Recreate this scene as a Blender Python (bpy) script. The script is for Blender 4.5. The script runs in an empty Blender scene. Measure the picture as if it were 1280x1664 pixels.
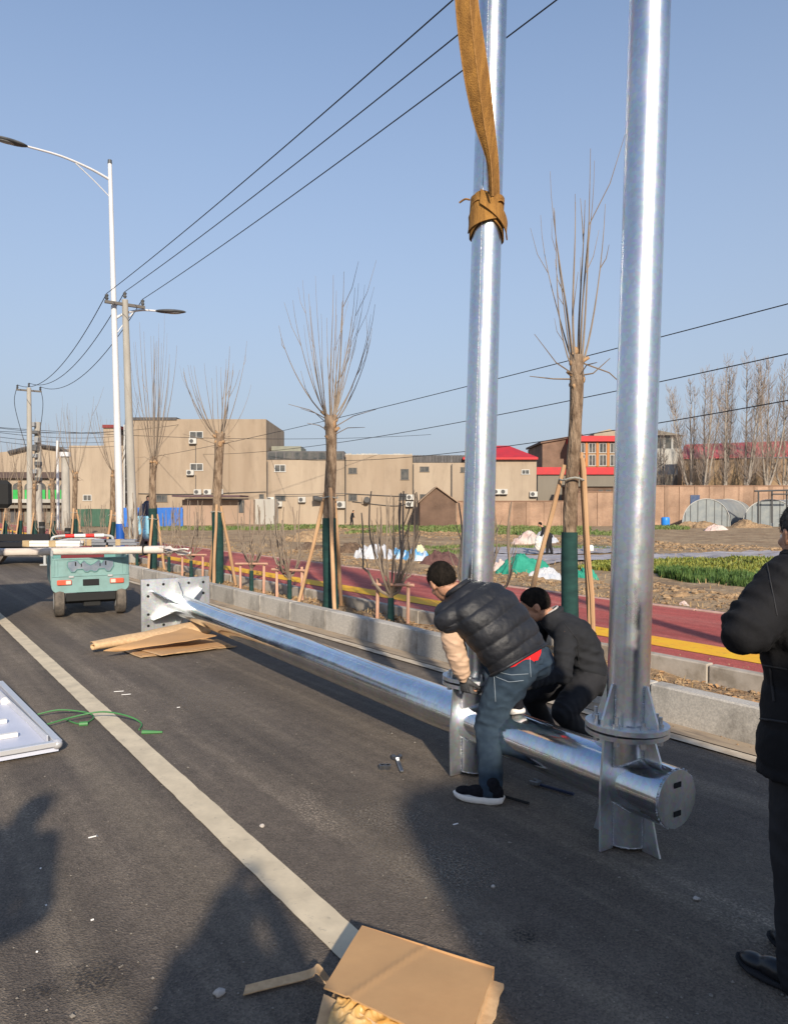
import bpy, math, random
import numpy as np
from mathutils import Vector, Matrix, noise as mnoise

random.seed(7)
R = math.radians
C = bpy.context.scene.collection
SC = bpy.context.scene

# ------------------------------------------------------------------ camera
FPX, PITCH, CAMZ = 1200.0, R(1.6), 1.65
CX, CY = 640.0, 823.0 + 1200.0 * math.tan(PITCH)
cam_data = bpy.data.cameras.new('camera')
cam_data.sensor_fit = 'HORIZONTAL'
cam_data.sensor_width = 36.0
cam_data.lens = FPX / 1280.0 * 36.0
cam_data.shift_y = (CY - 832.0) / 1280.0
cam_data.clip_start = 0.05
cam_data.clip_end = 6000.0
cam = bpy.data.objects.new('camera', cam_data)
cam.location = (0, 0, CAMZ)
cam.rotation_euler = (math.pi / 2 - PITCH, 0, 0)
C.objects.link(cam)
SC.camera = cam

# ------------------------------------------------------------------ sky and sun
SUN_EL, SUN_AZ = R(25.5), R(168.5)
world = bpy.data.worlds.new('World')
SC.world = world
world.use_nodes = True
wn = world.node_tree
wn.nodes.clear()
sky = wn.nodes.new('ShaderNodeTexSky')
sky.sky_type = 'NISHITA'
sky.sun_disc = False
sky.sun_elevation = SUN_EL
sky.sun_rotation = SUN_AZ
sky.altitude = 50
sky.air_density = 1.0
sky.dust_density = 1.0
sky.ozone_density = 3.0
bg = wn.nodes.new('ShaderNodeBackground')
bg.inputs['Strength'].default_value = 0.125
wo = wn.nodes.new('ShaderNodeOutputWorld')
# thin haze that whitens the sky towards the horizon, the same in every direction
wtc = wn.nodes.new('ShaderNodeTexCoord')
wsep = wn.nodes.new('ShaderNodeSeparateXYZ')
wmr = wn.nodes.new('ShaderNodeMapRange')
wmr.inputs[1].default_value = 0.0; wmr.inputs[2].default_value = 0.76
wmr.inputs[3].default_value = 1.0; wmr.inputs[4].default_value = 0.0
wmx = wn.nodes.new('ShaderNodeMix'); wmx.data_type = 'RGBA'
wmx.inputs[7].default_value = (2.12, 2.38, 2.85, 1)
wn.links.new(wtc.outputs['Generated'], wsep.inputs[0])
wn.links.new(wsep.outputs[2], wmr.inputs[0])
wn.links.new(wmr.outputs[0], wmx.inputs[0])
wn.links.new(sky.outputs[0], wmx.inputs[6])
wn.links.new(wmx.outputs[2], bg.inputs[0])
wn.links.new(bg.outputs[0], wo.inputs[0])

sun_data = bpy.data.lights.new('sun', 'SUN')
sun_data.energy = 3.5
sun_data.angle = R(1.2)
sun_data.color = (1.0, 0.88, 0.72)
sun = bpy.data.objects.new('sun', sun_data)
sdir = Vector((-math.sin(SUN_AZ) * math.cos(SUN_EL), -math.cos(SUN_AZ) * math.cos(SUN_EL), -math.sin(SUN_EL)))
sun.rotation_euler = sdir.to_track_quat('-Z', 'Y').to_euler()
sun.location = (6, -30, 16)
C.objects.link(sun)

SC.view_settings.view_transform = 'Standard'
SC.view_settings.look = 'None'
SC.view_settings.exposure = 0.68
SC.view_settings.gamma = 1.0
SC.view_settings.use_curve_mapping = False
SC.cycles.use_denoising = True
SC.cycles.max_bounces = 6
SC.cycles.diffuse_bounces = 3
SC.cycles.glossy_bounces = 4
SC.cycles.transparent_max_bounces = 8

# ------------------------------------------------------------------ places
def P(px, py, Y):
    """world point seen at pixel (px,py) of the photograph, at world depth Y"""
    x, yd = (px - CX) / FPX, (py - CY) / FPX
    d = Vector((x, math.cos(PITCH) - yd * math.sin(PITCH), -math.sin(PITCH) - yd * math.cos(PITCH)))
    k = Y / d.y
    return Vector((0, 0, CAMZ)) + d * k

def G(px, py, z=0.0):
    x, yd = (px - CX) / FPX, (py - CY) / FPX
    d = Vector((x, math.cos(PITCH) - yd * math.sin(PITCH), -math.sin(PITCH) - yd * math.cos(PITCH)))
    return Vector((0, 0, CAMZ)) + d * ((z - CAMZ) / d.z)

RA = R(35.5)
U = Vector((-math.sin(RA), math.cos(RA), 0))     # along the road
V = Vector((math.cos(RA), math.sin(RA), 0))      # across, towards the kerb
ROADROT = R(90) + RA
def ST(s, t, z=0.0):
    return Vector((U.x * s + V.x * t, U.y * s + V.y * t, z))
def toST(p):
    return (p.x * U.x + p.y * U.y, p.x * V.x + p.y * V.y)
FZ = -0.45                                        # level of the field

# ------------------------------------------------------------------ materials
MATS = {}
def nodes_of(m):
    m.use_nodes = True
    nt = m.node_tree
    return nt, nt.nodes['Principled BSDF']

def mat(name, col, rough=0.75, metal=0.0, col2=None, nscale=8.0, ndetail=4.0, lo=0.35, hi=0.65,
        bscale=0, bstr=0.3, bdist=0.01, spec=0.35, stretch=None, rand=0.0, rrange=None, alpha=None, trans=0.0):
    if name in MATS:
        return MATS[name]
    col = tuple(min(.85, c * 1.25) for c in col)
    if col2 is not None: col2 = tuple(min(.85, c * 1.25) for c in col2)
    m = bpy.data.materials.new(name)
    nt, b = nodes_of(m)
    N, L = nt.nodes, nt.links
    b.inputs['Base Color'].default_value = (*col, 1)
    b.inputs['Roughness'].default_value = rough
    b.inputs['Metallic'].default_value = metal
    b.inputs['Specular IOR Level'].default_value = spec
    if trans:
        b.inputs['Transmission Weight'].default_value = trans
    tc = N.new('ShaderNodeTexCoord')
    src = tc.outputs['Object']
    if stretch:
        mp = N.new('ShaderNodeMapping')
        mp.inputs['Scale'].default_value = stretch
        L.new(src, mp.inputs[0]); src = mp.outputs[0]
    colout = None
    if col2 is not None:
        nz = N.new('ShaderNodeTexNoise')
        nz.inputs['Scale'].default_value = nscale
        nz.inputs['Detail'].default_value = ndetail
        nz.inputs['Roughness'].default_value = 0.6
        L.new(src, nz.inputs['Vector'])
        rp = N.new('ShaderNodeValToRGB')
        rp.color_ramp.elements[0].position = lo
        rp.color_ramp.elements[1].position = hi
        rp.color_ramp.elements[0].color = (*col, 1)
        rp.color_ramp.elements[1].color = (*col2, 1)
        L.new(nz.outputs[0], rp.inputs[0])
        colout = rp.outputs[0]
        if rrange:
            mr = N.new('ShaderNodeMapRange')
            mr.inputs[1].default_value = lo; mr.inputs[2].default_value = hi
            mr.inputs[3].default_value = rrange[0]; mr.inputs[4].default_value = rrange[1]
            L.new(nz.outputs[0], mr.inputs[0]); L.new(mr.outputs[0], b.inputs['Roughness'])
    if rand:
        oi = N.new('ShaderNodeObjectInfo')
        mr = N.new('ShaderNodeMapRange')
        mr.inputs[3].default_value = 1 - rand; mr.inputs[4].default_value = 1 + rand
        L.new(oi.outputs['Random'], mr.inputs[0])
        mx = N.new('ShaderNodeMix'); mx.data_type = 'RGBA'; mx.blend_type = 'MULTIPLY'
        mx.inputs[0].default_value = 1
        if colout is not None: L.new(colout, mx.inputs[6])
        else: mx.inputs[6].default_value = (*col, 1)
        L.new(mr.outputs[0], mx.inputs[7])
        colout = mx.outputs[2]
    if colout is not None:
        L.new(colout, b.inputs['Base Color'])
    if bscale:
        n2 = N.new('ShaderNodeTexNoise')
        n2.inputs['Scale'].default_value = bscale
        n2.inputs['Detail'].default_value = 5
        L.new(src, n2.inputs['Vector'])
        bp = N.new('ShaderNodeBump')
        bp.inputs['Strength'].default_value = bstr
        bp.inputs['Distance'].default_value = bdist
        L.new(n2.outputs[0], bp.inputs['Height'])
        L.new(bp.outputs[0], b.inputs['Normal'])
    if alpha is not None:
        b.inputs['Alpha'].default_value = alpha
    MATS[name] = m
    return m

# ------------------------------------------------------------------ mesh builder
class MB:
    def __init__(s):
        s.v, s.f = [], []
    def add(s, vs, fs):
        n = len(s.v)
        s.v.extend([tuple(p) for p in vs])
        s.f.extend([tuple(i + n for i in f) for f in fs])
        return s
    def box(s, c, size, rz=0.0, M=None, bev=0.0):
        hx, hy, hz = size[0] / 2, size[1] / 2, size[2] / 2
        if M is None:
            M = Matrix.Rotation(rz, 3, 'Z')
        c = Vector(c)
        if bev <= 0:
            vs = [c + M @ Vector((x * hx, y * hy, z * hz)) for x in (-1, 1) for y in (-1, 1) for z in (-1, 1)]
            fs = [(0, 1, 3, 2), (4, 6, 7, 5), (0, 4, 5, 1), (2, 3, 7, 6), (0, 2, 6, 4), (1, 5, 7, 3)]
            return s.add(vs, fs)
        b = min(bev, hx * .9, hy * .9, hz * .9)
        vs, fs, idx = [], [], {}
        for x in (-1, 1):
            for y in (-1, 1):
                for z in (-1, 1):
                    for ax in range(3):
                        p = [x * (hx - b), y * (hy - b), z * (hz - b)]
                        p[ax] = (x * hx, y * hy, z * hz)[ax]
                        idx[(x, y, z, ax)] = len(vs)
                        vs.append(c + M @ Vector(p))
        I = idx
        for ax in range(3):
            o1, o2 = [(1, 2), (2, 0), (0, 1)][ax]
            for sg in (-1, 1):
                q = []
                for a_, b_ in ((-1, -1), (1, -1), (1, 1), (-1, 1)):
                    k = [0, 0, 0]; k[ax] = sg; k[o1] = a_; k[o2] = b_
                    q.append(I[(k[0], k[1], k[2], ax)])
                fs.append(tuple(q) if sg > 0 else tuple(q[::-1]))
        for ax in range(3):
            o1, o2 = [(1, 2), (2, 0), (0, 1)][ax]
            for a_ in (-1, 1):
                for b_ in (-1, 1):
                    k0 = [0, 0, 0]; k1 = [0, 0, 0]
                    k0[ax] = -1; k1[ax] = 1
                    for k in (k0, k1):
                        k[o1] = a_; k[o2] = b_
                    q = (I[(*k0, o1)], I[(*k1, o1)], I[(*k1, o2)], I[(*k0, o2)])
                    fs.append(q if a_ * b_ > 0 else q[::-1])
        for x in (-1, 1):
            for y in (-1, 1):
                for z in (-1, 1):
                    t = (I[(x, y, z, 0)], I[(x, y, z, 1)], I[(x, y, z, 2)])
                    fs.append(t if x * y * z > 0 else t[::-1])
        return s.add(vs, fs)
    def cyl(s, p0, p1, r0, r1=None, n=12, caps=True):
        return s.tube([p0, p1], [r0, r0 if r1 is None else r1], n, caps)
    def tube(s, pts, rad, n=8, caps=True, flat=None):
        pts = [Vector(p) for p in pts]
        if not hasattr(rad, '__len__'):
            rad = [rad] * len(pts)
        vs, fs = [], []
        d0 = (pts[1] - pts[0]).normalized()
        ref = Vector((0, 0, 1)) if abs(d0.z) < 0.9 else Vector((1, 0, 0))
        a = d0.cross(ref).normalized()
        for i, p in enumerate(pts):
            if i == 0: d = pts[1] - p
            elif i == len(pts) - 1: d = p - pts[i - 1]
            else: d = (pts[i + 1] - pts[i - 1])
            if d.length < 1e-9: d = d0
            d = d.normalized()
            a = (a - d * a.dot(d))
            if a.length < 1e-6: a = d.orthogonal()
            a = a.normalized()
            b = d.cross(a)
            for k in range(n):
                w = 2 * math.pi * k / n
                vs.append(p + (a * math.cos(w) + b * math.sin(w)) * rad[i])
        m = len(pts)
        for i in range(m - 1):
            for k in range(n):
                k2 = (k + 1) % n
                fs.append((i * n + k, i * n + k2, (i + 1) * n + k2, (i + 1) * n + k))
        if caps:
            fs.append(tuple(range(n))[::-1])
            fs.append(tuple(range((m - 1) * n, m * n)))
        return s.add(vs, fs)
    def prism(s, poly, d):
        """closed planar polygon poly (3d points) extruded by vector d"""
        poly = [Vector(p) for p in poly]; d = Vector(d)
        n = len(poly)
        vs = poly + [p + d for p in poly]
        nrm = Vector((0, 0, 0))
        for i in range(n):
            nrm += poly[i].cross(poly[(i + 1) % n])
        fs = [tuple(range(n)), tuple(range(n, 2 * n))[::-1]] + [((i + 1) % n, i, n + i, n + (i + 1) % n) for i in range(n)]
        if nrm.dot(d) > 0:
            fs = [f[::-1] for f in fs]
        return s.add(vs, fs)
    def ring_disc(s, c, ax, r, th, n=32):
        c = Vector(c); ax = Vector(ax).normalized()
        return s.cyl(c - ax * th / 2, c + ax * th / 2, r, r, n)
    def ball(s, c, r, nu=12, nv=8, M=None):
        c = Vector(c)
        rr = r if hasattr(r, '__len__') else (r, r, r)
        vs, fs = [], []
        for j in range(nv + 1):
            th = math.pi * j / nv
            for i in range(nu):
                ph = 2 * math.pi * i / nu
                p = Vector((rr[0] * math.sin(th) * math.cos(ph), rr[1] * math.sin(th) * math.sin(ph), rr[2] * math.cos(th)))
                vs.append(c + (M @ p if M is not None else p))
        for j in range(nv):
            for i in range(nu):
                i2 = (i + 1) % nu
                fs.append((j * nu + i, (j + 1) * nu + i, (j + 1) * nu + i2, j * nu + i2))
        return s.add(vs, fs)
    def loft(s, rings, caps=True):
        n = len(rings[0]); vs = []; fs = []
        for r in rings: vs.extend(r)
        for i in range(len(rings) - 1):
            for k in range(n):
                k2 = (k + 1) % n
                fs.append((i * n + k, i * n + k2, (i + 1) * n + k2, (i + 1) * n + k))
        if caps:
            fs.append(tuple(range(n))[::-1]); m = len(rings)
            fs.append(tuple(range((m - 1) * n, m * n)))
        return s.add(vs, fs)
    def grid(s, fn, us, vs_):
        vs = [fn(u, v) for v in vs_ for u in us]
        n = len(us)
        fs = [(j * n + i, j * n + i + 1, (j + 1) * n + i + 1, (j + 1) * n + i) for j in range(len(vs_) - 1) for i in range(n - 1)]
        return s.add(vs, fs)
    def build(s, name, m, parent=None, base=None, smooth=False, local=False, sharp=35):
        o0 = Vector((0, 0, 0))
        if parent is not None and not local:
            q = parent
            while q is not None:
                o0 = o0 + Vector(q.location); q = q.parent
        elif base is not None:
            o0 = Vector(base)
        me = bpy.data.meshes.new(name)
        arr = [(p[0] - o0.x, p[1] - o0.y, p[2] - o0.z) for p in s.v]
        me.from_pydata(arr, [], s.f)
        if smooth:
            me.shade_smooth()
            if sharp and len(s.f) < 60000:
                me.set_sharp_from_angle(angle=R(sharp))
        me.materials.append(m)
        o = bpy.data.objects.new(name, me)
        C.objects.link(o)
        if parent is not None:
            o.parent = parent
        elif base is not None:
            o.location = base
        return o

def thing(name, label, cat, loc=(0, 0, 0), rz=0.0, group=None):
    o = bpy.data.objects.new(name, None)
    o.empty_display_size = 0.2
    o.location = loc; o.rotation_euler = (0, 0, rz)
    C.objects.link(o)
    o['label'] = label; o['category'] = cat
    if group: o['group'] = group
    return o
def tag(o, label, cat, group=None):
    o['label'] = label; o['category'] = cat
    if group: o['group'] = group
    return o
def setting(o):
    o['kind'] = 'structure'; return o
def stuff(o, label=None, cat=None):
    o['kind'] = 'stuff'
    if label: o['label'] = label
    if cat: o['category'] = cat
    return o
def inst(o, parent, loc, rot=None, scale=None):
    c = o.copy(); C.objects.link(c); c.parent = parent; c.location = loc
    if rot is not None: c.rotation_euler = rot
    if scale is not None: c.scale = scale
    return c

def nz3(p, sc, seed=0.0):
    return mnoise.noise(Vector((p[0] * sc + seed * 13.7, p[1] * sc - seed * 7.1, p[2] * sc + seed * 3.3)))
def fb(p, sc, oct=3, seed=0.0):
    a, w, f = 0.0, 1.0, sc
    for _ in range(oct):
        a += w * nz3(p, f, seed); w *= 0.5; f *= 2.1
    return a
def rnd(a, b): return random.uniform(a, b)
# ================================================================== ground, road, path
def road_mat(name, base, light, dark):
    m = bpy.data.materials.new(name)
    nt, b = nodes_of(m)
    N, L = nt.nodes, nt.links
    tc = N.new('ShaderNodeTexCoord')
    def noise(scale, detail=4, st=None, rough=.6):
        src = tc.outputs['Object']
        if st:
            mp = N.new('ShaderNodeMapping'); mp.inputs['Scale'].default_value = st
            L.new(src, mp.inputs[0]); src = mp.outputs[0]
        n = N.new('ShaderNodeTexNoise'); n.inputs['Scale'].default_value = scale
        n.inputs['Detail'].default_value = detail; n.inputs['Roughness'].default_value = rough
        L.new(src, n.inputs['Vector']); return n.outputs[0]
    def ramp(src, a, c0, c, c1):
        r = N.new('ShaderNodeValToRGB')
        r.color_ramp.elements[0].position = a; r.color_ramp.elements[1].position = c
        r.color_ramp.elements[0].color = (*c0, 1); r.color_ramp.elements[1].color = (*c1, 1)
        L.new(src, r.inputs[0]); return r.outputs[0]
    def mix(bt, fac, A, B):
        x = N.new('ShaderNodeMix'); x.data_type = 'RGBA'; x.blend_type = bt
        if isinstance(fac, (int, float)): x.inputs[0].default_value = fac
        else: L.new(fac, x.inputs[0])
        for i, q in ((6, A), (7, B)):
            if isinstance(q, tuple): x.inputs[i].default_value = (*q, 1)
            else: L.new(q, x.inputs[i])
        return x.outputs[2]
    g = (0, 0, 0); w = (1, 1, 1)
    col = mix('MIX', ramp(noise(.55, 4), .32, g, .68, w), base, dark)
    # tyre streaks running along the road
    st = ramp(noise(1.3, 6, (.07, 2.6, 1)), .46, g, .66, (.9,) * 3)
    col = mix('MIX', st, col, light)
    # dusty patches broken up by stone grain
    pt = ramp(noise(.9, 6, (.35, 1.5, 1), .7), .56, g, .70, w)
    gr = ramp(noise(70, 2), .46, g, .62, w)
    both = mix('MULTIPLY', 1.0, pt, gr)
    col = mix('MIX', both, col, tuple(c * 1.9 for c in light))
    # darker rolled tracks and faint mottling
    col = mix('MULTIPLY', .55, col, ramp(noise(2.1, 5, (.05, 1.1, 1)), .36, (.62,) * 3, .58, w))
    col = mix('MULTIPLY', .45, col, ramp(noise(9, 5), .34, (.72,) * 3, .62, (1.15,) * 3))
    # aggregate
    vo = N.new('ShaderNodeTexVoronoi'); vo.inputs['Scale'].default_value = 135
    L.new(tc.outputs['Object'], vo.inputs['Vector'])
    col = mix('MULTIPLY', .75, col, ramp(vo.outputs['Color'], .0, (.48,) * 3, 1.0, (1.56,) * 3))
    sp = N.new('ShaderNodeTexVoronoi'); sp.inputs['Scale'].default_value = 26
    L.new(tc.outputs['Object'], sp.inputs['Vector'])
    col = mix('MIX', ramp(sp.outputs['Distance'], .055, (.5,) * 3, .075, g), col, tuple(c * 2.6 for c in light))
    L.new(col, b.inputs['Base Color'])
    b.inputs['Roughness'].default_value = .82
    b.inputs['Specular IOR Level'].default_value = .35
    bp = N.new('ShaderNodeBump'); bp.inputs['Strength'].default_value = .55; bp.inputs['Distance'].default_value = .006
    L.new(vo.outputs['Distance'], bp.inputs['Height']); L.new(bp.outputs[0], b.inputs['Normal'])
    return m

M_asphalt = road_mat('asphalt', (.148, .119, .091), (.205, .166, .124), (.112, .091, .073))
M_red = road_mat('red_asphalt', (.46, .100, .080), (.47, .150, .120), (.36, .075, .062))
M_cream = mat('cream_paint', (.56, .47, .33), .7, col2=(.44, .37, .26), nscale=5, bscale=60, bstr=.2, bdist=.004)
def speckle(m, scale, lo, hi, c, amt, st=None):
    nt = m.node_tree; N, L = nt.nodes, nt.links; b = N['Principled BSDF']
    src = b.inputs['Base Color'].links[0].from_socket
    tc = N.new('ShaderNodeTexCoord'); v = tc.outputs['Object']
    if st:
        mp = N.new('ShaderNodeMapping'); mp.inputs['Scale'].default_value = st; L.new(v, mp.inputs[0]); v = mp.outputs[0]
    nz = N.new('ShaderNodeTexNoise'); nz.inputs['Scale'].default_value = scale; nz.inputs['Detail'].default_value = 8; nz.inputs['Roughness'].default_value = .7
    L.new(v, nz.inputs['Vector'])
    r = N.new('ShaderNodeMapRange'); r.inputs[1].default_value = lo; r.inputs[2].default_value = hi; r.inputs[4].default_value = amt
    L.new(nz.outputs[0], r.inputs[0])
    mx = N.new('ShaderNodeMix'); mx.data_type = 'RGBA'; mx.inputs[7].default_value = (*c, 1)
    L.new(r.outputs[0], mx.inputs[0]); L.new(src, mx.inputs[6]); L.new(mx.outputs[2], b.inputs['Base Color'])
speckle(M_cream, 16, .58, .72, (.24, .205, .16), .6)
M_edgepaint = mat('dusty_white_paint', (.52, .45, .35), .8, col2=(.34, .27, .19), nscale=6, bscale=60, bstr=.2, bdist=.004)
M_yellow = mat('yellow_path_paint', (.80, .40, .012), .75, col2=(.68, .31, .02), nscale=4, bscale=70, bstr=.3, bdist=.004)
M_granite = mat('kerb_granite', (.30, .28, .25), .85, col2=(.42, .39, .34), nscale=90, ndetail=2, bscale=40, bstr=.4, bdist=.004, rand=.14)
speckle(M_granite, 2.2, .46, .66, (.13, .118, .10), .75, (1, 1, .6))
M_concrete = mat('edging_concrete', (.36, .32, .27), .9, col2=(.27, .235, .19), nscale=6, bscale=40, bstr=.4, bdist=.005, rand=.10)
M_soil = mat('strip_soil', (.165, .105, .060), .95, col2=(.34, .235, .135), nscale=6, ndetail=8, bscale=30, bstr=.9, bdist=.03)
speckle(M_concrete, 3, .5, .68, (.17, .14, .105), .7)
speckle(M_yellow, 10, .56, .68, (.30, .12, .05), .6)
M_gutter = mat('gutter_sand', (.30, .235, .165), .95, col2=(.13, .105, .085), nscale=3.5, ndetail=7, lo=.5, hi=.72, bscale=60, bstr=.4, bdist=.004, stretch=(.5, 3, 1))
M_field = mat('field_soil', (.175, .115, .066), .97, col2=(.31, .225, .135), nscale=1.1, ndetail=10, bscale=6, bstr=1.0, bdist=.08)
M_far = mat('far_ground', (.20, .16, .11), .97, col2=(.14, .13, .08), nscale=.02, ndetail=6)

def sheet(name, m, s0, s1, t0, t1, z, ns=1):
    mb = MB()
    ss = [s0 + (s1 - s0) * i / ns for i in range(ns + 1)]
    mb.grid(lambda a, b_: Vector((a, -b_, 0)), ss, [t1, t0])
    o = mb.build(name, m, local=True)
    o.location = (0, 0, z); o.rotation_euler = (0, 0, ROADROT - R(.0))
    return setting(o)
ROADROT = R(90) + RA
mb = MB()
ring = [(0, 1)]
rr = [0, 60, 200, 800, 5000]
mb.grid(lambda a, b_: Vector((a, b_, 0)), [-5000, -800, -200, -60, 0, 60, 200, 800, 5000], [-5000, -800, -200, -60, 0, 60, 200, 800, 5000])
o = mb.build('ground', M_far); o.location = (0, 0, -0.62); setting(o)

sheet('road', M_asphalt, -60, 260, -14, 4.94, 0.0)
sheet('gutter', M_gutter, -40, 160, 4.74, 4.94, 0.008)
sheet('road_edge_line', M_edgepaint, -40, 160, 4.60, 4.71, 0.012)
# the lane line, laid a little off the kerb's direction as in the photo
a, b_ = G(600, 1567), G(0, 1005)
dl = (b_ - a).normalized(); nl = Vector((dl.y, -dl.x, 0))
mb = MB()
for k in range(60):
    p = a + dl * (-6 + k * 1.0); q = a + dl * (-6 + (k + 1) * 1.0)
    for j in range(16):
        p2, q2 = p.lerp(q, j / 16), p.lerp(q, (j + 1) / 16)
        def ed(x, sd): return .075 + .0035 * nz3((x * 9, sd, 0), 1, 3) + .003 * nz3((x * 40, sd, 0), 1, 5)
        x0, x1 = k + j / 16, k + (j + 1) / 16
        mb.add([p2 - nl * ed(x0, 1), p2 + nl * ed(x0, 7), q2 + nl * ed(x1, 7), q2 - nl * ed(x1, 1)], [(0, 1, 2, 3)])
o = mb.build('lane_line', M_cream); o.location = (0, 0, .005); setting(o)
sheet('red_path', M_red, -40, 160, 5.84, 8.70, 0.300)
sheet('path_yellow_line', M_yellow, -40, 160, 6.20, 6.63, 0.305)

# oil stains and dust, plus patches painting light and shade on the asphalt
def road_patch(name, c, r, dark, amt=.75):
    m = bpy.data.materials.new(name); nt, b = nodes_of(m); N, L = nt.nodes, nt.links
    b.inputs['Base Color'].default_value = (*dark, 1); b.inputs['Roughness'].default_value = .7
    tc = N.new('ShaderNodeTexCoord'); gr = N.new('ShaderNodeTexGradient'); gr.gradient_type = 'SPHERICAL'
    mp = N.new('ShaderNodeMapping'); mp.inputs['Scale'].default_value = (1 / r, 1 / r, 1)
    nz = N.new('ShaderNodeTexNoise'); nz.inputs['Scale'].default_value = 9; nz.inputs['Detail'].default_value = 6
    L.new(tc.outputs['Object'], mp.inputs[0]); L.new(mp.outputs[0], gr.inputs[0]); L.new(tc.outputs['Object'], nz.inputs['Vector'])
    mm = N.new('ShaderNodeMath'); mm.operation = 'MULTIPLY'; L.new(gr.outputs['Fac'], mm.inputs[0]); L.new(nz.outputs[0], mm.inputs[1])
    mr = N.new('ShaderNodeMapRange'); mr.inputs[1].default_value = .05; mr.inputs[2].default_value = .40; mr.inputs[4].default_value = amt
    n3 = N.new('ShaderNodeTexNoise'); n3.inputs['Scale'].default_value = 75; n3.inputs['Detail'].default_value = 3
    L.new(tc.outputs['Object'], n3.inputs['Vector'])
    m3 = N.new('ShaderNodeMapRange'); m3.inputs[1].default_value = .42; m3.inputs[2].default_value = .62
    m4 = N.new('ShaderNodeMath'); m4.operation = 'MULTIPLY'
    L.new(mm.outputs[0], mr.inputs[0]); L.new(n3.outputs[0], m3.inputs[0]); L.new(mr.outputs[0], m4.inputs[0]); L.new(m3.outputs[0], m4.inputs[1]); L.new(m4.outputs[0], b.inputs['Alpha'])
    mb = MB(); mb.add([(r * math.cos(.3 * k), r * math.sin(.3 * k) * .8, 0) for k in range(21)], [tuple(range(21))])
    o = mb.build(name, m); o.location = (c.x, c.y, .0042); return setting(o)
road_patch('oil_and_shade_patch', G(155, 1590), .16, (.03, .026, .024)); road_patch('oil_and_shade_patch', G(70, 1610), .07, (.03, .026, .024)); road_patch('oil_and_shade_patch', G(850, 1520), .10, (.025, .022, .02))
road_patch('dust_and_light_patch', G(690, 1410), .50, (.30, .25, .19), .6); road_patch('dust_and_light_patch', G(620, 1330), .45, (.30, .25, .19), .6); road_patch('dust_and_light_patch', G(330, 1135), .55, (.28, .23, .18), .5); road_patch('oil_and_shade_patch', G(95, 940), .5, (.03, .028, .026))  # first two paint pole-thrown light, third is dust, dark one paints truck shade

# kerb: bedding with each granite stone on it
kerb = MB()
kerb.box((0, 0, 0), (1, 1, 1))
kb = MB().box(ST(60, 5.02, .05), (200, .10, .30), ROADROT).build('kerb', M_concrete)
setting(kb)
me = MB().box((0, 0, 0), (.992, .145, .285), bev=.012).build('kerb_stone', M_granite, kb, local=True)
me.location = ST(-8, 5.012, .130); me.rotation_euler = (0, 0, ROADROT)
for i in range(1, 84):
    inst(me, kb, ST(-8 + i, 5.012 + rnd(-.004, .004), .130 + rnd(-.005, .005)), (0, 0, ROADROT + rnd(-.003, .003)))
eb = MB().box(ST(60, 5.79, .12), (200, .06, .32), ROADROT).build('path_edging', M_concrete)
setting(eb)
me = MB().box((0, 0, 0), (.988, .10, .36), bev=.01).build('edging_stone', M_concrete, eb, local=True)
me.location = ST(-8, 5.79, .135); me.rotation_euler = (0, 0, ROADROT)
for i in range(1, 70):
    inst(me, eb, ST(-8 + i, 5.79 + rnd(-.004, .004), .135 + rnd(-.006, .006)), (0, 0, ROADROT + rnd(-.003, .003)))
eb2 = MB().box(ST(60, 8.75, .0), (200, .05, .5), ROADROT).build('path_far_edging', M_concrete)
setting(eb2)
me2 = MB().box((0, 0, 0), (.988, .09, .36), bev=.01).build('edging_stone', mat('pinkish_edging', (.42, .27, .22), .9, col2=(.34, .21, .17), nscale=6, rand=.1), eb2, local=True)
me2.location = ST(-8, 8.75, .135); me2.rotation_euler = (0, 0, ROADROT)
for i in range(1, 70):
    inst(me2, eb2, ST(-8 + i, 8.75, .135 + rnd(-.006, .006)), (0, 0, ROADROT + rnd(-.003, .003)))

# planting strip
def zstrip(s, t):
    return .17 + .05 * fb((s, t, 0), 1.3, 3, 2) + .025 * fb((s, t, 0), 7, 2, 5)
mb = MB()
ss = [-8 + .11 * i for i in range(420)] + [38.4 + .8 * i for i in range(90)]
tt = [5.08, 5.16, 5.25, 5.34, 5.43, 5.52, 5.61, 5.70, 5.745]
mb.grid(lambda s, t: ST(s, t, zstrip(s, t)), ss, tt[::-1])
setting(mb.build('planting_strip', M_soil, smooth=True, sharp=0))

def sstep(x): x = max(0, min(1, x)); return x * x * (3 - 2 * x)
def zfield(s, t):
    k = sstep((t - 9.0) / 3.0)
    z = .27 * (1 - k) + FZ * k
    z += (.05 + .05 * k) * fb((s, t, 0), .45, 4, 1) + .035 * fb((s, t, 1), 2.6, 3, 3) * min(1, 8 / max(1, math.hypot(s, t) - 8) + .25)
    # low rough bank of dug soil behind the path on the right
    z += .16 * math.exp(-((t - 15.2) / .8) ** 2) * (.7 + .6 * fb((s, t, 0), 1.2, 3, 8))
    z += .30 * math.exp(-((t - 33.5) / 2.0) ** 2) * (.6 + .5 * fb((s, t, 0), .4, 3, 9))
    return z
def spaced(a, b, d0, grow):
    out = [a]; d = d0
    while out[-1] < b:
        out.append(out[-1] + d); d *= grow
    return out
tt = spaced(8.79, 112, .10, 1.022)
ss = [-v for v in spaced(0, 30, .3, 1.05)[:0:-1]] + spaced(0, 140, .14, 1.012)
mb = MB()
mb.grid(lambda s, t: ST(s, t, zfield(s, t)), ss, tt[::-1])
setting(mb.build('field', M_field, smooth=True, sharp=0))
def onfield(px, py):
    """point of the field seen at a pixel (a few steps towards the uneven surface)"""
    z = FZ
    for _ in range(6):
        p = G(px, py, z); z = .5 * z + .5 * zfield(*toST(p))
    p = G(px, py, z)
    return Vector((p.x, p.y, zfield(*toST(p))))
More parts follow.
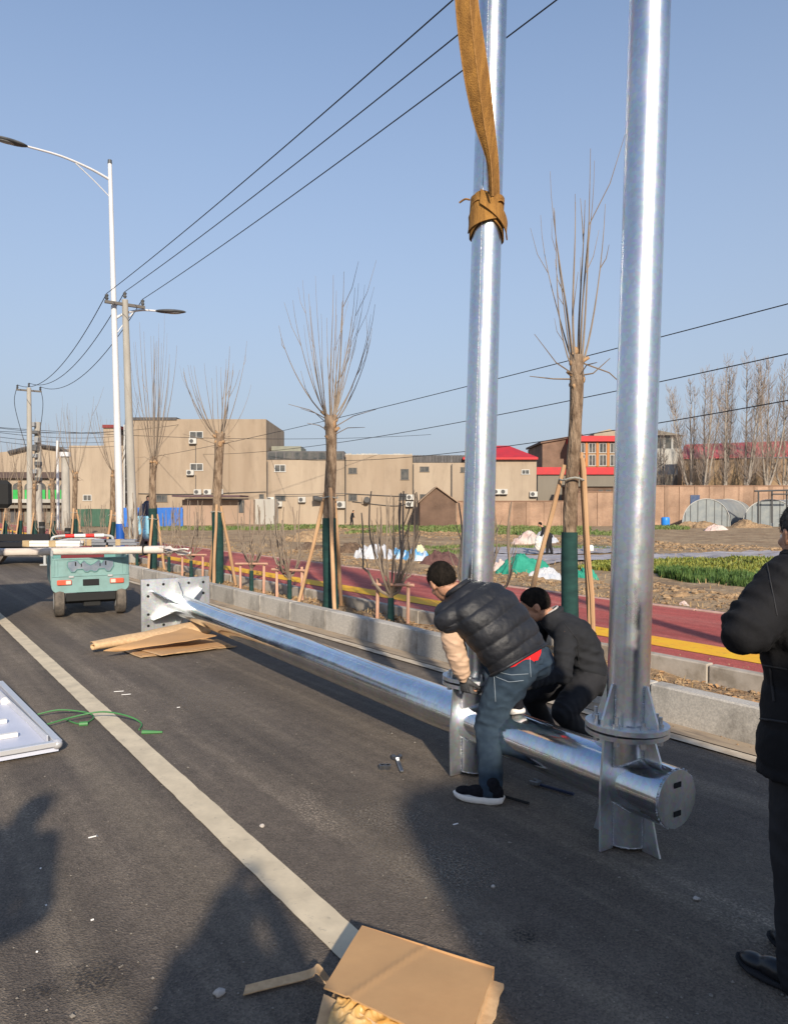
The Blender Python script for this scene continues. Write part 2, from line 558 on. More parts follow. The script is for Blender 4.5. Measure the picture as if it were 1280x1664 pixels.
def field_at(x, y): 
    return zfield(*toST(Vector((x, y, 0))))

# clods, straw and dry leaves: countless, so each kind is one object
def clods(name, spots, m, label):
    mb = MB()
    for (p, r) in spots:
        if r < .022:
            n = 4; o = rnd(0, 6)
            vs = [p + Vector((rnd(.6, 1.2) * r * math.cos(o + 6.283 * i / n), rnd(.6, 1.2) * r * math.sin(o + 6.283 * i / n), -.2 * r)) for i in range(n)] + [p + Vector((rnd(-.3, .3) * r, rnd(-.3, .3) * r, rnd(.4, .8) * r))]
            mb.add(vs, [(i, (i + 1) % n, n) for i in range(n)])
            continue
        vs, fs = [], []; o = rnd(0, 6); sx, sy, sz = rnd(.7, 1.3), rnd(.7, 1.2), rnd(.5, .85)
        nu = 6
        for j, (zz, rr_) in enumerate(((-.5, .8), (.15, 1.0), (.62, .68))):
            for i in range(nu):
                w = o + 6.283 * i / nu + .3 * j; q = rr_ * rnd(.72, 1.22)
                vs.append(p + Vector((sx * q * math.cos(w), sy * q * math.sin(w), sz * (zz + rnd(-.16, .16)))) * r)
        vs.append(p + Vector((rnd(-.25, .25), rnd(-.25, .25), sz * .85)) * r)
        for j in range(2):
            for i in range(nu):
                i2 = (i + 1) % nu
                fs.append((j * nu + i, j * nu + i2, (j + 1) * nu + i2, (j + 1) * nu + i))
        fs += [(2 * nu + i, 2 * nu + (i + 1) % nu, 3 * nu) for i in range(nu)]
        mb.add(vs, fs)
    return stuff(mb.build(name, m), label, 'soil')
sp = []
for _ in range(11000):
    t = 8.85 + abs(random.gauss(0, 1)) * 4.4; s = rnd(-4, 34)
    if t > 17: continue
    if nz3((s, t, 0), .8, 4) < rnd(-.35, .30): continue
    sp.append((ST(s, t, zfield(s, t)), min(.10, .010 + abs(random.gauss(0, .017)))))
for _ in range(6500):
    s = rnd(-6, 30); t = random.gauss(15.2, .7)
    if nz3((s, t, 0), .9, 5) < rnd(-.5, .2): continue
    sp.append((ST(s, t, zfield(s, t)), .012 + abs(random.gauss(0, .034)) * (1.8 if random.random() < .08 else 1)))
for _ in range(4500):
    s = rnd(-6, 60); t = random.gauss(33.5, 1.6)
    sp.append((ST(s, t, zfield(s, t)), .03 + abs(random.gauss(0, .06))))
for _ in range(6500):
    s = rnd(-3, 40); t = rnd(5.09, 5.735)
    sp.append((ST(s, t, zstrip(s, t)), .005 + abs(random.gauss(0, .012))))
for _ in range(1500):      # crumbs spilt over the edges of the path and into the gutter
    s = rnd(-2, 26); k = random.random()
    if nz3((s, 0, 0), .7, 12) < rnd(-.6, .3): continue
    if k < .4: sp.append((ST(s, 5.85 + abs(random.gauss(0, .10)), .302), .003 + abs(random.gauss(0, .006))))
    elif k < .7: sp.append((ST(s, 8.69 - abs(random.gauss(0, .16)), .302), .003 + abs(random.gauss(0, .007))))
    else: sp.append((ST(s, 4.93 - abs(random.gauss(0, .06)), .010), .003 + abs(random.gauss(0, .005))))
clods('soil_clods', sp, M_soil, 'crumbly brown clods of earth along the planting strip and field bank')
def blades(name, spots, m, label, cat, wfac=.12, lean=.5):
    mb = MB()
    for (p, h) in spots:
        w = rnd(0, 6.283); d = Vector((math.cos(w), math.sin(w), 0)); q = Vector((-d.y, d.x, 0))
        hw = h * wfac; l = rnd(0, lean) * h
        mb.add([p - q * hw * .5, p + q * hw * .5, p + d * l * .45 + Vector((0, 0, h * .62)) + q * hw * .4, p + d * l * .45 + Vector((0, 0, h * .62)) - q * hw * .4, p + d * l + Vector((0, 0, h))],
               [(0, 1, 2, 3), (3, 2, 4)])
    return stuff(mb.build(name, m), label, cat)
M_straw = mat('dry_straw', (.42, .30, .15), .9, col2=(.26, .17, .085), nscale=3)
sp = []
for _ in range(6500):
    s, t = rnd(-2, 38), rnd(5.12, 5.72)
    if nz3((s, t, 0), 1.4, 6) < rnd(-.2, .3): continue
    sp.append((ST(s, t, zstrip(s, t)), rnd(.02, .07)))
for _ in range(9000):
    s = rnd(-4, 36); t = 8.82 + abs(random.gauss(0, 1)) * 2.4
    if nz3((s, t, 0), .7, 7) < rnd(-.3, .3): continue
    sp.append((ST(s, t, zfield(s, t)), rnd(.03, .10)))
for _ in range(9000):
    s = rnd(6, 50); t = rnd(12, 34)
    if nz3((s, t, 0), .35, 8) < rnd(-.1, .35): continue
    sp.append((ST(s, t, zfield(s, t)), rnd(.05, .16)))
blades('dry_grass', sp, M_straw, 'dry straw coloured grass on the strip and the field bank', 'grass', .16, 1.6)
M_leaf = mat('dead_leaf', (.26, .14, .065), .9, col2=(.38, .24, .12), nscale=5)
mb = MB()
for _ in range(4200):
    if random.random() < .7: s, t = rnd(-2, 34), rnd(5.1, 5.73); p = ST(s, t, zstrip(s, t) + .012)
    else: s, t = rnd(-2, 30), 8.82 + abs(random.gauss(0, .7)); p = ST(s, t, zfield(s, t) + .015)
    w = rnd(0, 6.28); r = rnd(.012, .035); a = Vector((math.cos(w), math.sin(w), rnd(-.4, .4))) * r; c = Vector((-math.sin(w), math.cos(w), rnd(-.4, .4))) * r * .6
    mb.add([p - a, p + c + Vector((0, 0, .008)), p + a, p - c], [(0, 1, 2, 3)])
stuff(mb.build('dead_leaves', M_leaf), 'fallen brown leaves scattered on the planting strip', 'leaves')

# crops
M_crop = mat('crop_dark_green', (.030, .075, .018), .6, col2=(.105, .165, .04), nscale=5, ndetail=6)
M_crop2 = mat('crop_yellow_green', (.24, .22, .04), .6, col2=(.09, .14, .028), nscale=6, ndetail=6)
M_wheat = mat('far_crop_green', (.075, .135, .035), .7, col2=(.19, .20, .07), nscale=1.2, ndetail=7)
def quad_spots(c, n, hh, edge=.0):
    """n points in the ground quad given by four field pixels"""
    q = [onfield(*k) for k in c]; out = []
    for _ in range(n):
        u, v = rnd(0, 1), rnd(0, 1)
        p = (q[0] * (1 - u) + q[1] * u) * (1 - v) + (q[3] * (1 - u) + q[2] * u) * v
        if edge and nz3(p, .8, 3) < rnd(-.5, .1) - .0: continue
        k = nz3(p, .9, 17) + .6 * nz3(p, 3.1, 18)
        if k < rnd(-.9, -.25): continue
        out.append((Vector((p.x, p.y, field_at(p.x, p.y) - .01)), hh * rnd(.45, 1.1) * (1 + .45 * k)))
    return out
blades('tall_green_crop', quad_spots([(1072, 938), (1320, 972), (1300, 945), (1066, 931)], 9000, .31), M_crop, 'dark green leafy crop row at the near edge of the field', 'crop', .10, .6)
sp = quad_spots([(930, 925), (1330, 945), (1330, 908), (1010, 911)], 15000, .17)
blades('low_yellow_crop', sp, M_crop2, 'low yellow green crop bed behind the dark green row', 'crop', .35, .9)
sp = []
for c, n in (([(430, 861), (960, 866), (960, 857), (430, 855)], 16000), ([(560, 868), (1060, 872), (1060, 867), (600, 864)], 5000),
             ([(225, 862), (450, 862), (450, 857), (225, 857)], 6000), ([(1040, 861), (1120, 861), (1120, 857), (1040, 857)], 2000),
             ([(690, 893), (1000, 893), (1000, 889), (690, 889)], 2600), ([(640, 903), (760, 900), (760, 896), (640, 898)], 900)):
    sp += quad_spots(c, n, .27 if c[0][1] < 880 else .15)
blades('far_green_crop', sp, M_wheat, 'bright green crop band across the far side of the field', 'crop', .30, 1.3)
# ================================================================== galvanised steel poles
def galv(name, base=(.72, .745, .77), r0=.22, r1=.42, brush=False):
    m = bpy.data.materials.new(name)
    nt, b = nodes_of(m); N, L = nt.nodes, nt.links
    tc = N.new('ShaderNodeTexCoord')
    vo = N.new('ShaderNodeTexVoronoi'); vo.inputs['Scale'].default_value = 55
    nz = N.new('ShaderNodeTexNoise'); nz.inputs['Scale'].default_value = 3.2; nz.inputs['Detail'].default_value = 7; nz.inputs['Roughness'].default_value = .65
    mp = N.new('ShaderNodeMapping'); mp.inputs['Scale'].default_value = (1, 1, .35)
    L.new(tc.outputs['Object'], vo.inputs['Vector']); L.new(tc.outputs['Object'], mp.inputs[0]); L.new(mp.outputs[0], nz.inputs['Vector'])
    rp = N.new('ShaderNodeValToRGB')
    rp.color_ramp.elements[0].position = .3; rp.color_ramp.elements[1].position = .7
    rp.color_ramp.elements[0].color = (*[c * .80 for c in base], 1); rp.color_ramp.elements[1].color = (*[min(1, c * 1.12) for c in base], 1)
    L.new(nz.outputs[0], rp.inputs[0])
    mx = N.new('ShaderNodeMix'); mx.data_type = 'RGBA'; mx.blend_type = 'MULTIPLY'; mx.inputs[0].default_value = .16
    L.new(rp.outputs[0], mx.inputs[6]); L.new(vo.outputs['Color'], mx.inputs[7])
    L.new(mx.outputs[2], b.inputs['Base Color'])
    b.inputs['Metallic'].default_value = 1
    mr = N.new('ShaderNodeMapRange'); mr.inputs[1].default_value = .3; mr.inputs[2].default_value = .7
    mr.inputs[3].default_value = r0; mr.inputs[4].default_value = r1
    L.new(nz.outputs[0], mr.inputs[0]); L.new(mr.outputs[0], b.inputs['Roughness'])
    n2 = N.new('ShaderNodeTexNoise'); n2.inputs['Scale'].default_value = 9; n2.inputs['Detail'].default_value = 4
    L.new(tc.outputs['Object'], n2.inputs['Vector'])
    bp = N.new('ShaderNodeBump'); bp.inputs['Strength'].default_value = .12; bp.inputs['Distance'].default_value = .01
    L.new(n2.outputs[0], bp.inputs['Height']); L.new(bp.outputs[0], b.inputs['Normal'])
    return m
M_galv = galv('galvanised_steel')
M_pipe = galv('galvanised_pipe', (.74, .78, .82), .08, .20)
M_plate = galv('galvanised_plate', (.70, .72, .73), .34, .58)
M_gus = galv('galvanised_gusset', (.52, .54, .56), .24, .40)
M_cut = mat('cut_steel_edge', (.35, .36, .38), .5, 1.0, col2=(.55, .57, .6), nscale=30)
M_weld = mat('weld_bead', (.30, .31, .33), .5, 1.0, col2=(.55, .56, .58), nscale=90, bscale=150, bstr=.8, bdist=.004)
M_bolt = mat('bolt_steel', (.42, .43, .44), .4, 1.0)
M_hole = mat('dark_hole', (.01, .01, .011), .9)

A0 = Vector((1.29, 3.33, .315)); A1 = Vector((-2.93, 9.90, .345))
ad = (A1 - A0).normalized(); an = Vector((ad.y, -ad.x, 0)).normalized()   # an: to the right of the pipe
PR, SR, FL = .1365, .105, .575
def axis(l): return A0 + ad * l

lp = thing('lying_pole', 'long galvanised pole lying along the road, with big base plate and two upright sockets', 'steel pole', (A0.x, A0.y, 0))
LEN = (A1 - A0).length
MB().tube([axis(l) for l in np.linspace(.012, LEN - .012, 30)], PR, 64).build('pipe', M_pipe, lp, smooth=True)
ec = MB().cyl(axis(0), axis(.012), PR - .003, n=64).build('end_cap', M_plate, lp, smooth=True)
for sg in (.066, -.066):
    c = axis(-.001) + Vector((0, 0, sg)) - an * .0
    M = Matrix((an, -ad, Vector((0, 0, 1)))).transposed()
    MB().box(c, (.048, .006, .024), M=M).build('slot', M_hole, ec)
bl = MB()
for k in range(70):
    w = 2 * math.pi * k / 70
    if rnd(0, 1) < .25: continue
    bl.ball(axis(.008) + (an * math.cos(w) + Vector((0, 0, 1)) * math.sin(w)) * (PR + .000), rnd(.003, .006), 6, 4)
stuff(bl.build('weld_bead', M_weld, lp, smooth=True))
Mx = Matrix((an, ad, Vector((0, 0, 1)))).transposed()
# base plate: horizontal 0.9, vertical 0.72
bp = MB().box(axis(LEN), (.92, .026, .69), M=Mx, bev=.004).build('base_plate', M_plate, lp)
for hx in (-.37, -.17, .17, .37):
    for hz in (-.27, -.12, .12, .27):
        if abs(hx) < .3 and abs(hz) < .2: continue
        c = axis(LEN - .0135) + an * hx + Vector((0, 0, hz))
        MB().cyl(c, c - ad * .003, .018, n=16).build('bolt_hole', M_hole, bp)
for k in range(6):
    w = 2 * math.pi * (k + .5) / 6
    r = an * math.cos(w) + Vector((0, 0, 1)) * math.sin(w)
    tg = r.cross(ad).normalized()
    rm = .38 if abs(math.cos(w)) > .8 else .30
    b0 = axis(LEN - .013)
    poly = [b0 + r * (PR - .01), b0 + r * rm, b0 + r * rm - ad * .11, b0 + r * (PR + .03) - ad * .30, b0 + r * (PR - .01) - ad * .30]
    MB().prism([q - tg * .006 for q in poly], tg * .012).build('gusset', M_gus, lp)

def socket(l):
    c = axis(l); c0 = Vector((c.x, c.y, 0))
    up = Vector((0, 0, 1))
    sk = MB().tube([c0 + up * z for z in (.022, .2, .4, FL - .026)], SR, 48).build('socket', M_galv, lp, smooth=True)
    MB().ring_disc(c0 + up * (FL - .013), up, .198, .022, 48).build('lower_flange', M_plate, sk, smooth=True)
    for d, cut in ((an, 0), (-an, 0), (ad, 1), (-ad, 1)):
        t = up.cross(d).normalized() * .006
        if not cut:
            poly = [c0 + d * (SR - .004) + up * .006, c0 + d * .185 + up * .006, c0 + d * .188 + up * .30, c0 + d * .165 + up * (FL - .028), c0 + d * (SR - .004) + up * (FL - .028)]
            MB().prism([q - t for q in poly], t * 2).build('fin', M_plate, sk)
        else:
            zt, zb = c.z + PR, c.z - PR
            poly = [c0 + d * (SR - .004) + up * (zt - .01), c0 + d * .205 + up * (zt - .01), c0 + d * .165 + up * (FL - .028), c0 + d * (SR - .004) + up * (FL - .028)]
            MB().prism([q - t for q in poly], t * 2).build('fin', M_plate, sk)
            poly = [c0 + d * (SR - .004) + up * .004, c0 + d * .20 + up * -.001 if False else c0 + d * .20 + up * .004, c0 + d * .185 + up * .05, c0 + d * .15 + up * (zb + .02), c0 + d * (SR - .004) + up * (zb + .02)]
            MB().prism([q - t for q in poly], t * 2).build('fin', M_plate, sk)
    wb = MB()
    # weld seams: where the socket meets the pipe, along the fins, round the foot
    for k in range(150):
        w = 2 * math.pi * k / 150
        r = ad * math.cos(w) + an * math.sin(w)
        y = SR * abs(math.sin(w))
        if y < PR:
            for sg in (1, -1):
                z = c.z + sg * math.sqrt(PR * PR - y * y)
                wb.ball(c0 + r * (SR + .001) + up * z, rnd(.003, .006), 6, 4)
        wb.ball(c0 + r * (SR - .002) + up * .022, rnd(.003, .006), 6, 4)
    for d in (an, -an, ad, -ad):
        tg = up.cross(d)
        z = .03
        while z < FL - .03:
            inside = abs(z - c.z) < PR and abs(d.dot(ad)) > .5
            if not inside:
                for sg in (-1, 1):
                    wb.ball(c0 + d * (SR + .001) + tg * sg * .010 + up * z, rnd(.003, .0055), 6, 4)
            z += .009
    stuff(wb.build('weld_bead', M_weld, sk, smooth=True))
    return c0 + Vector((0, 0, FL))
L1, L2 = .287, 1.464
F1, F2 = socket(L1), socket(L2)

def standing(F, top, r0, r1, label, n_b, sling):
    t = thing('standing_pole', label, 'steel pole', F)
    d = (top - F); d = d.normalized()
    H = 7.2
    rows = 26
    pl = MB().tube([F + d * (.006 + H * i / rows) for i in range(rows + 1)], [r0 + (r1 - r0) * i / rows for i in range(rows + 1)], 64).build('pole_shaft', M_galv, t, smooth=True)
    x = Vector((ad.x, ad.y, 0)); x = (x - d * x.dot(d)).normalized(); y = d.cross(x)
    fl = MB().cyl(F + d * .001, F + d * .024, .198, n=48).build('flange', M_plate, t, smooth=True)
    for k in range(4):
        w = math.pi / 2 * k
        r = x * math.cos(w) + y * math.sin(w); tg = d.cross(r) * .006
        b = F + d * .024
        poly = [b + r * (r0 - .004), b + r * .18, b + r * .178 + d * .03, b + r * (r0 + .016) + d * .195, b + r * (r0 - .004) + d * .195]
        MB().prism([q - tg for q in poly], tg * 2).build('gusset', M_plate, t)
    wb = MB()
    for k in range(4):
        w = math.pi / 2 * k
        r = x * math.cos(w) + y * math.sin(w); tg = d.cross(r)
        for j in range(20):
            for sg in (-1, 1):
                wb.ball(F + d * (.03 + .0095 * j) + r * (r0 + .001) + tg * sg * .010, rnd(.003, .0055), 6, 4)
    for k in range(90):
        w = 2 * math.pi * k / 90
        wb.ball(F + d * .026 + (x * math.cos(w) + y * math.sin(w)) * (r0 + .003), rnd(.003, .006), 6, 4)
    stuff(wb.build('weld_bead', M_weld, t, smooth=True))
    for k in range(8):
        w = math.pi / 4 * (k + .5)
        r = x * math.cos(w) + y * math.sin(w)
        p = F + r * .158
        b = MB().cyl(p + d * .024, p + d * .042, .0165, n=6)
        b.cyl(p - d * .062, p + d * (.062 if k % 2 else .075), .0095, n=10)
        b.cyl(p - d * .060, p - d * .028, .0155, n=6)
        b.build('bolt', M_bolt, t)
    return t, d
pole_r, dir_r = standing(F1, P(1056, 0, 3.66), .100, .094, 'upright galvanised pole on the near socket, right of the crouching workers', 8, False)
pole_l, dir_l = standing(F2, P(801, 0, 4.72), .102, .076, 'upright galvanised pole with a brown lifting sling tied round it, behind the workers', 8, True)
# long weld seam drawn down the left pole
sm = MB(); 
for (p, q) in ((0.03, 4.6),):
    e = Vector((-.45, -.89, 0)); e = (e - dir_l * e.dot(dir_l)).normalized()
    pts = []; rr_ = []
    for i in range(40):
        h = p + (q - p) * i / 39
        pts.append(F2 + dir_l * h + e * (.102 - .026 * h / 7.2 + .0005)); rr_.append(.0028)
    sm.tube(pts, rr_, 6)
sm.build('seam', M_weld, pole_l, smooth=True)

# ------------------------------------------------------------------ lifting sling
M_web = mat('sling_webbing', (.30, .15, .035), .9, col2=(.175, .085, .022), nscale=30, bscale=260, bstr=1.0, bdist=.006, stretch=(1, 1, .12))
M_webedge = mat('sling_edge', (.22, .11, .03), .95, col2=(.34, .18, .06), nscale=60)
sl = thing('lifting_sling', 'worn orange brown lifting sling choked round the left upright pole', 'sling', P(790, 345, 4.6))
def ribbon(mb, L_, R_, th=.007, sag=0.0):
    """webbing between two edge polylines, with real thickness"""
    n = len(L_)
    vs, fs = [], []
    K = 4
    for i in range(n):
        a, b = L_[i], R_[i]
        nx = (L_[min(i + 1, n - 1)] - L_[max(i - 1, 0)]).cross(b - a).normalized()
        row = []
        for k in range(K + 1):
            u = k / K
            row.append(a + (b - a) * u + nx * (sag * 4 * u * (1 - u)))
        for p in row: vs.append(p + nx * th / 2)
        for p in row[::-1]: vs.append(p - nx * th / 2)
    m = 2 * (K + 1)
    for i in range(n - 1):
        for k in range(m):
            k2 = (k + 1) % m
            fs.append((i * m + k, i * m + k2, (i + 1) * m + k2, (i + 1) * m + k))
    fs.append(tuple(range(m))[::-1]); fs.append(tuple(range((n - 1) * m, n * m)))
    mb.add(vs, fs)
def curve(pts, n):
    """Catmull-Rom through points"""
    pts = [Vector(p) for p in pts]; out = []
    q = [pts[0] * 2 - pts[1]] + pts + [pts[-1] * 2 - pts[-2]]
    seg = len(pts) - 1
    for i in range(n):
        t = i / (n - 1) * seg; k = min(int(t), seg - 1); t -= k
        a, b, c, d = q[k], q[k + 1], q[k + 2], q[k + 3]
        out.append(.5 * ((2 * b) + (c - a) * t + (2 * a - 5 * b + 4 * c - d) * t * t + (3 * b - a - 3 * c + d) * t ** 3))
    return out
# front ply (left edge, right edge), from above the frame down to the knot
Lf = [(733, -270), (735, -180), (737, -90), (740, 0), (746, 65), (757, 140), (772, 205), (791, 262), (796, 318)]
Rf = [(755, -270), (758, -180), (760, -90), (763, 0), (769, 65), (778, 140), (787, 205), (797, 262), (800, 318)]
Rb = [(762, -270), (767, -180), (771, -90), (776, 0), (787, 75), (797, 145), (803, 205), (809, 262), (811, 318)]
Yf = [4.04, 4.07, 4.10, 4.14, 4.20, 4.27, 4.36, 4.44, 4.52]
def ext(c):
    return [c[0] + (c[0] - c[2]).normalized() * 1.3] + c
mbr = MB(); ribbon(mbr, ext(curve([P(*a, y) for a, y in zip(Lf, Yf)], 60)), ext(curve([P(*a, y - .02) for a, y in zip(Rf, Yf)], 60)), .006, sag=.004)
mbr.build('webbing_strap', M_web, sl, smooth=True)
mbr = MB(); ribbon(mbr, ext(curve([P(a[0] - 2, a[1], y + .015) for a, y in zip(Rf, Yf)], 60)), ext(curve([P(*a, y + .085) for a, y in zip(Rb, Yf)], 60)), .006, sag=-.004)
mbr.build('webbing_strap', M_web, sl, smooth=True)
for ed_, dy in ((Lf, .004), (Rf, -.016), (Rb, .089)):      # stitched selvedges
    mbr = MB(); mbr.tube(ext(curve([P(*a, y + dy - .006) for a, y in zip(ed_, Yf)], 60)), .0042, 6); mbr.build('selvedge', M_webedge, sl, smooth=True)
# choker: a band round the pole lifted at the front, and two crossing bands
def pole_pt(w, h, off):
    x = Vector((1, 0, 0)); x = (x - dir_l * x.dot(dir_l)).normalized(); y = dir_l.cross(x)
    r = .102 - .026 * h / 7.2 + off
    return F2 + dir_l * h + (x * math.cos(w) + y * math.sin(w)) * r
hk = (P(790, 345, 4.6).z - F2.z) / dir_l.z
def band(w0, w1, f_top, f_bot, off, n=40):
    mb = MB()
    A = [pole_pt(w0 + (w1 - w0) * i / (n - 1), hk + f_top(i / (n - 1)), off) for i in range(n)]
    B = [pole_pt(w0 + (w1 - w0) * i / (n - 1), hk + f_bot(i / (n - 1)), off + .002) for i in range(n)]
    ribbon(mb, A, B, .008, .004)
    mb.build('choker_band', M_web, sl, smooth=True)
# angles: -90 deg faces the camera, -180 left, 0 right
band(R(-92), R(-270), lambda u: .095 - .02 * u + .03 * math.sin(3 * u), lambda u: -.035 - .10 * min(1, u * 2.2) , .010)
band(R(-88), R(92), lambda u: .095 - .02 * u + .02 * math.sin(5 * u), lambda u: -.045 - .11 * min(1, u * 2.0), .010)
band(R(-178), R(-62), lambda u: .10 * u - .01, lambda u: -.11 + .06 * u, .022)
band(R(-118), R(-8), lambda u: .125 - .18 * u, lambda u: .035 - .185 * u, .032)
band(R(-150), R(-30), lambda u: .10 + .02 * math.sin(6 * u), lambda u: .05 + .015 * math.sin(9 * u), .018)
MB().tube(curve([pole_pt(R(-175), hk + .10, .02), pole_pt(R(-182), hk + .11, .05), pole_pt(R(-188), hk + .095, .085)], 8), .006, 6).build('frayed_end', M_web, sl, smooth=True)
fr = MB()
for i in range(160):
    u = rnd(0, 1)
    k = int(u * 5.99); 
    A = curve([P(*a, y) for a, y in zip(Lf[1:], Yf[1:])], 30) if i == 0 else A
    B = curve([P(*a, y) for a, y in zip(Rf[1:], Yf[1:])], 30) if i == 0 else B
    p = (A if i % 2 else B)[min(29, int(u * 30))]
    d = Vector((rnd(-1, 1), rnd(-1, .2), rnd(-1, 1))).normalized() * rnd(.004, .014)
    fr.tube([p, p + d], [.0008, .0003], 3)
stuff(fr.build('loose_fibre', M_web, sl))
# ================================================================== people
M_skin = mat('skin', (.40, .215, .135), .55, col2=(.33, .165, .10), nscale=14, spec=.4, bscale=90, bstr=.15, bdist=.002)
M_hair = mat('black_hair', (.008, .007, .006), .9, spec=.08, col2=(.020, .016, .013), nscale=40, bscale=260, bstr=.9, bdist=.006, stretch=(1, 1, .35))
M_hairgrey = mat('greying_hair', (.014, .013, .013), .9, spec=.1, col2=(.07, .066, .062), nscale=60, bscale=260, bstr=.9, bdist=.006)
M_eye = mat('eye_white', (.65, .62, .58), .25)
M_iris = mat('dark_iris', (.015, .01, .008), .2)
M_vest = mat('black_vest_nylon', (.006, .007, .010), .58, col2=(.012, .013, .017), nscale=9, spec=.5, bscale=26, bstr=.5, bdist=.012)
M_denim = mat('blue_denim', (.009, .019, .034), .9, col2=(.036, .058, .080), nscale=6, ndetail=6, lo=.35, hi=.75, bscale=240, bstr=.4, bdist=.002)
M_denimseam = mat('denim_seam', (.16, .19, .22), .85)
M_beige = mat('beige_sleeve', (.52, .36, .25), .85, col2=(.43, .29, .20), nscale=8, bscale=120, bstr=.3, bdist=.003)
M_redtop = mat('red_undershirt', (.62, .012, .014), .8, col2=(.50, .010, .012), nscale=20, bscale=200, bstr=.4, bdist=.002)
M_glove = mat('grey_black_glove', (.022, .022, .024), .8, col2=(.08, .08, .082), nscale=18, bscale=200, bstr=.6, bdist=.003)
M_shoe = mat('black_shoe_knit', (.006, .006, .008), .9, spec=.12, col2=(.012, .012, .015), nscale=60, bscale=300, bstr=.5, bdist=.002)
M_sole = mat('white_shoe_sole', (.68, .64, .58), .6, col2=(.60, .55, .49), nscale=14)
M_jacket = mat('charcoal_jacket', (.010, .0108, .013), .9, spec=.25, col2=(.020, .021, .024), nscale=5, bscale=180, bstr=.35, bdist=.003)
M_trousers = mat('black_trousers', (.009, .009, .011), .85, col2=(.017, .017, .019), nscale=6, bscale=200, bstr=.3, bdist=.002)
M_coat = mat('black_padded_coat', (.006, .006, .007), .85, spec=.22, col2=(.011, .011, .0125), nscale=6, bscale=40, bstr=.4, bdist=.008)
M_leather = mat('black_leather_shoe', (.010, .010, .011), .28, spec=.5, bscale=90, bstr=.2, bdist=.002)
M_collar = mat('pale_inner_collar', (.45, .42, .40), .85, col2=(.25, .23, .22), nscale=60)
DG = None
def remesh(name, mb, m, parent, vox, it=5, disp=None, keep=None):
    """one closed skin grown round overlapping solids; disp(p, n) -> metres along the normal"""
    me = bpy.data.meshes.new('tmp'); me.from_pydata([tuple(p) for p in mb.v], [], mb.f)
    o = bpy.data.objects.new('tmp', me); C.objects.link(o)
    r = o.modifiers.new('r', 'REMESH'); r.mode = 'VOXEL'; r.voxel_size = vox
    s = o.modifiers.new('s', 'SMOOTH'); s.factor = .5; s.iterations = it
    dg = bpy.context.evaluated_depsgraph_get(); dg.update()
    ev = o.evaluated_get(dg)
    me2 = bpy.data.meshes.new_from_object(ev)
    bpy.data.objects.remove(o); bpy.data.meshes.remove(me)
    n = len(me2.vertices)
    co = np.empty(n * 3, 'f'); me2.vertices.foreach_get('co', co); co = co.reshape(-1, 3)
    if disp is not None:
        no = np.empty(n * 3, 'f'); me2.vertex_normals.foreach_get('vector', no); no = no.reshape(-1, 3)
        d = np.array([disp(Vector(co[i]), Vector(no[i])) for i in range(n)], 'f')
        co = co + no * d[:, None]
    if keep is not None:
        import bmesh
        bm = bmesh.new(); me2.vertices.foreach_set('co', co.ravel()); bm.from_mesh(me2)
        dead = [v for v in bm.verts if not keep(v.co)]
        bmesh.ops.delete(bm, geom=dead, context='VERTS')
        bm.to_mesh(me2); bm.free()
        n = len(me2.vertices); co = np.empty(n * 3, 'f'); me2.vertices.foreach_get('co', co); co = co.reshape(-1, 3)
    q, o0 = parent, Vector((0, 0, 0))
    while q is not None:
        o0 += Vector(q.location); q = q.parent
    co = co - np.array(o0, 'f')
    me2.vertices.foreach_set('co', co.ravel())
    me2.name = name
    me2.materials.clear(); me2.materials.append(m)
    me2.shade_smooth(); me2.update()
    o = bpy.data.objects.new(name, me2); C.objects.link(o); o.parent = parent
    return o

def limb(mb, pts, rad, n=14):
    for i in range(len(pts) - 1):
        mb.cyl(pts[i], pts[i + 1], rad[i], rad[i + 1], n)
    for p, r in zip(pts, rad):
        mb.ball(p, r, n, 8)
def frame(f, up):
    f = Vector(f).normalized(); r = f.cross(Vector(up)).normalized(); u = r.cross(f)
    return Matrix((r, f, u)).transposed(), r, f, u        # columns: right, forward, up
def torso(mb, secs, n=24, p=2.4):
    """secs: (centre, lateral half width vector, depth half vector)"""
    rings = []
    for c, a, b in secs:
        c, a, b = Vector(c), Vector(a), Vector(b)
        row = []
        for k in range(n):
            w = 2 * math.pi * k / n
            cw, sw = math.cos(w), math.sin(w)
            k1 = math.copysign(abs(cw) ** (2 / p), cw); k2 = math.copysign(abs(sw) ** (2 / p), sw)
            row.append(c + a * k1 + b * k2)
        rings.append(row)
    # keep the outside out
    r0 = rings[0]; nrm = (r0[1] - r0[0]).cross(Vector(secs[1][0]) - Vector(secs[0][0]))
    if nrm.dot(r0[0] - Vector(secs[0][0])) < 0:
        rings = [r[::-1] for r in rings]
    mb.loft(rings)
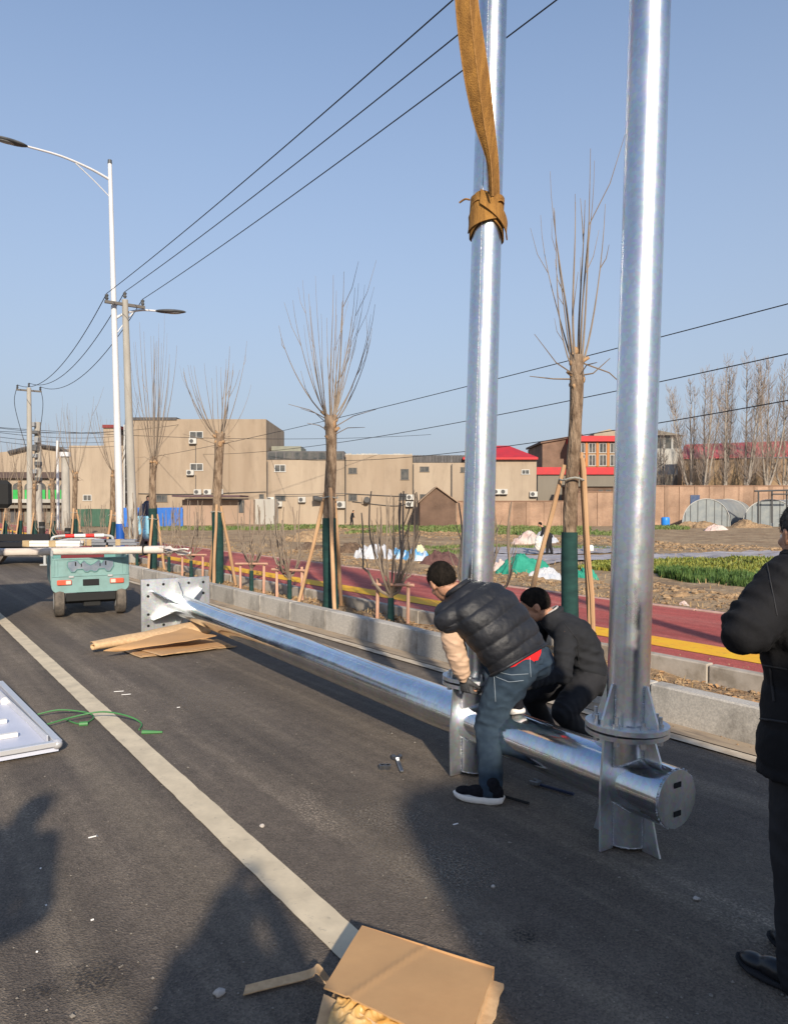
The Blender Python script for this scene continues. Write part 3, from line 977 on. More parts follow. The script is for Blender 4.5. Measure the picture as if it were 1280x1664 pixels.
def hand(mb, wrist, d, pn, side, curl=.5, k=1.0):
    """d: along the hand; pn: out of the palm; side: +1 thumb on d x pn"""
    d = Vector(d).normalized(); pn = Vector(pn); pn = (pn - d * pn.dot(d)).normalized(); l = d.cross(pn) * side
    for t in (-.026, -.009, .009, .026):
        mb.cyl(wrist + l * t * .6 * k, wrist + d * .085 * k + l * t * 1.12 * k, .014 * k, .0125 * k, 8)
    ln = (.040, .045, .042, .032)
    for i, t in enumerate((.029, .010, -.009, -.028)):
        p = wrist + d * .085 * k + l * t * 1.1 * k; a = curl * .4
        for j, f in enumerate((1.0, .72, .58)):
            a += curl * (.75 + .1 * i * .3)
            q = p + (d * math.cos(a) + pn * math.sin(a) + l * t * .8) * ln[i] * f * k
            mb.cyl(p, q, (.0095 - .001 * j) * k, (.0088 - .001 * j) * k, 8); mb.ball(q, (.0088 - .001 * j) * k, 8, 6); mb.ball(p, (.0095 - .001 * j) * k, 8, 6); p = q
    p = wrist + d * .025 * k + l * .030 * k
    for q, r in ((wrist + d * .055 * k + l * .055 * k + pn * .015 * k, .012), (wrist + d * .080 * k + l * .058 * k + pn * .036 * k, .010), (wrist + d * .098 * k + l * .045 * k + pn * .050 * k, .009)):
        mb.cyl(p, q, r * k, r * .9 * k, 8); mb.ball(q, r * .9 * k, 8, 6); p = q
def head(mb, c, f, up, k=1.0):
    M, r, f, u = frame(f, up)
    def at(x, y, z): return c + (r * x + f * y + u * z) * k
    mb.ball(at(0, -.008, .022), (.074 * k, .093 * k, .088 * k), 20, 14, M)
    mb.ball(at(0, .030, -.038), (.056 * k, .062 * k, .068 * k), 18, 12, M)      # jaw and cheeks
    mb.ball(at(0, .070, -.086), (.024 * k, .020 * k, .018 * k), 12, 8, M)       # chin
    mb.ball(at(0, .074, .012), (.050 * k, .022 * k, .016 * k), 14, 8, M)        # brow
    limb(mb, [at(0, .086, .000), at(0, .106, -.032)], [.009 * k, .014 * k], 10)  # nose
    for s in (-1, 1):
        mb.ball(at(s * .014, .092, -.036), .0085 * k, 8, 6)
        mb.ball(at(s * .040, .062, -.028), (.020 * k, .020 * k, .018 * k), 10, 8, M)
        mb.ball(at(s * .073, -.008, -.012), (.010 * k, .020 * k, .032 * k), 12, 10, M)   # ears
        mb.ball(at(s * .078, -.014, .004), (.007 * k, .016 * k, .016 * k), 10, 8, M)
    mb.ball(at(0, .084, -.062), (.022 * k, .012 * k, .006 * k), 12, 8, M); mb.ball(at(0, .082, -.072), (.019 * k, .012 * k, .007 * k), 12, 8, M)
def hair(c, f, up, m, parent, k=1.0, line=.05, crop=1.0):
    M, r, f, u = frame(f, up)
    mb = MB(); nu, nv = 48, 30; vs = []
    for j in range(nv + 1):
        th = math.pi * j / nv
        for i in range(nu):
            ph = 2 * math.pi * i / nu
            x, y, z = math.sin(th) * math.cos(ph), math.sin(th) * math.sin(ph), math.cos(th)
            # hairline: high at the forehead, low at the nape, above the ears
            lim = .34 * max(0, y) ** 2 + .30 * min(1, max(0, y - .45) * 3) - 1.02 * max(0, -y) ** .7 - .20 * (1 - abs(y)) + .05 * nz3((x * 4, y * 4, z * 4), 1, 2)
            e = min(1, max(0, (z - lim) * 2.6 + .5))
            q = Vector((x * .078, y * .100 - .012, z * (.093 if z > 0 else .100) + .022))
            q = q * (1 + (.030 + .022 * nz3((x * 3, y * 3, z * 3), 3.1, 4) + .016 * nz3((x, y, z), 14, 9) + .010 * nz3((x, y, z), 30, 11)) * e - .10 * (1 - e))
            vs.append(c + (r * q.x + f * q.y + u * q.z) * k * crop)
    fs = [(j * nu + i, (j + 1) * nu + i, (j + 1) * nu + (i + 1) % nu, j * nu + (i + 1) % nu) for j in range(nv) for i in range(nu)]
    mb.add(vs, fs)
    if k >= 1.0 and crop == 1.0:
        rg = random.Random(5); nv0 = len(vs)
        for _ in range(5200):
            j = rg.randint(1, nv - 2); i = rg.randint(0, nu - 1)
            th = math.pi * (j + rg.random()) / nv; ph = 2 * math.pi * (i + rg.random()) / nu
            x, y, z = math.sin(th) * math.cos(ph), math.sin(th) * math.sin(ph), math.cos(th)
            lim = .34 * max(0, y) ** 2 + .30 * min(1, max(0, y - .45) * 3) - 1.02 * max(0, -y) ** .7 - .20 * (1 - abs(y))
            if z < lim - .05 - .22 * rg.random() ** 2: continue
            q = Vector((x * .078, y * .100 - .012, z * (.093 if z > 0 else .100) + .022)) * 1.012
            p0 = c + (r * q.x + f * q.y + u * q.z) * k
            nr = (r * x + f * y + u * z).normalized(); tg = (u * -.7 + f * (.3 if y > 0 else -.3) + Vector((rg.uniform(-.6, .6), rg.uniform(-.6, .6), rg.uniform(-.6, .6)))).normalized()
            l = rg.uniform(.006, .013) * min(1, .45 + (z - lim) * 1.4) * k
            sd = nr.cross(tg).normalized() * .0011
            e = p0 + (nr * .75 + tg * .65) * l
            mb.add([p0 - sd, p0 + sd, e], [(0, 1, 2)])
    return mb.build('hair', m, parent, smooth=True, sharp=0)
def eyes(c, f, up, parent, k=1.0):
    M, r, f, u = frame(f, up)
    for s in (-1, 1):
        p = c + (r * s * .031 + f * .073 - u * .008) * k
        e = MB().ball(p, .0125 * k, 12, 8).build('eye', M_eye, parent, smooth=True)
        MB().ball(p + f * .0085 * k, .0062 * k, 10, 8).build('iris', M_iris, e, smooth=True)

def folds(lst, noise_amp=.004, sc=9, seed=1, st=None):
    """cloth relief: creases that ring a joint (centre, axis, wavelength, amplitude, reach) over soft rumples"""
    lst = [(Vector(c), Vector(a).normalized(), w, am, rc) for c, a, w, am, rc in lst]
    def fn(p, n):
        rg_ = 1 - 2.2 * abs(nz3((p.x + .3 * p.z, p.y, p.z * 1.6), sc * 1.5, seed + 11))
        d = noise_amp * (nz3(p, sc, seed) + .5 * nz3(p, sc * 2.3, seed + 3) + .75 * max(0, rg_) ** 2)
        for c, a, w, am, rc in lst:
            e = p - c; q = math.exp(-(e.length / rc) ** 2)
            if q < .02: continue
            ph = e.dot(a) * 6.283 / w + 2.6 * nz3(p, 7, seed + 5)
            s = math.sin(ph)
            d += am * q * (s * abs(s) ** .0 if s > 0 else s * .6) * (.6 + .6 * nz3(p, 6, seed + 8))
        return d
    return fn
def shoe(parent, heel, toe, mu, ms, h=.105, w=.048, sole_h=.028, up=None):
    heel, toe = Vector(heel), Vector(toe)
    f = (toe - heel); L_ = f.length; f = f.normalized(); u = Vector(up or (0, 0, 1)); u = (u - f * u.dot(f)).normalized(); r = f.cross(u)
    prof = [(-.02, .62), (.06, .86), (.2, .92), (.4, .84), (.62, 1.0), (.8, 1.02), (.93, .78), (1.0, .42), (1.03, .0)]
    # sole: outline lofted upwards, lifted at heel and toe
    out = [heel + f * L_ * a + r * w * b for a, b in prof] + [heel + f * L_ * a - r * w * b for a, b in prof[-2::-1]]
    rows = []
    for hh, g in ((.002, .90), (.006, .99), (sole_h * .55, 1.03), (sole_h * .85, 1.01), (sole_h, .95)):
        row = []
        c = heel + f * L_ * .5
        for p in out:
            a = (p - heel).dot(f) / L_
            lift = .016 * max(0, a - .74) / .26 + (.010 * max(0, .12 - a) / .12) + (.010 * max(0, .25 - abs(a - .08)) / .25 * (1 if hh > .02 else 0))
            row.append(c + (p - c) * g + u * (hh + lift * (1 if hh < .02 else .55)))
        rows.append(row)
    if (rows[0][1] - rows[0][0]).cross(u).dot(rows[0][0] - heel - f * L_ * .5) < 0: rows = [q[::-1] for q in rows]
    s = MB(); s.loft(rows)
    so = s.build('shoe_sole', ms, parent, smooth=True, sharp=50)
    m = MB()
    b = sole_h * .8
    m.ball(heel + f * L_ * .80 + u * (b + .016), (w * .80, L_ * .20, .032), 16, 10, Matrix((r, f, u)).transposed())
    m.ball(heel + f * L_ * .52 + u * (b + .022), (w * .80, L_ * .25, .042), 16, 10, Matrix((r, f, u)).transposed())
    m.ball(heel + f * L_ * .14 + u * (b + .030), (w * .78, L_ * .17, .052), 16, 10, Matrix((r, f, u)).transposed())
    limb(m, [heel + f * L_ * .18 + u * (b + .03), heel + f * L_ * .20 + u * (b + h * .75)], [w * .78, w * .80], 14)
    remesh('shoe_upper', m, mu, parent, .007, 4)
    return so

# ------------------------------------------------------------------ worker in the black padded vest
def Vn(*a): return Vector(a).normalized()
hipC = P(846, 1078, 4.28); neck = P(750, 964, 4.33)
Rt = Vn(.70, .62, .34); Rh = Vn(.74, .62, .24)
shL, elL, wrL = P(729, 1000, 4.22), P(741, 1060, 4.27), P(753, 1100, 4.33)
shR = neck + Rt * .15; elR, wrR = Vector((.60, 4.64, .90)), Vector((.605, 4.66, .67))
hipL, hipR = hipC - Rh * .095, hipC + Rh * .095
knL, anL = P(793, 1180, 4.25), P(799, 1284, 4.09)
anR = Vector((.705, 4.235, .56)); knR = Vector((.575, 4.57, .74))
hd = P(718, 945, 4.36); hf, hu = Vn(-.30, .82, -.55), Vn(-.36, .36, .86)
w1 = thing('person', 'worker in black padded vest and blue jeans bending with one foot on the pole', 'person', Vector((.52, 4.07, 0)))
sp = (neck - hipC).normalized(); bk = Rt.cross(sp).normalized()     # bk points out of the back
if bk.y > 0: bk = -bk
shR = shR - bk * .085 - sp * .05
def spine(t):      # 0 hips .. 1 neck, rounded back
    return hipC.lerp(neck, t) + bk * .055 * math.sin(math.pi * min(1, t * .95))
b = MB()
torso(b, [(spine(t), Rh.lerp(Rt, t) * a, bk * c) for t, a, c in ((-.08, .145, .09), (.15, .15, .10), (.4, .15, .10), (.7, .17, .105), (.92, .15, .085), (1.05, .07, .06))])
limb(b, [neck - bk * .01, hd - hu * .05 - hf * .02], [.058, .055])
head(b, hd, hf, hu)
limb(b, [shL, elL, wrL], [.050, .042, .029]); limb(b, [shR, elR, wrR], [.050, .042, .029])
hand(b, wrL, Vn(.25, .25, -.95), Vn(.5, .55, .2), 1, .75); hand(b, wrR, Vn(-.1, .0, -1), Vn(-.9, -.2, 0), -1, .7)
limb(b, [hipL, knL, anL], [.080, .055, .040]); limb(b, [hipR, knR, anR], [.080, .055, .040])
limb(b, [anL - Vector((0, 0, .03)), Vector((.45, 4.10, .05))], [.034, .026]); limb(b, [anR - Vector((0, 0, .03)), Vector((.655, 4.38, .50))], [.034, .026])
remesh('body', b, M_skin, w1, .0075, 3)
hair(hd, hf, hu, M_hair, w1); eyes(hd, hf, hu, w1)
# quilted vest: one padded shell with shallow baffles across the back
m = MB()
torso(m, [(spine(t) - sp * dz, Rh.lerp(Rt, max(0, t)) * a, bk * c) for t, a, c, dz in ((.035, .205, .132, 0), (.2, .212, .140, 0), (.45, .215, .145, 0), (.7, .222, .145, 0), (.85, .205, .130, 0), (.97, .145, .105, 0), (1.04, .095, .085, 0))], 28)
limb(m, [neck - sp * .09 - Rt * .05, shL + (elL - shL).normalized() * .012], [.112, .096], 18)
limb(m, [neck - sp * .12 + Rt * .03 - bk * .03, shR], [.10, .085], 18)
slen = (neck - hipC).length
def vestd(p, n):
    e = p - hipC; t = e.dot(sp) / slen; w = e.dot(Rt)
    t2 = t + .22 * w + .03 * nz3(p, 4, 2)
    q = abs(math.sin(math.pi * (t2 * 5.2 + .1)))
    d = .013 * q ** .45 - .008
    if t < .06: d = .004
    d += .006 * nz3(p, 6, 3) + .005 * abs(nz3((p.x * 1.0, p.y, p.z), 16, 5)) - .0035 * abs(nz3(p, 9, 9)) * 2
    return d
vest = remesh('padded_vest', m, M_vest, w1, .0085, 3, vestd)
# stand-up collar and hem cord
cm = MB(); pts = [spine(1.035) + sp * .02 + (Rt * math.cos(w) * .080 + bk * math.sin(w) * .070) for w in np.linspace(0, 2 * math.pi, 25)]
cm.tube(pts, .016, 10, False); cm.build('collar', M_vest, vest, smooth=True)
hm = MB(); pts = [spine(.045) + (Rh * math.copysign(abs(math.cos(w)) ** .86, math.cos(w)) * .208 + bk * math.copysign(abs(math.sin(w)) ** .86, math.sin(w)) * .134) for w in np.linspace(0, 2 * math.pi, 49)]
hm.tube(pts, .010, 8, False); hm.build('hem_band', M_vest, vest, smooth=True)
ah = MB()
x = (elL - shL).normalized()
pts = [shL + x * .030 + (x.orthogonal().normalized() * math.cos(w) + x.cross(x.orthogonal().normalized()) * math.sin(w)) * .080 for w in np.linspace(0, 2 * math.pi, 25)]
ah.tube(pts, .012, 8, False); ah.build('armhole_trim', M_vest, vest, smooth=True)
m = MB(); limb(m, [shL, shL.lerp(elL, .5), elL, wrL.lerp(elL, .5), wrL.lerp(elL, .08)], [.060, .066, .062, .054, .042], 16)
remesh('sleeve', m, M_beige, w1, .0085, 4, folds([(elL, elL - shL, .055, .005, .10), (wrL, wrL - elL, .035, .005, .07), (shL, (1, 0, 1), .07, .004, .1)], .008, 10, 2))
m = MB(); limb(m, [shR, elR, wrR.lerp(elR, .1)], [.068, .054, .038], 16)
remesh('sleeve', m, M_beige, w1, .0085, 4, folds([(elR, elR - shR, .055, .006, .10)], .007, 10, 3))
m = MB(); limb(m, [wrL.lerp(elL, .10), wrL], [.036, .035], 12); hand(m, wrL, Vn(.25, .25, -.95), Vn(.5, .55, .2), 1, .75, 1.16)
remesh('glove', m, M_glove, w1, .005, 2)
m = MB(); limb(m, [wrR.lerp(elR, .10), wrR], [.036, .035], 12); hand(m, wrR, Vn(-.1, .0, -1), Vn(-.9, -.2, 0), -1, .7, 1.16)
remesh('glove', m, M_glove, w1, .005, 2)
# red undershirt showing between the vest and the waistband
m = MB(); torso(m, [(spine(t), Rh * a, bk * c) for t, a, c in ((-.09, .160, .124), (-.03, .170, .136), (.12, .178, .130))])
remesh('undershirt', m, M_redtop, w1, .009, 3, folds([], .003, 14, 6))
# jeans
m = MB()
torso(m, [(spine(-.10), Rh * .172, bk * .138), (hipC - sp * .09, Rh * .170, bk * .132), (hipC + Vector((.012, .01, -.10)), Rh * .165, bk * .12), (hipC + Vector((-.01, .03, -.16)), Rh * .14, bk * .09)])
limb(m, [hipL - sp * .03, hipL.lerp(knL, .45), knL, knL.lerp(anL, .5), anL + Vector((0, 0, .005))], [.116, .104, .078, .067, .063], 18)
limb(m, [hipR - sp * .03, hipR.lerp(knR, .45), knR, knR.lerp(anR, .5), anR + Vector((0, 0, .03))], [.112, .096, .076, .068, .062], 18)
m.ball(hipC - Rh * .075 + bk * .045 - sp * .035, .092, 16, 12); m.ball(hipC + Rh * .060 + bk * .045 - sp * .035, .088, 16, 12)
remesh('jeans', m, M_denim, w1, .0085, 4, folds([(knL + Vector((0, -.05, .02)), (.2, 0, 1), .06, .009, .12), (anL + Vector((0, 0, .03)), (0, 0, 1), .05, .008, .10),
        (hipL - Vector((.02, 0, .12)), (.5, 0, 1), .07, .007, .12), (hipR - Vector((0, 0, .06)), (-.4, 0, 1), .05, .008, .12), (knL.lerp(anL, .5), (.3, 0, 1), .11, .004, .12)], .007, 7, 4))
wb = MB(); pts = [spine(-.085) + (Rh * math.cos(w) * .170 + bk * math.sin(w) * .136) for w in np.linspace(0, 2 * math.pi, 73)]
pts = [p + sp * .006 * math.sin(i * 2.1) for i, p in enumerate(pts)]
wb.tube(pts, [.016 + .003 * math.sin(i * 2.4) for i in range(73)], 8, False); wb.build('waistband', M_denim, w1, smooth=True)
# seams of the back pocket and yoke, laid on the seat of the jeans
def onseat(px, py):
    """first point of the jeans along the line through a pixel"""
    d = (P(px, py, 4) - Vector((0, 0, CAMZ))).normalized()
    jo = [c for c in w1.children if c.name.startswith('jeans')][0]
    ok, loc, nr, _ = jo.ray_cast(Vector((0, 0, CAMZ)) - w1.location, d)
    return (loc + w1.location + nr * .002) if ok else None
def seam(pp, r=.0022):
    pts = [onseat(*q) for q in pp]; pts = [q for q in pts if q is not None]
    if len(pts) > 2: MB().tube(pts, r, 6).build('seam', M_denimseam, w1, smooth=True)
def lerp2(a, b, n): return [(a[0] + (b[0] - a[0]) * i / (n - 1), a[1] + (b[1] - a[1]) * i / (n - 1)) for i in range(n)]
bpy.context.view_layer.update()
seam(lerp2((806, 1100), (826, 1108), 8) + lerp2((828, 1108), (850, 1106), 8))
seam(lerp2((803, 1100), (805, 1140), 10))
seam(lerp2((799, 1090), (830, 1097), 8) + lerp2((832, 1097), (858, 1095), 8))
seam(lerp2((860, 1068), (862, 1100), 10))
shoe(w1, Vector((.600, 4.040, 0)), Vector((.345, 4.135, 0)), M_shoe, M_sole, sole_h=.036)
pu = Vector((0, 0, 1))
pz = .4535
shoe(w1, Vector((.715, 4.17, pz)), Vector((.640, 4.42, pz)), M_shoe, M_sole, sole_h=.034)

# ------------------------------------------------------------------ crouching worker
hipC2 = P(955, 1100, 4.95); neck2 = P(897, 1004, 4.95)
R2 = Vn(.15, 1, 0.0)
w2 = thing('person', 'worker in dark grey jacket and black trousers crouching beyond the lying pole', 'person', Vector((1.15, 4.95, 0)))
sp2 = (neck2 - hipC2).normalized(); bk2 = R2.cross(sp2).normalized()
if bk2.x < 0: bk2 = -bk2
hd2 = P(868, 984, 4.93); hf2, hu2 = Vn(-.90, .10, -.42), Vn(-.38, .05, .92)
shL2, elL2, wrL2 = P(918, 1030, 4.78), P(915, 1096, 4.70), P(852, 1110, 4.58)
shR2, elR2, wrR2 = Vector((1.05, 5.13, .88)), Vector((.93, 5.02, .64)), Vector((.72, 4.86, .62))
hipL2, knL2, anL2 = hipC2 - R2 * .09, P(914, 1157, 4.62), P(962, 1209, 4.86)
hipR2, knR2, anR2 = hipC2 + R2 * .09, P(862, 1130, 4.96), P(893, 1190, 5.10)
def spine2(t): return hipC2.lerp(neck2, t) + bk2 * .075 * math.sin(math.pi * min(1, max(0, t)))
b = MB()
torso(b, [(spine2(t), R2 * a, bk2 * c) for t, a, c in ((-.08, .145, .10), (.15, .145, .10), (.4, .15, .10), (.7, .17, .10), (.92, .14, .085), (1.05, .07, .06))])
limb(b, [neck2, hd2 - hu2 * .05 - hf2 * .02], [.057, .054]); head(b, hd2, hf2, hu2)
limb(b, [shL2, elL2, wrL2], [.050, .042, .029]); limb(b, [shR2, elR2, wrR2], [.050, .042, .029])
hand(b, wrL2, Vn(-1, -.25, -.1), Vn(0, .1, -1), -1, .6); hand(b, wrR2, Vn(-1, -.3, -.2), Vn(0, .1, -1), 1, .6)
limb(b, [hipL2, knL2, anL2], [.080, .055, .040]); limb(b, [hipR2, knR2, anR2], [.080, .055, .040])
for a_ in (anL2, anR2): limb(b, [a_ - Vector((0, 0, .03)), a_ + Vector((-.12, -.02, -.05))], [.034, .026])
remesh('body', b, M_skin, w2, .0075, 3)
hair(hd2, hf2, hu2, M_hair, w2); eyes(hd2, hf2, hu2, w2)
m = MB()
torso(m, [(spine2(t), R2 * a, bk2 * c) for t, a, c in ((-.03, .178, .135), (.06, .178, .132), (.17, .175, .125), (.4, .175, .12), (.65, .19, .125), (.85, .17, .11), (1.0, .11, .085), (1.10, .085, .07))])
limb(m, [shL2 + Vector((.01, .03, 0)), shL2.lerp(elL2, .5), elL2, elL2.lerp(wrL2, .5), wrL2.lerp(elL2, .05)], [.078, .068, .060, .052, .044], 16)
limb(m, [shR2, elR2, wrR2.lerp(elR2, .05)], [.076, .060, .044], 16)
remesh('jacket', m, M_jacket, w2, .009, 4, folds([(elL2, elL2 - shL2, .05, .010, .14), (elL2.lerp(wrL2, .5), wrL2 - elL2, .045, .009, .13), (hipC2 + sp2 * .10 - R2 * .16, (.4, 0, 1), .06, .010, .18),
        (shL2 + Vector((.05, 0, -.08)), (-.7, 0, 1), .07, .006, .15), (spine2(.3) + bk2 * .1, sp2, .08, .005, .18)], .006, 6, 11))
cm = MB(); pts = [neck2 + sp2 * .025 - hf2 * .01 + (R2 * math.cos(w) * .070 + bk2 * math.sin(w) * .068) for w in np.linspace(0, 2 * math.pi, 25)]
cm.tube(pts, .022, 10, False); cm.build('collar', M_jacket, w2, smooth=True)
cm = MB(); pts = [neck2 + sp2 * .050 - hf2 * .005 + (R2 * math.cos(w) * .066 + bk2 * math.sin(w) * .064) for w in np.linspace(0, 2 * math.pi, 25)]
cm.tube(pts, .007, 8, False); cm.build('inner_collar', M_collar, w2, smooth=True)
m = MB()
torso(m, [(spine2(.02), R2 * .166, bk2 * .122), (spine2(-.08), R2 * .170, bk2 * .128), (hipC2 + Vector((-.01, 0, -.08)), R2 * .16, bk2 * .11)])
m.ball(hipC2 + bk2 * .05 - sp2 * .045 - R2 * .07, .095, 16, 12); m.ball(hipC2 + bk2 * .05 - sp2 * .045 + R2 * .07, .095, 16, 12)
limb(m, [hipL2, hipL2.lerp(knL2, .5), knL2, knL2.lerp(anL2, .5), anL2], [.108, .092, .074, .064, .056], 18)
limb(m, [hipR2, hipR2.lerp(knR2, .5), knR2, knR2.lerp(anR2, .5), anR2], [.108, .092, .074, .064, .056], 18)
remesh('trousers', m, M_trousers, w2, .009, 4, folds([(knL2, knL2 - hipL2, .05, .008, .13), (hipL2 + Vector((-.08, 0, -.03)), (1, 0, .4), .05, .008, .13)], .004, 7, 12))
for a_ in (anL2, anR2):
    shoe(w2, Vector((a_.x + .06, a_.y + .02, 0)), Vector((a_.x - .20, a_.y - .03, 0)), M_leather, M_trousers, sole_h=.02)

# ------------------------------------------------------------------ standing man on the right, arms crossed
f3 = Vn(-.60, .80, 0); R3 = Vector((f3.y, -f3.x, 0)); up = Vector((0, 0, 1))
c3 = Vector((1.46, 2.53, 0))
w3 = thing('person', 'man in long black padded coat standing with folded arms at the right edge', 'person', c3)
hd3 = Vector((1.425, 2.56, 1.555)); neck3 = Vector((1.45, 2.545, 1.43))
shL3, shR3 = neck3 - R3 * .185 - up * .03, neck3 + R3 * .185 - up * .03
elL3, wrL3 = Vector((1.135, 2.36, 1.255)), Vector((1.33, 2.66, 1.20))
elR3, wrR3 = shR3 + R3 * .07 + f3 * .05 - up * .27, Vector((1.33, 2.62, 1.23))
hipc3 = Vector((1.46, 2.52, .88)); hipL3, hipR3 = hipc3 - R3 * .095, hipc3 + R3 * .095
knL3, anL3 = hipL3 - R3 * .01 + f3 * .02 - up * .40, hipL3 - R3 * .015 - up * .80
knR3, anR3 = hipR3 + R3 * .01 + f3 * .02 - up * .40, hipR3 + R3 * .02 - up * .80
def stand_body(n, hdp, hf, hu, nk, sL, eL, wL, sR, eR, wR, hc, hL, kL, aL, hR, kR, aR, Rv, fv, parent, vox=.0075, hands=True):
    b = MB()
    torso(b, [(hc - up * .08, Rv * .15, fv * .10), (hc + up * .05, Rv * .155, fv * .10), (hc + up * .2, Rv * .14, fv * .095), (hc + up * .38, Rv * .165, fv * .105), (nk - up * .06, Rv * .15, fv * .085), (nk, Rv * .07, fv * .06)])
    limb(b, [nk - up * .02, hdp - hu * .05], [.060, .056]); head(b, hdp, hf, hu)
    limb(b, [sL, eL, wL], [.052, .043, .030]); limb(b, [sR, eR, wR], [.052, .043, .030])
    if hands:
        hand(b, wL, (wL - eL), hands[0], hands[1], .5); hand(b, wR, (wR - eR), hands[2], hands[3], .5)
    limb(b, [hL, kL, aL], [.085, .057, .042]); limb(b, [hR, kR, aR], [.085, .057, .042])
    for a_ in (aL, aR): limb(b, [a_ - up * .03, a_ + fv * .13 - up * .05], [.034, .026])
    return remesh('body', b, M_skin, parent, vox, 3)
hf3 = Vn(-.06, .99, -.06)
stand_body(3, hd3, hf3, up, neck3, shL3, elL3, wrL3, shR3, elR3, wrR3, hipc3, hipL3, knL3, anL3, hipR3, knR3, anR3, R3, f3, w3, hands=(-f3, 1, -f3, -1))
hair(hd3, hf3, up, M_hairgrey, w3); eyes(hd3, hf3, up, w3)
m = MB()
def coat_secs(c, nk, R_, f_, wide=1.0, low=.02):
    return [(Vector((c.x, c.y, low + .72)), R_ * .225 * wide, f_ * .165), (Vector((c.x, c.y, .92)), R_ * .215 * wide, f_ * .155), (Vector((c.x, c.y, 1.08)), R_ * .205 * wide, f_ * .145),
            (Vector((c.x, c.y, 1.25)), R_ * .225 * wide, f_ * .155), (nk - up * .08, R_ * .20 * wide, f_ * .125), (nk - up * .01, R_ * .115, f_ * .095), (nk + up * .045, R_ * .085, f_ * .085)]
torso(m, coat_secs(c3, neck3, R3, f3))
limb(m, [shL3, shL3.lerp(elL3, .5), elL3, elL3.lerp(wrL3, .5), wrL3], [.092, .086, .078, .068, .055], 16)
limb(m, [shR3, shR3.lerp(elR3, .5), elR3, elR3.lerp(wrR3, .5), wrR3], [.092, .086, .078, .068, .055], 16)
fl3 = folds([(elL3, elL3 - shL3, .055, .012, .16), (shL3 + Vector((0, -.05, -.05)), (1, 0, .8), .06, .008, .15), (elL3.lerp(wrL3, .4), wrL3 - elL3, .05, .010, .14)], .006, 6, 21)
def coat3(p, n):
    d = fl3(p, n)
    if p.z < 1.28 and (p - elL3).length > .16: d += .012 * abs(math.sin(math.pi * (p.z + .015 * nz3(p, 5, 2)) / .13)) ** .6 - .006
    return d
remesh('padded_coat', m, M_coat, w3, .010, 4, coat3)
cm = MB(); pts = [neck3 + up * .045 + (R3 * math.cos(w) * .080 + f3 * math.sin(w) * .085) for w in np.linspace(0, 2 * math.pi, 33)]
cm.tube(pts, .026, 10, False); cm.build('collar', M_coat, w3, smooth=True)
m = MB()
torso(m, [(hipc3 + up * .10, R3 * .16, f3 * .115), (hipc3, R3 * .17, f3 * .125), (hipc3 - up * .10, R3 * .165, f3 * .12)])
limb(m, [hipL3, hipL3.lerp(knL3, .5), knL3, knL3.lerp(anL3, .5), anL3 - up * .03], [.115, .098, .080, .072, .068], 18)
limb(m, [hipR3, hipR3.lerp(knR3, .5), knR3, knR3.lerp(anR3, .5), anR3 - up * .03], [.115, .098, .080, .072, .068], 18)
remesh('trousers', m, M_trousers, w3, .010, 4, folds([(knL3, (.3, 0, 1), .09, .006, .16), (anL3 + up * .04, (0, 0, 1), .045, .008, .10)], .004, 6, 22))
for a_ in (anL3, anR3):
    h = Vector((a_.x, a_.y, 0)) - f3 * .06
    shoe(w3, h, h + f3 * .27, M_leather, M_trousers, sole_h=.022)

def dress_seam(w, part, pp, m, r=.003, name='seam'):
    bpy.context.view_layer.update()
    g_ = [c for c in w.children if c.name.startswith(part)][0]; out = []
    for q in pp:
        d = (P(q[0], q[1], 4) - Vector((0, 0, CAMZ))).normalized()
        ok, loc, nr, _ = g_.ray_cast(Vector((0, 0, CAMZ)) - w.location, d)
        if ok and (not out or ((loc + w.location) - out[-1]).length < .12): out.append(loc + w.location + nr * r * .6)
    if len(out) > 3: MB().tube(out, r, 6).build(name, m, w, smooth=True)
M_seamdk = mat('dark_stitching', (.020, .020, .022), .7)
dress_seam(w3, 'padded_coat', lerp2((1246, 915), (1262, 1000), 14), M_seamdk, .002)
dress_seam(w3, 'padded_coat', lerp2((1252, 1085), (1258, 1140), 14), M_seamdk, .004, 'pocket_welt')
dress_seam(w3, 'padded_coat', lerp2((1236, 1168), (1279, 1174), 18), M_seamdk, .004)
dress_seam(w3, 'padded_coat', lerp2((1234, 1080), (1279, 1088), 18), M_seamdk, .003)
dress_seam(w2, 'jacket', lerp2((916, 1012), (938, 1040), 8) + lerp2((939, 1043), (940, 1080), 8), M_seamdk, .003)
dress_seam(w2, 'jacket', lerp2((926, 1097), (978, 1078), 14), M_seamdk, .004)

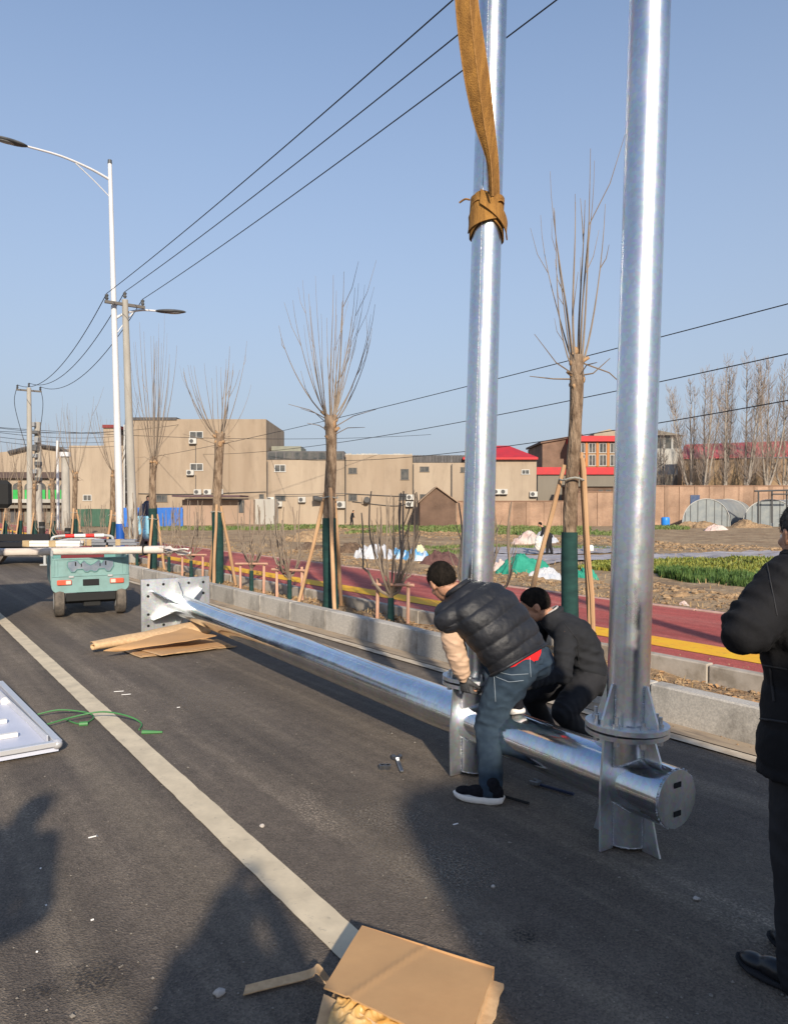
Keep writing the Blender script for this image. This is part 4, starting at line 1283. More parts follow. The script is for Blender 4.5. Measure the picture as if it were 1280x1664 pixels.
# ------------------------------------------------------------------ people who stand behind the camera and throw their shadows into view
def bystander(label, pos, f_, coat, akimbo=False, phone=False, H=1.0):
    f_ = Vector(f_).normalized(); R_ = Vector((f_.y, -f_.x, 0)); pos = Vector(pos)
    w = thing('person', label, 'person', pos)
    nk = pos + up * 1.43; h_ = pos + up * 1.565 + f_ * .02
    sL, sR = nk - R_ * .18 - up * .03, nk + R_ * .18 - up * .03
    if phone: ar = [(s_ + R_ * sg * .07 + f_ * .12 - up * .20, pos + up * 1.55 + R_ * sg * .07 + f_ * .24) for s_, sg in ((sL, -1), (sR, 1))]
    elif akimbo: ar = [(s_ + R_ * sg * .17 - f_ * .04 - up * .24, pos + up * 1.0 + R_ * sg * .17 + f_ * .06) for s_, sg in ((sL, -1), (sR, 1))]
    else: ar = [(s_ + R_ * sg * .05 - up * .28, s_ + R_ * sg * .06 + f_ * .08 - up * .52) for s_, sg in ((sL, -1), (sR, 1))]
    hc = pos + up * .88; hL, hR = hc - R_ * .095, hc + R_ * .095
    kL, aL, kR, aR = hL - R_ * .01 - up * .4, hL - R_ * .03 - up * .8, hR + R_ * .01 - up * .4, hR + R_ * .03 - up * .8
    stand_body(0, h_, f_, up, nk, sL, ar[0][0], ar[0][1], sR, ar[1][0], ar[1][1], hc, hL, kL, aL, hR, kR, aR, R_, f_, w, .011, hands=(R_, 1, -R_, -1))
    hair(h_, f_, up, M_hair, w); eyes(h_, f_, up, w)
    m = MB(); torso(m, coat_secs(pos, nk, R_, f_, .92, .10))
    for s_, (e_, r_) in ((sL, ar[0]), (sR, ar[1])): limb(m, [s_, e_, r_.lerp(e_, .06)], [.08, .064, .05], 14)
    remesh('jacket', m, coat, w, .013, 4, folds([], .006, 6, 31))
    m = MB(); torso(m, [(hc + up * .1, R_ * .16, f_ * .11), (hc - up * .1, R_ * .165, f_ * .12)])
    for a_, k_, n_ in ((hL, kL, aL), (hR, kR, aR)): limb(m, [a_, k_, n_ - up * .03], [.11, .078, .066], 14)
    remesh('trousers', m, M_trousers, w, .013, 4)
    for a_ in (aL, aR):
        q = Vector((a_.x, a_.y, 0)) - f_ * .06
        shoe(w, q, q + f_ * .27, M_leather, M_trousers, sole_h=.022)
    return w
M_navy = mat('navy_jacket', (.018, .024, .045), .8, col2=(.03, .036, .06), nscale=6)
bystander('person in navy jacket holding up both hands at the photographing spot', (.03, -.30, 0), (-.05, 1, 0), M_navy, phone=True)
bystander('person in charcoal jacket with hands on hips on the left lane', (-1.30, .72, 0), (.3, 1, 0), M_jacket, akimbo=True)
# ================================================================== crane truck behind the camera: it holds the sling and shades the road on the right
M_cab = mat('truck_paint_dark', (.03, .05, .09), .4, spec=.5)
M_black = mat('black_rubber', (.015, .015, .015), .85)
M_boom = mat('crane_boom_paint', (.50, .22, .02), .5)
M_glass = mat('dark_glass', (.02, .025, .03), .08, spec=.6)
M_steel = mat('painted_steel_grey', (.20, .21, .22), .55)
t_rot = ROADROT
def loc_corner(s_, t_): return ST(s_, t_, 0)
c0 = Vector((1.12, -1.75, 0)); s_f, t_l = toST(c0)
ct = thing('crane_truck', 'blue truck crane parked behind the photographer with its boom raised over the poles', 'crane', ST(s_f, t_l, 0), t_rot)
def lb(name, c, size, m, par=ct, bev=.03): return MB().box(c, size, bev=bev).build(name, m, par, local=True)
# local x runs forward along the road, y to the left; the body lies behind (x<0) and to the right (y<0)
cab = lb('cab', (-.95, -1.15, 1.78), (1.9, 2.3, 2.3), M_cab, bev=.12)
MB().box((.0, -1.15, 2.15), (.03, 1.9, .8), bev=.01).build('windscreen', M_glass, cab, local=True)
lb('chassis', (-4.2, -1.15, .75), (7.6, .9, .3), M_steel)
lb('deck', (-5.0, -1.15, 1.15), (5.8, 2.3, .5), M_steel)
lb('crane_house', (-3.4, -1.15, 2.05), (1.6, 1.6, 1.3), M_cab)
for x in (-1.0, -5.6, -6.9):
    for y in (-.2, -2.1):
        w = MB().cyl((x, y - .15, .5), (x, y + .15, .5), .5, n=28).build('wheel', M_black, ct, smooth=True, local=True)
        MB().cyl((x, y - .16, .5), (x, y + .16, .5), .26, n=20).build('rim', M_steel, w, smooth=True, local=True)
tipw = P(736, -900, 3.9)
Mi = Matrix.Rotation(-t_rot, 3, 'Z')
tip = Mi @ (tipw + Vector((0, 0, 4.5)) - ST(s_f, t_l, 0)); root_ = Vector((-3.4, -1.15, 2.5))
bm_ = MB(); d = (tip - root_).normalized(); Lb = (tip - root_).length
for a, b_, w in ((0, .55, .17), (.45, .8, .14), (.75, 1.0, .11)):
    M = d.to_track_quat('Y', 'Z').to_matrix()
    bm_.box(root_ + d * Lb * (a + b_) / 2, (w * 2, Lb * (b_ - a), w * 2.4), M=M)
stuff_ = bm_.build('boom', M_boom, ct, local=True)
top = P(734, -700, 3.95)
ho = MB(); a = tip; b_ = Mi @ (top - ST(s_f, t_l, 0)); ho.tube([a, b_ + Vector((0, 0, .25))], .012, 6); ho.build('hoist_rope', M_steel, ct, local=True)
hk_ = MB(); pts = [b_ + Vector((0, 0, .30)), b_ + Vector((0, 0, .15)), b_ + Vector((.07, 0, .07)), b_ + Vector((.06, 0, -.03)), b_ + Vector((0, 0, -.07)), b_ + Vector((-.06, 0, -.03)), b_ + Vector((-.07, 0, .03))]
hk_.tube(curve(pts, 24), .022, 8); hk_.build('hook', M_steel, ct, local=True, smooth=True)
# ================================================================== buildings beyond the field
def plaster(name, c, c2, st=(.35, .35, .05)):
    return mat(name, c, .92, col2=c2, nscale=1.6, ndetail=8, lo=.38, hi=.66, bscale=3, bstr=.4, bdist=.03, stretch=st)
M_tan = plaster('tan_plaster', (.285, .225, .165), (.235, .180, .128))
speckle_later = []
M_tan2 = plaster('pale_tan_plaster', (.315, .255, .190), (.255, .200, .148))
speckle(M_tan, .9, .50, .70, (.16, .125, .09), .45, (.6, .6, .22)); speckle(M_tan2, .8, .50, .70, (.17, .135, .10), .45, (.7, .7, .2))
M_pink = plaster('pinkish_plaster', (.29, .205, .155), (.25, .18, .13))
M_white = plaster('whitewashed_wall', (.36, .35, .32), (.28, .265, .235))
M_greyplaster = plaster('grey_cement', (.145, .130, .108), (.175, .155, .125))
M_ochre = plaster('ochre_plaster', (.25, .175, .10), (.21, .14, .085))
M_dkmetal = mat('dark_roof_metal', (.055, .053, .055), .6, col2=(.085, .08, .08), nscale=2, rand=.2)
M_redroof = mat('red_sheet_roof', (.42, .018, .022), .55, col2=(.33, .02, .025), nscale=1)
M_paleroof = mat('pale_green_roof', (.20, .20, .155), .7, col2=(.16, .16, .13), nscale=2)
M_frame = mat('window_frame_white', (.42, .42, .40), .5)
M_framed = mat('window_frame_dark', (.10, .09, .08), .6)
M_pane = mat('window_pane', (.035, .04, .042), .12, spec=.6, col2=(.10, .095, .085), nscale=1.2)
M_acw = mat('air_conditioner_white', (.40, .39, .36), .5, rand=.15)
M_acd = mat('fan_grille_dark', (.06, .06, .06), .6)
M_blue = mat('blue_hoarding', (.02, .10, .36), .5, col2=(.03, .13, .42), nscale=2, rand=.12)
M_dkgreen = mat('green_hoarding', (.03, .075, .05), .6, col2=(.04, .09, .06), nscale=2, rand=.12)
def bricks(name, c1, c2, mortar, sc=1.0):
    m = bpy.data.materials.new(name); nt, b = nodes_of(m); N, L = nt.nodes, nt.links
    tc = N.new('ShaderNodeTexCoord'); mp = N.new('ShaderNodeMapping'); mp.inputs['Rotation'].default_value = (R(90), 0, 0)
    br = N.new('ShaderNodeTexBrick'); br.inputs['Scale'].default_value = 4.0 * sc
    br.inputs['Color1'].default_value = (*c1, 1); br.inputs['Color2'].default_value = (*c2, 1); br.inputs['Mortar'].default_value = (*mortar, 1)
    br.inputs['Mortar Size'].default_value = .02
    L.new(tc.outputs['Object'], mp.inputs[0]); L.new(mp.outputs[0], br.inputs['Vector'])
    nz = N.new('ShaderNodeTexNoise'); nz.inputs['Scale'].default_value = .6; nz.inputs['Detail'].default_value = 7
    L.new(tc.outputs['Object'], nz.inputs['Vector'])
    rp = N.new('ShaderNodeValToRGB'); rp.color_ramp.elements[0].position = .35; rp.color_ramp.elements[1].position = .65
    rp.color_ramp.elements[0].color = (.72, .70, .68, 1); rp.color_ramp.elements[1].color = (1.1, 1.08, 1.05, 1)
    L.new(nz.outputs[0], rp.inputs[0])
    mx = N.new('ShaderNodeMix'); mx.data_type = 'RGBA'; mx.blend_type = 'MULTIPLY'; mx.inputs[0].default_value = 1
    L.new(br.outputs['Color'], mx.inputs[6]); L.new(rp.outputs[0], mx.inputs[7]); L.new(mx.outputs[2], b.inputs['Base Color'])
    oi = N.new('ShaderNodeObjectInfo'); mo = N.new('ShaderNodeMapRange'); mo.inputs[3].default_value = .74; mo.inputs[4].default_value = 1.12
    L.new(oi.outputs['Random'], mo.inputs[0]); mz = N.new('ShaderNodeMix'); mz.data_type = 'RGBA'; mz.blend_type = 'MULTIPLY'; mz.inputs[0].default_value = 1
    L.new(mx.outputs[2], mz.inputs[6]); L.new(mo.outputs[0], mz.inputs[7]); L.new(mz.outputs[2], b.inputs['Base Color'])
    b.inputs['Roughness'].default_value = .95
    bp = N.new('ShaderNodeBump'); bp.inputs['Strength'].default_value = .5; bp.inputs['Distance'].default_value = .02
    L.new(br.outputs['Fac'], bp.inputs['Height']); bp.invert = True; L.new(bp.outputs[0], b.inputs['Normal'])
    return m
M_brick = bricks('red_brick', (.42, .27, .185), (.35, .215, .145), (.40, .32, .24))
M_brickbrown = bricks('brown_brick', (.215, .135, .095), (.18, .11, .08), (.21, .16, .12))
YB = 85.0
def pb(mb, px0, py0, px1, py1, Y, dep, base=False):
    """box whose front face fills a pixel rectangle at depth Y and which runs back by dep"""
    a, b_ = P(px0, py0, Y), P(px1, py1, Y)
    z0 = FZ - .4 if base else b_.z
    return mb.box(((a.x + b_.x) / 2, Y + dep / 2, (a.z + z0) / 2), (abs(b_.x - a.x), dep, a.z - z0))
def window(par, px0, py0, px1, py1, Y, mull=1, fm=None, proud=.06):
    a, b_ = P(px0, py0, Y), P(px1, py1, Y); cx, cz = (a.x + b_.x) / 2, (a.z + b_.z) / 2; w, h = b_.x - a.x, a.z - b_.z
    fw = .07
    m = MB(); y = Y - proud / 2
    m.box((cx, y, a.z - fw / 2), (w, proud, fw)).box((cx, y, b_.z + fw / 2), (w + .1, proud + .06, fw))
    for sx in [-1, 1]: m.box((cx + sx * (w / 2 - fw / 2), y, cz), (fw, proud, h - 2 * fw))
    for k in range(mull): m.box((a.x + w * (k + 1) / (mull + 1), y + .008, cz), (fw * .8, proud * .7, h - 2 * fw))
    f = m.build('window', fm or M_frame, par)
    MB().box((cx, Y - .006, cz), (w - 2 * fw - .004, .012, h - 2 * fw - .004)).build('pane', M_pane, f)
    return f
ACN = [0]
def aircon(px, py, Y, where, w=.85, h=.6):
    c = P(px, py, Y)
    t = thing('air_conditioner', where, 'air conditioner', (c.x, Y - .35, c.z - h / 2), group='outdoor air conditioner boxes on the far walls')
    MB().box((c.x, Y - .20, c.z), (w, .34, h), bev=.02).build('casing', M_acw, t)
    MB().cyl((c.x - w * .14, Y - .375, c.z), (c.x - w * .14, Y - .385, c.z), h * .38, n=20).build('fan_grille', M_acd, t)
    MB().box((c.x, Y - .20, c.z - h / 2 - .03), (w * .9, .40, .04)).build('bracket', M_framed, t)
def bld(name, label, px, Y): 
    a = P(px, 850, Y)
    return thing(name, label, 'building' if 'house' not in name else 'house', (a.x, Y, FZ - .4))

# the tall tan block behind the lamp post
b1 = bld('factory_block', 'tall blank tan plaster block with two small windows above each other, behind the lamp post', 320, YB)
pb(MB(), 213, 681, 433, 850, YB, 14, True).build('wall', M_tan, b1)
pb(MB(), 213, 678, 287, 682.5, YB - .1, 6).build('parapet', M_dkmetal, b1)
m = MB()
for k in range(6): pb(m, 203, 688 + k * 22, 213, 691 + k * 22, YB - .3, 3)
pb(m, 203, 682, 205, 850, YB - .3, .2, True); pb(m, 203, 682, 213, 850, YB + 3, .3, True)
stuff(m.build('stair_tower', M_dkmetal, b1))
MB().cyl(P(202, 690, YB - .5), P(202, 850, YB - .5), .09, n=8).build('downpipe', M_frame, b1)
window(b1, 308, 701, 330, 712, YB); window(b1, 309, 753, 330, 765, YB); window(b1, 254, 804, 272, 816, YB, 1, M_framed)
window(b1, 421, 803, 429, 811, YB, 0, M_framed)
aircon(314, 717, YB, 'white air conditioner box under the upper window of the tall tan block')
aircon(310, 768, YB, 'white air conditioner box under the middle window of the tall tan block')
aircon(322, 799.5, YB, 'first from left of three air conditioner boxes above the purple canopy')
aircon(338, 799.5, YB, 'middle of three air conditioner boxes above the purple canopy')
aircon(356, 799, YB, 'rightmost of three air conditioner boxes above the purple canopy', 1.0)
ln = bld('lean_to', 'low pinkish lean-to with thin purple canopy at the foot of the tall tan block', 350, 83)
pb(MB(), 296, 812, 412, 850, 81.5, 3.4, True).build('wall', M_pink, ln)
m = MB(); a, b_ = P(281, 806, 80), P(391, 806, 80); m.box(((a.x + b_.x) / 2, 82, a.z), (b_.x - a.x, 4.8, .18)); m.build('canopy', mat('purple_canopy', (.09, .055, .06), .7), ln)
MB().box(P(392.5, 823, 81.47), (.62, .05, 1.4)).build('door', M_acd, ln)
pb(MB(), 414, 811, 446, 850, 82.5, 3, True).build('shed_wall', M_white, ln)
# left block with the small tower
b0 = bld('tan_building', 'lower tan plaster building with a small rooftop tower, left of the tall block', 160, YB)
pb(MB(), 112, 724, 203, 850, YB, 12, True).build('wall', M_tan2, b0)
tw = pb(MB(), 168, 694, 187, 724, YB + .6, 4).build('tower', M_tan2, b0)
pb(MB(), 166, 690, 189, 695, YB + .4, 4.6).build('tower_roof', mat('maroon_roof', (.16, .03, .03), .7), b0)
window(b0, 135, 804, 149, 814, YB, 1)
# two-storey range to the right
b2 = bld('workshop_range', 'two storey tan range with grey glazed roof band, behind the second tree', 500, YB)
pb(MB(), 433.5, 747, 560, 850, YB + .3, 12, True).build('wall', M_tan2, b2)
m = MB(); pb(m, 433.5, 733, 559, 747, YB + .25, 10); m.build('roof_band', M_dkmetal, b2)
for k in range(9):
    pb(MB(), 436 + k * 13.6, 735, 447 + k * 13.6, 746, YB + .20, .05).build('roof_panel', M_pane, b2)
rs = pb(MB(), 441, 725, 489, 733, YB + 2, 5).build('roof_shed', M_paleroof, b2)
window(b2, 446, 755, 464, 767, YB + .3, 1); window(b2, 447, 805, 464, 814, YB + .3, 1, M_framed)
aircon(440, 812, YB + .3, 'air conditioner box by the corner where the tall block meets the range'); aircon(453, 819, YB + .3, 'air conditioner box under the first ground floor window of the range')
aircon(491, 812, YB + .3, 'air conditioner box left of the black exhaust duct'); aircon(554, 820, YB + .3, 'air conditioner box right of the second tree trunk', 1.0, .75)
d_ = thing('exhaust_duct', 'black exhaust duct bent out of the tan wall left of the second tree', 'duct', P(515, 814, YB)); m = MB(); m.tube([P(528, 812, YB + .3), P(520, 812, YB - .5), P(513, 810, YB - .8), P(509, 810, YB - .9)], .32, 14); m.build('pipe', M_acd, d_, smooth=True)
b3 = bld('plaster_building', 'tan plaster building with a cracked parapet, behind the far walking figure', 615, YB)
pb(MB(), 560.5, 739, 670, 850, YB, 12, True).build('wall', M_tan, b3)
m = MB()
x = 560.5
while x < 669:
    w = rnd(3, 8); pb(m, x, 739 - rnd(.8, 2.4), min(669.5, x + w - .3), 739, YB + .1, .5); x += w
stuff(m.build('coping_rubble', M_white, b3))
for q in ((566, 760, 580, 770), (566, 803, 580, 814), (648, 802, 663, 813)): window(b3, *q, YB, 1, M_framed)
window(b3, 651, 762, 664, 780, YB, 0, M_framed)
d_ = thing('wall_fan', 'round black fan in a square frame on the tan wall above the far figure', 'fan', P(593, 813, YB)); pb(MB(), 588, 807, 598, 819, YB - .25, .24).build('frame', M_tan2, d_); MB().cyl(P(596, 812, YB - .3), P(596, 812, YB - .9), .34, n=20).build('fan_grille', M_acd, d_)
aircon(666, 808, YB, 'upper of two stacked air conditioner boxes left of the brick gable'); aircon(665, 819, YB, 'lower of two stacked air conditioner boxes left of the brick gable')
b4 = bld('ribbed_roof_building', 'tan building with a dark ribbed roof band, left of the upright pole', 712, YB)
pb(MB(), 670.5, 752, 755, 850, YB + .2, 12, True).build('wall', M_tan2, b4)
pb(MB(), 670.5, 740, 755, 752, YB + .3, 10).build('roof_band', M_dkmetal, b4)
for k in range(17): pb(MB(), 671.5 + k * 5, 739.5, 675.3 + k * 5, 751.5, YB + .22, .08).build('roof_panel', M_dkmetal, b4)
for q in ((682, 758, 697, 767), (682, 803, 697, 813), (748, 759, 756, 768)): window(b4, *q, YB + .2, 1, M_framed)
b5 = bld('red_roof_building', 'pale tan building with a bright red hipped roof, right of the left upright pole', 840, YB)
pb(MB(), 755.5, 743, 871, 850, YB, 12, True).build('wall', M_tan2, b5)
a, b_ = P(752, 743, YB - .5), P(874, 743, YB - .5); t1, t2 = P(795, 724, YB + 5), P(826, 724, YB + 5)
m = MB(); c_ = [a, b_, Vector((b_.x, YB + 12.5, b_.z)), Vector((a.x, YB + 12.5, a.z))]; dn = Vector((0, 0, -.25))
m.add(c_ + [t1, t2] + [q + dn for q in c_], [(0, 1, 5, 4), (1, 2, 5), (2, 3, 4, 5), (3, 0, 4), (6, 7, 1, 0), (7, 8, 2, 1), (8, 9, 3, 2), (9, 6, 0, 3), (9, 8, 7, 6)]); m.build('roof', M_redroof, b5)
window(b5, 847, 763, 860, 771, YB, 1)
aircon(806, 799, YB, 'air conditioner box on the red roofed building beside the pole'); aircon(818, 799, YB, 'second air conditioner box from the pole on the red roofed building'); aircon(866, 803, YB, 'air conditioner box at the right corner of the red roofed building')
# brick gable shed and the low brick wall
gb = bld('brick_shed', 'small brown brick shed with a pointed gable in front of the tan range', 712, 78)
l, r_, pk = P(682, 840, 78), P(745, 840, 78), P(709, 792, 78)
el, er = P(682, 815, 78), P(741, 815, 78)
m = MB(); m.prism([Vector((l.x, 78, FZ - .4)), Vector((er.x, 78, FZ - .4)), er, pk, el], (0, 5, 0)); m.build('wall', M_brickbrown, gb)
m = MB()
for q, n_ in ((el, 1), (er, -1)):
    e = (q - pk).normalized(); o_ = Vector((0, 0, .12)); m.prism([pk - Vector((0, .3, 0)) + Vector((0, 0, .02)), q + e * .25 - Vector((0, .3, 0)), q + e * .25 - Vector((0, .3, 0)) + o_, pk - Vector((0, .3, 0)) + o_], (0, 5.6, 0))
stuff(m.build('roof', mat('shed_roof', (.24, .17, .12), .9), gb))
def brickwall(label, px0, px1, py, Y, m=M_brick, pil=26, dep=.24):
    a, b_ = P(px0, py, Y), P(px1, py, Y)
    w = thing('brick_wall', label, 'wall', ((a.x + b_.x) / 2, Y, FZ - .3))
    MB().box(((a.x + b_.x) / 2, Y + dep / 2, (a.z + FZ - .3) / 2), (b_.x - a.x, dep, a.z - FZ + .3)).build('wall_body', m, w)
    MB().box(((a.x + b_.x) / 2, Y + dep / 2, a.z + .05), (b_.x - a.x + .1, dep + .12, .10)).build('coping', mat('wall_coping', (.20, .12, .08), .9), w)
    n_ = max(1, int((px1 - px0) / pil))
    for k in range(n_ + 1):
        x = a.x + (b_.x - a.x) * k / n_
        MB().box((x, Y - .05, (a.z + FZ - .3) / 2 - .02), (.42, .098, a.z - FZ + .26)).build('pier', m, w)
    for k in range(n_):
        x0, x1 = a.x + (b_.x - a.x) * k / n_ + .215, a.x + (b_.x - a.x) * (k + 1) / n_ - .215
        h = a.z - FZ - .12
        if rnd(0, 1) < .75: MB().box(((x0 + x1) / 2, Y - .012, FZ + h / 2), (x1 - x0, .024, h)).build('brick_panel', m, w)
    return w
brickwall('low pinkish brick wall running behind the left upright pole', 745, 943, 815, 80, M_brick)
w_ = brickwall('taller brick wall section between the tree and the right pole', 941, 1006, 800, 79, M_brick)
w_ = brickwall('long orange brick wall with piers behind the plastic greenhouses', 1058, 1300, 790, 84, M_brick, 24)
d_ = MB(); a = P(1128.5, 813, 84); dd = d_.box((a.x, 83.93, (a.z + .6 + FZ) / 2), (1.05, .06, a.z + .6 - FZ)).build('door', mat('blue_door', (.025, .05, .12), .5, col2=(.06, .08, .13), nscale=3), w_)
# behind the low wall, to the right
g1 = bld('warehouse', 'long grey cement warehouse with a thin red roof edge behind the brick wall', 940, 96)
pb(MB(), 873.5, 771, 1300, 850, 97, 14, True).build('wall', M_greyplaster, g1)
pb(MB(), 872, 759, 1004, 771, 96.7, 12).build('roof', M_redroof, g1)
g1b = bld('brick_annex', 'low dark brick annex with small openings behind the brick wall', 985, 92)
pb(MB(), 925, 790, 1003, 850, 90, 4, True).build('wall', M_brickbrown, g1b); pb(MB(), 923, 787, 1005, 790.5, 89.7, 5).build('roof_slab', M_greyplaster, g1b)
for q in ((972, 796, 979, 800), (984, 796, 992, 799)): window(g1b, *q, 90, 0, M_framed)
g2 = bld('brown_brick_house', 'dark brown brick house with a sloping roof line left of the right tree', 905, 112)
a, b_, c_, d_ = P(881, 764, 112), P(942, 764, 112), P(942, 709, 112), P(881, 721, 112)
m = MB(); m.prism([Vector((a.x, 112, FZ)), Vector((b_.x, 112, FZ)), c_, d_], (0, 12, 0)); m.build('wall', M_brickbrown, g2)
m = MB(); m.prism([d_ + Vector((-.3, -.3, .02)), c_ + Vector((.3, -.3, .02)), c_ + Vector((.3, -.3, .35)), d_ + Vector((-.3, -.3, .35))], (0, 12.6, 0)); m.build('roof', M_brickbrown, g2)
g3 = bld('office_building', 'orange and cream building with two rows of tall windows under a red roof', 970, 110)
pb(MB(), 935, 716, 1004, 850, 108, 12, True).build('wall', M_ochre, g3)
pb(MB(), 932, 708, 1007, 717, 107.4, 13).build('roof', M_redroof, g3)
for r0_, r1_ in ((720, 736), (739, 757)):
    for k in range(4): window(g3, 938.5 + k * 17.5, r0_, 950 + k * 17.5, r1_, 108, 1, M_frame)
for k in range(4): pb(MB(), 951.2 + k * 17.5, 718, 954.6 + k * 17.5, 758, 107.85, .15).build('pilaster', mat('orange_pilaster', (.36, .15, .05), .8), g3)
g4 = bld('glazed_penthouse', 'white glazed rooftop room with a low grey roof right of the right pole', 1085, 108)
pb(MB(), 1062, 731, 1107, 850, 106, 6, True).build('wall', M_white, g4)
pb(MB(), 1062, 707, 1106, 731, 106.3, 5.4).build('room', M_white, g4)
for k in range(3): window(g4, 1066 + k * 13.2, 710, 1078 + k * 13.2, 730, 106.3, 0, M_frame)
a, b_, t_ = P(1058, 707, 105.6), P(1110, 707, 105.6), P(1066, 698, 108)
m = MB(); m.prism([a, b_, P(1070, 699, 105.6), P(1058, 699, 105.6)], (0, 7, 0)); m.build('roof', M_greyplaster, g4)
g5 = bld('red_shed', 'long shed with a faded red sheet roof behind the bare poplars', 1190, 98)
pb(MB(), 1108, 744, 1330, 850, 95, 1.5, True).build('wall', M_ochre, g5)
a, b_ = P(1106, 746, 94.6), P(1332, 741, 94.6); c_, d_ = P(1332, 716, 101), P(1112, 724, 101)
m = MB(); m.prism([a, b_, c_, d_], (0, 0, .14)); m.build('roof', mat('faded_red_roof', (.30, .035, .04), .6, col2=(.42, .10, .10), nscale=.35), g5)
g6 = bld('pale_gable_house', 'pale gabled house front peeping over the office roof', 990, 130)
a = [P(965, 720, 130), P(1010, 720, 130), P(1010, 704, 130), P(990, 697, 130), P(965, 704, 130)]; a[0].z = a[1].z = FZ
MB().prism(a, (0, 8, 0)).build('wall', M_tan2, g6)
# far left: shopfront with arches and the roadside clutter
sh = bld('arched_shop', 'pale building with green glazed arches and a dark eave, at the far left', 60, 100)
a = [P(-60, 850, 100), P(112, 850, 100), P(112, 735, 100), P(100, 728, 100), P(62, 723, 100), P(20, 733, 100), P(-60, 740, 100)]; a[0].z = a[1].z = FZ
MB().prism(a, (0, 14, 0)).build('wall', M_tan2, sh)
m = MB(); m.tube([P(14, 735, 99.6), P(62, 723.5, 99.6), P(100, 729, 99.6), P(108, 735, 99.6)], .25, 6); m.build('roof_edge', M_dkmetal, sh)
pb(MB(), -40, 767, 106, 777, 99.4, .55).build('eave', mat('brown_eave', (.07, .05, .045), .8), sh)
pb(MB(), -40, 811, 108, 817, 99.2, .75).build('sill_band', M_white, sh)
M_greenglass = mat('green_glass', (.03, .26, .05), .2, spec=.5, col2=(.05, .34, .09), nscale=.5)
for k in range(7):
    x0 = -18 + k * 19.2
    pts = [P(x0, 811, 99.8), P(x0 + 15, 811, 99.8), P(x0 + 15, 792, 99.8)] + [P(x0 + 7.5 + 7.5 * math.cos(w), 792 - 7.5 * math.sin(w), 99.8) for w in np.linspace(.2, math.pi - .2, 7)] + [P(x0, 792, 99.8)]
    f = MB().prism(pts, (0, .15, 0)).build('arch_window', M_pane, sh)
    pb(MB(), x0 + .5, 796, x0 + 14.5, 811, 99.7, .08).build('green_pane', M_greenglass, f)
sb = bld('street_stalls', 'dark row of shuttered street stalls below the arched shop', 60, 90)
pb(MB(), -60, 826, 112, 850, 92, 3, True).build('wall', M_brickbrown, sb)
for k in range(12): pb(MB(), -30 + k * 11.6, 829, -21 + k * 11.6, 850, 91.9, .09).build('shutter', M_dkmetal if k % 3 else M_greyplaster, sb)
pb(MB(), -60, 821, 113, 826, 91, 2.5).build('awning', M_greyplaster, sb)
for px_, y0_, y1_, lb_ in ((224, 690, 850, 'first'), (372, 688, 800, 'second'), (434.5, 750, 850, 'third'), (561.5, 742, 850, 'fourth'), (671.5, 754, 850, 'fifth'), (734, 754, 850, 'sixth')):
    o = MB().cyl(P(px_, y0_, YB - .08), P(px_, y1_, YB - .08), .06, n=6).build('downpipe', M_framed if px_ > 400 else M_tan, b1 if px_ < 434 else b2 if px_ < 560 else b3 if px_ < 670 else b4)
for pts_ in ([(225, 802), (300, 803), (432, 799)], [(446, 804), (500, 803), (559, 802), (640, 806), (668, 805)], [(318, 724), (318, 752)], [(318, 772), (318, 796)], [(572, 815), (640, 822), (668, 816)]):
    o = MB().tube(curve([P(*q, YB - .12) for q in pts_], 14), .035, 5).build('conduit', M_acd, b1 if pts_[0][0] < 434 else b2)
# hoarding: every sheet its own part
def hoarding(label, px0, px1, py, Y, m, n):
    a, b_ = P(px0, py, Y), P(px1, py, Y)
    w = thing('hoarding', label, 'fence', ((a.x + b_.x) / 2, Y, FZ))
    dx = (b_.x - a.x) / n
    o0 = None
    for k in range(n):
        h = a.z - FZ + rnd(-.03, .03)
        if o0 is None:
            mb = MB()
            for j in range(6): mb.box(((j - 2.5) * dx / 6, -.012 if j % 2 else 0, h / 2), (dx / 6, .03, h))
            o0 = mb.build('sheet_panel', m, w, local=True); o0.location = (a.x + dx * .5 - w.location.x, 0, 0)
        else: inst(o0, w, (a.x + dx * (k + .5) - w.location.x, rnd(-.02, .02), rnd(-.03, .03)))
    pm = MB()
    for k in range(n + 1): pm.box((a.x + dx * k, Y + .06, FZ + .9), (.06, .06, 1.9))
    stuff(pm.build('post', M_dkmetal, w))
hoarding('bright blue sheet metal hoarding behind the utility pole', 199, 297, 825, 76, M_blue, 9)
hoarding('dark green sheet metal hoarding left of the lamp post', 126, 196, 827, 77, M_dkgreen, 6)

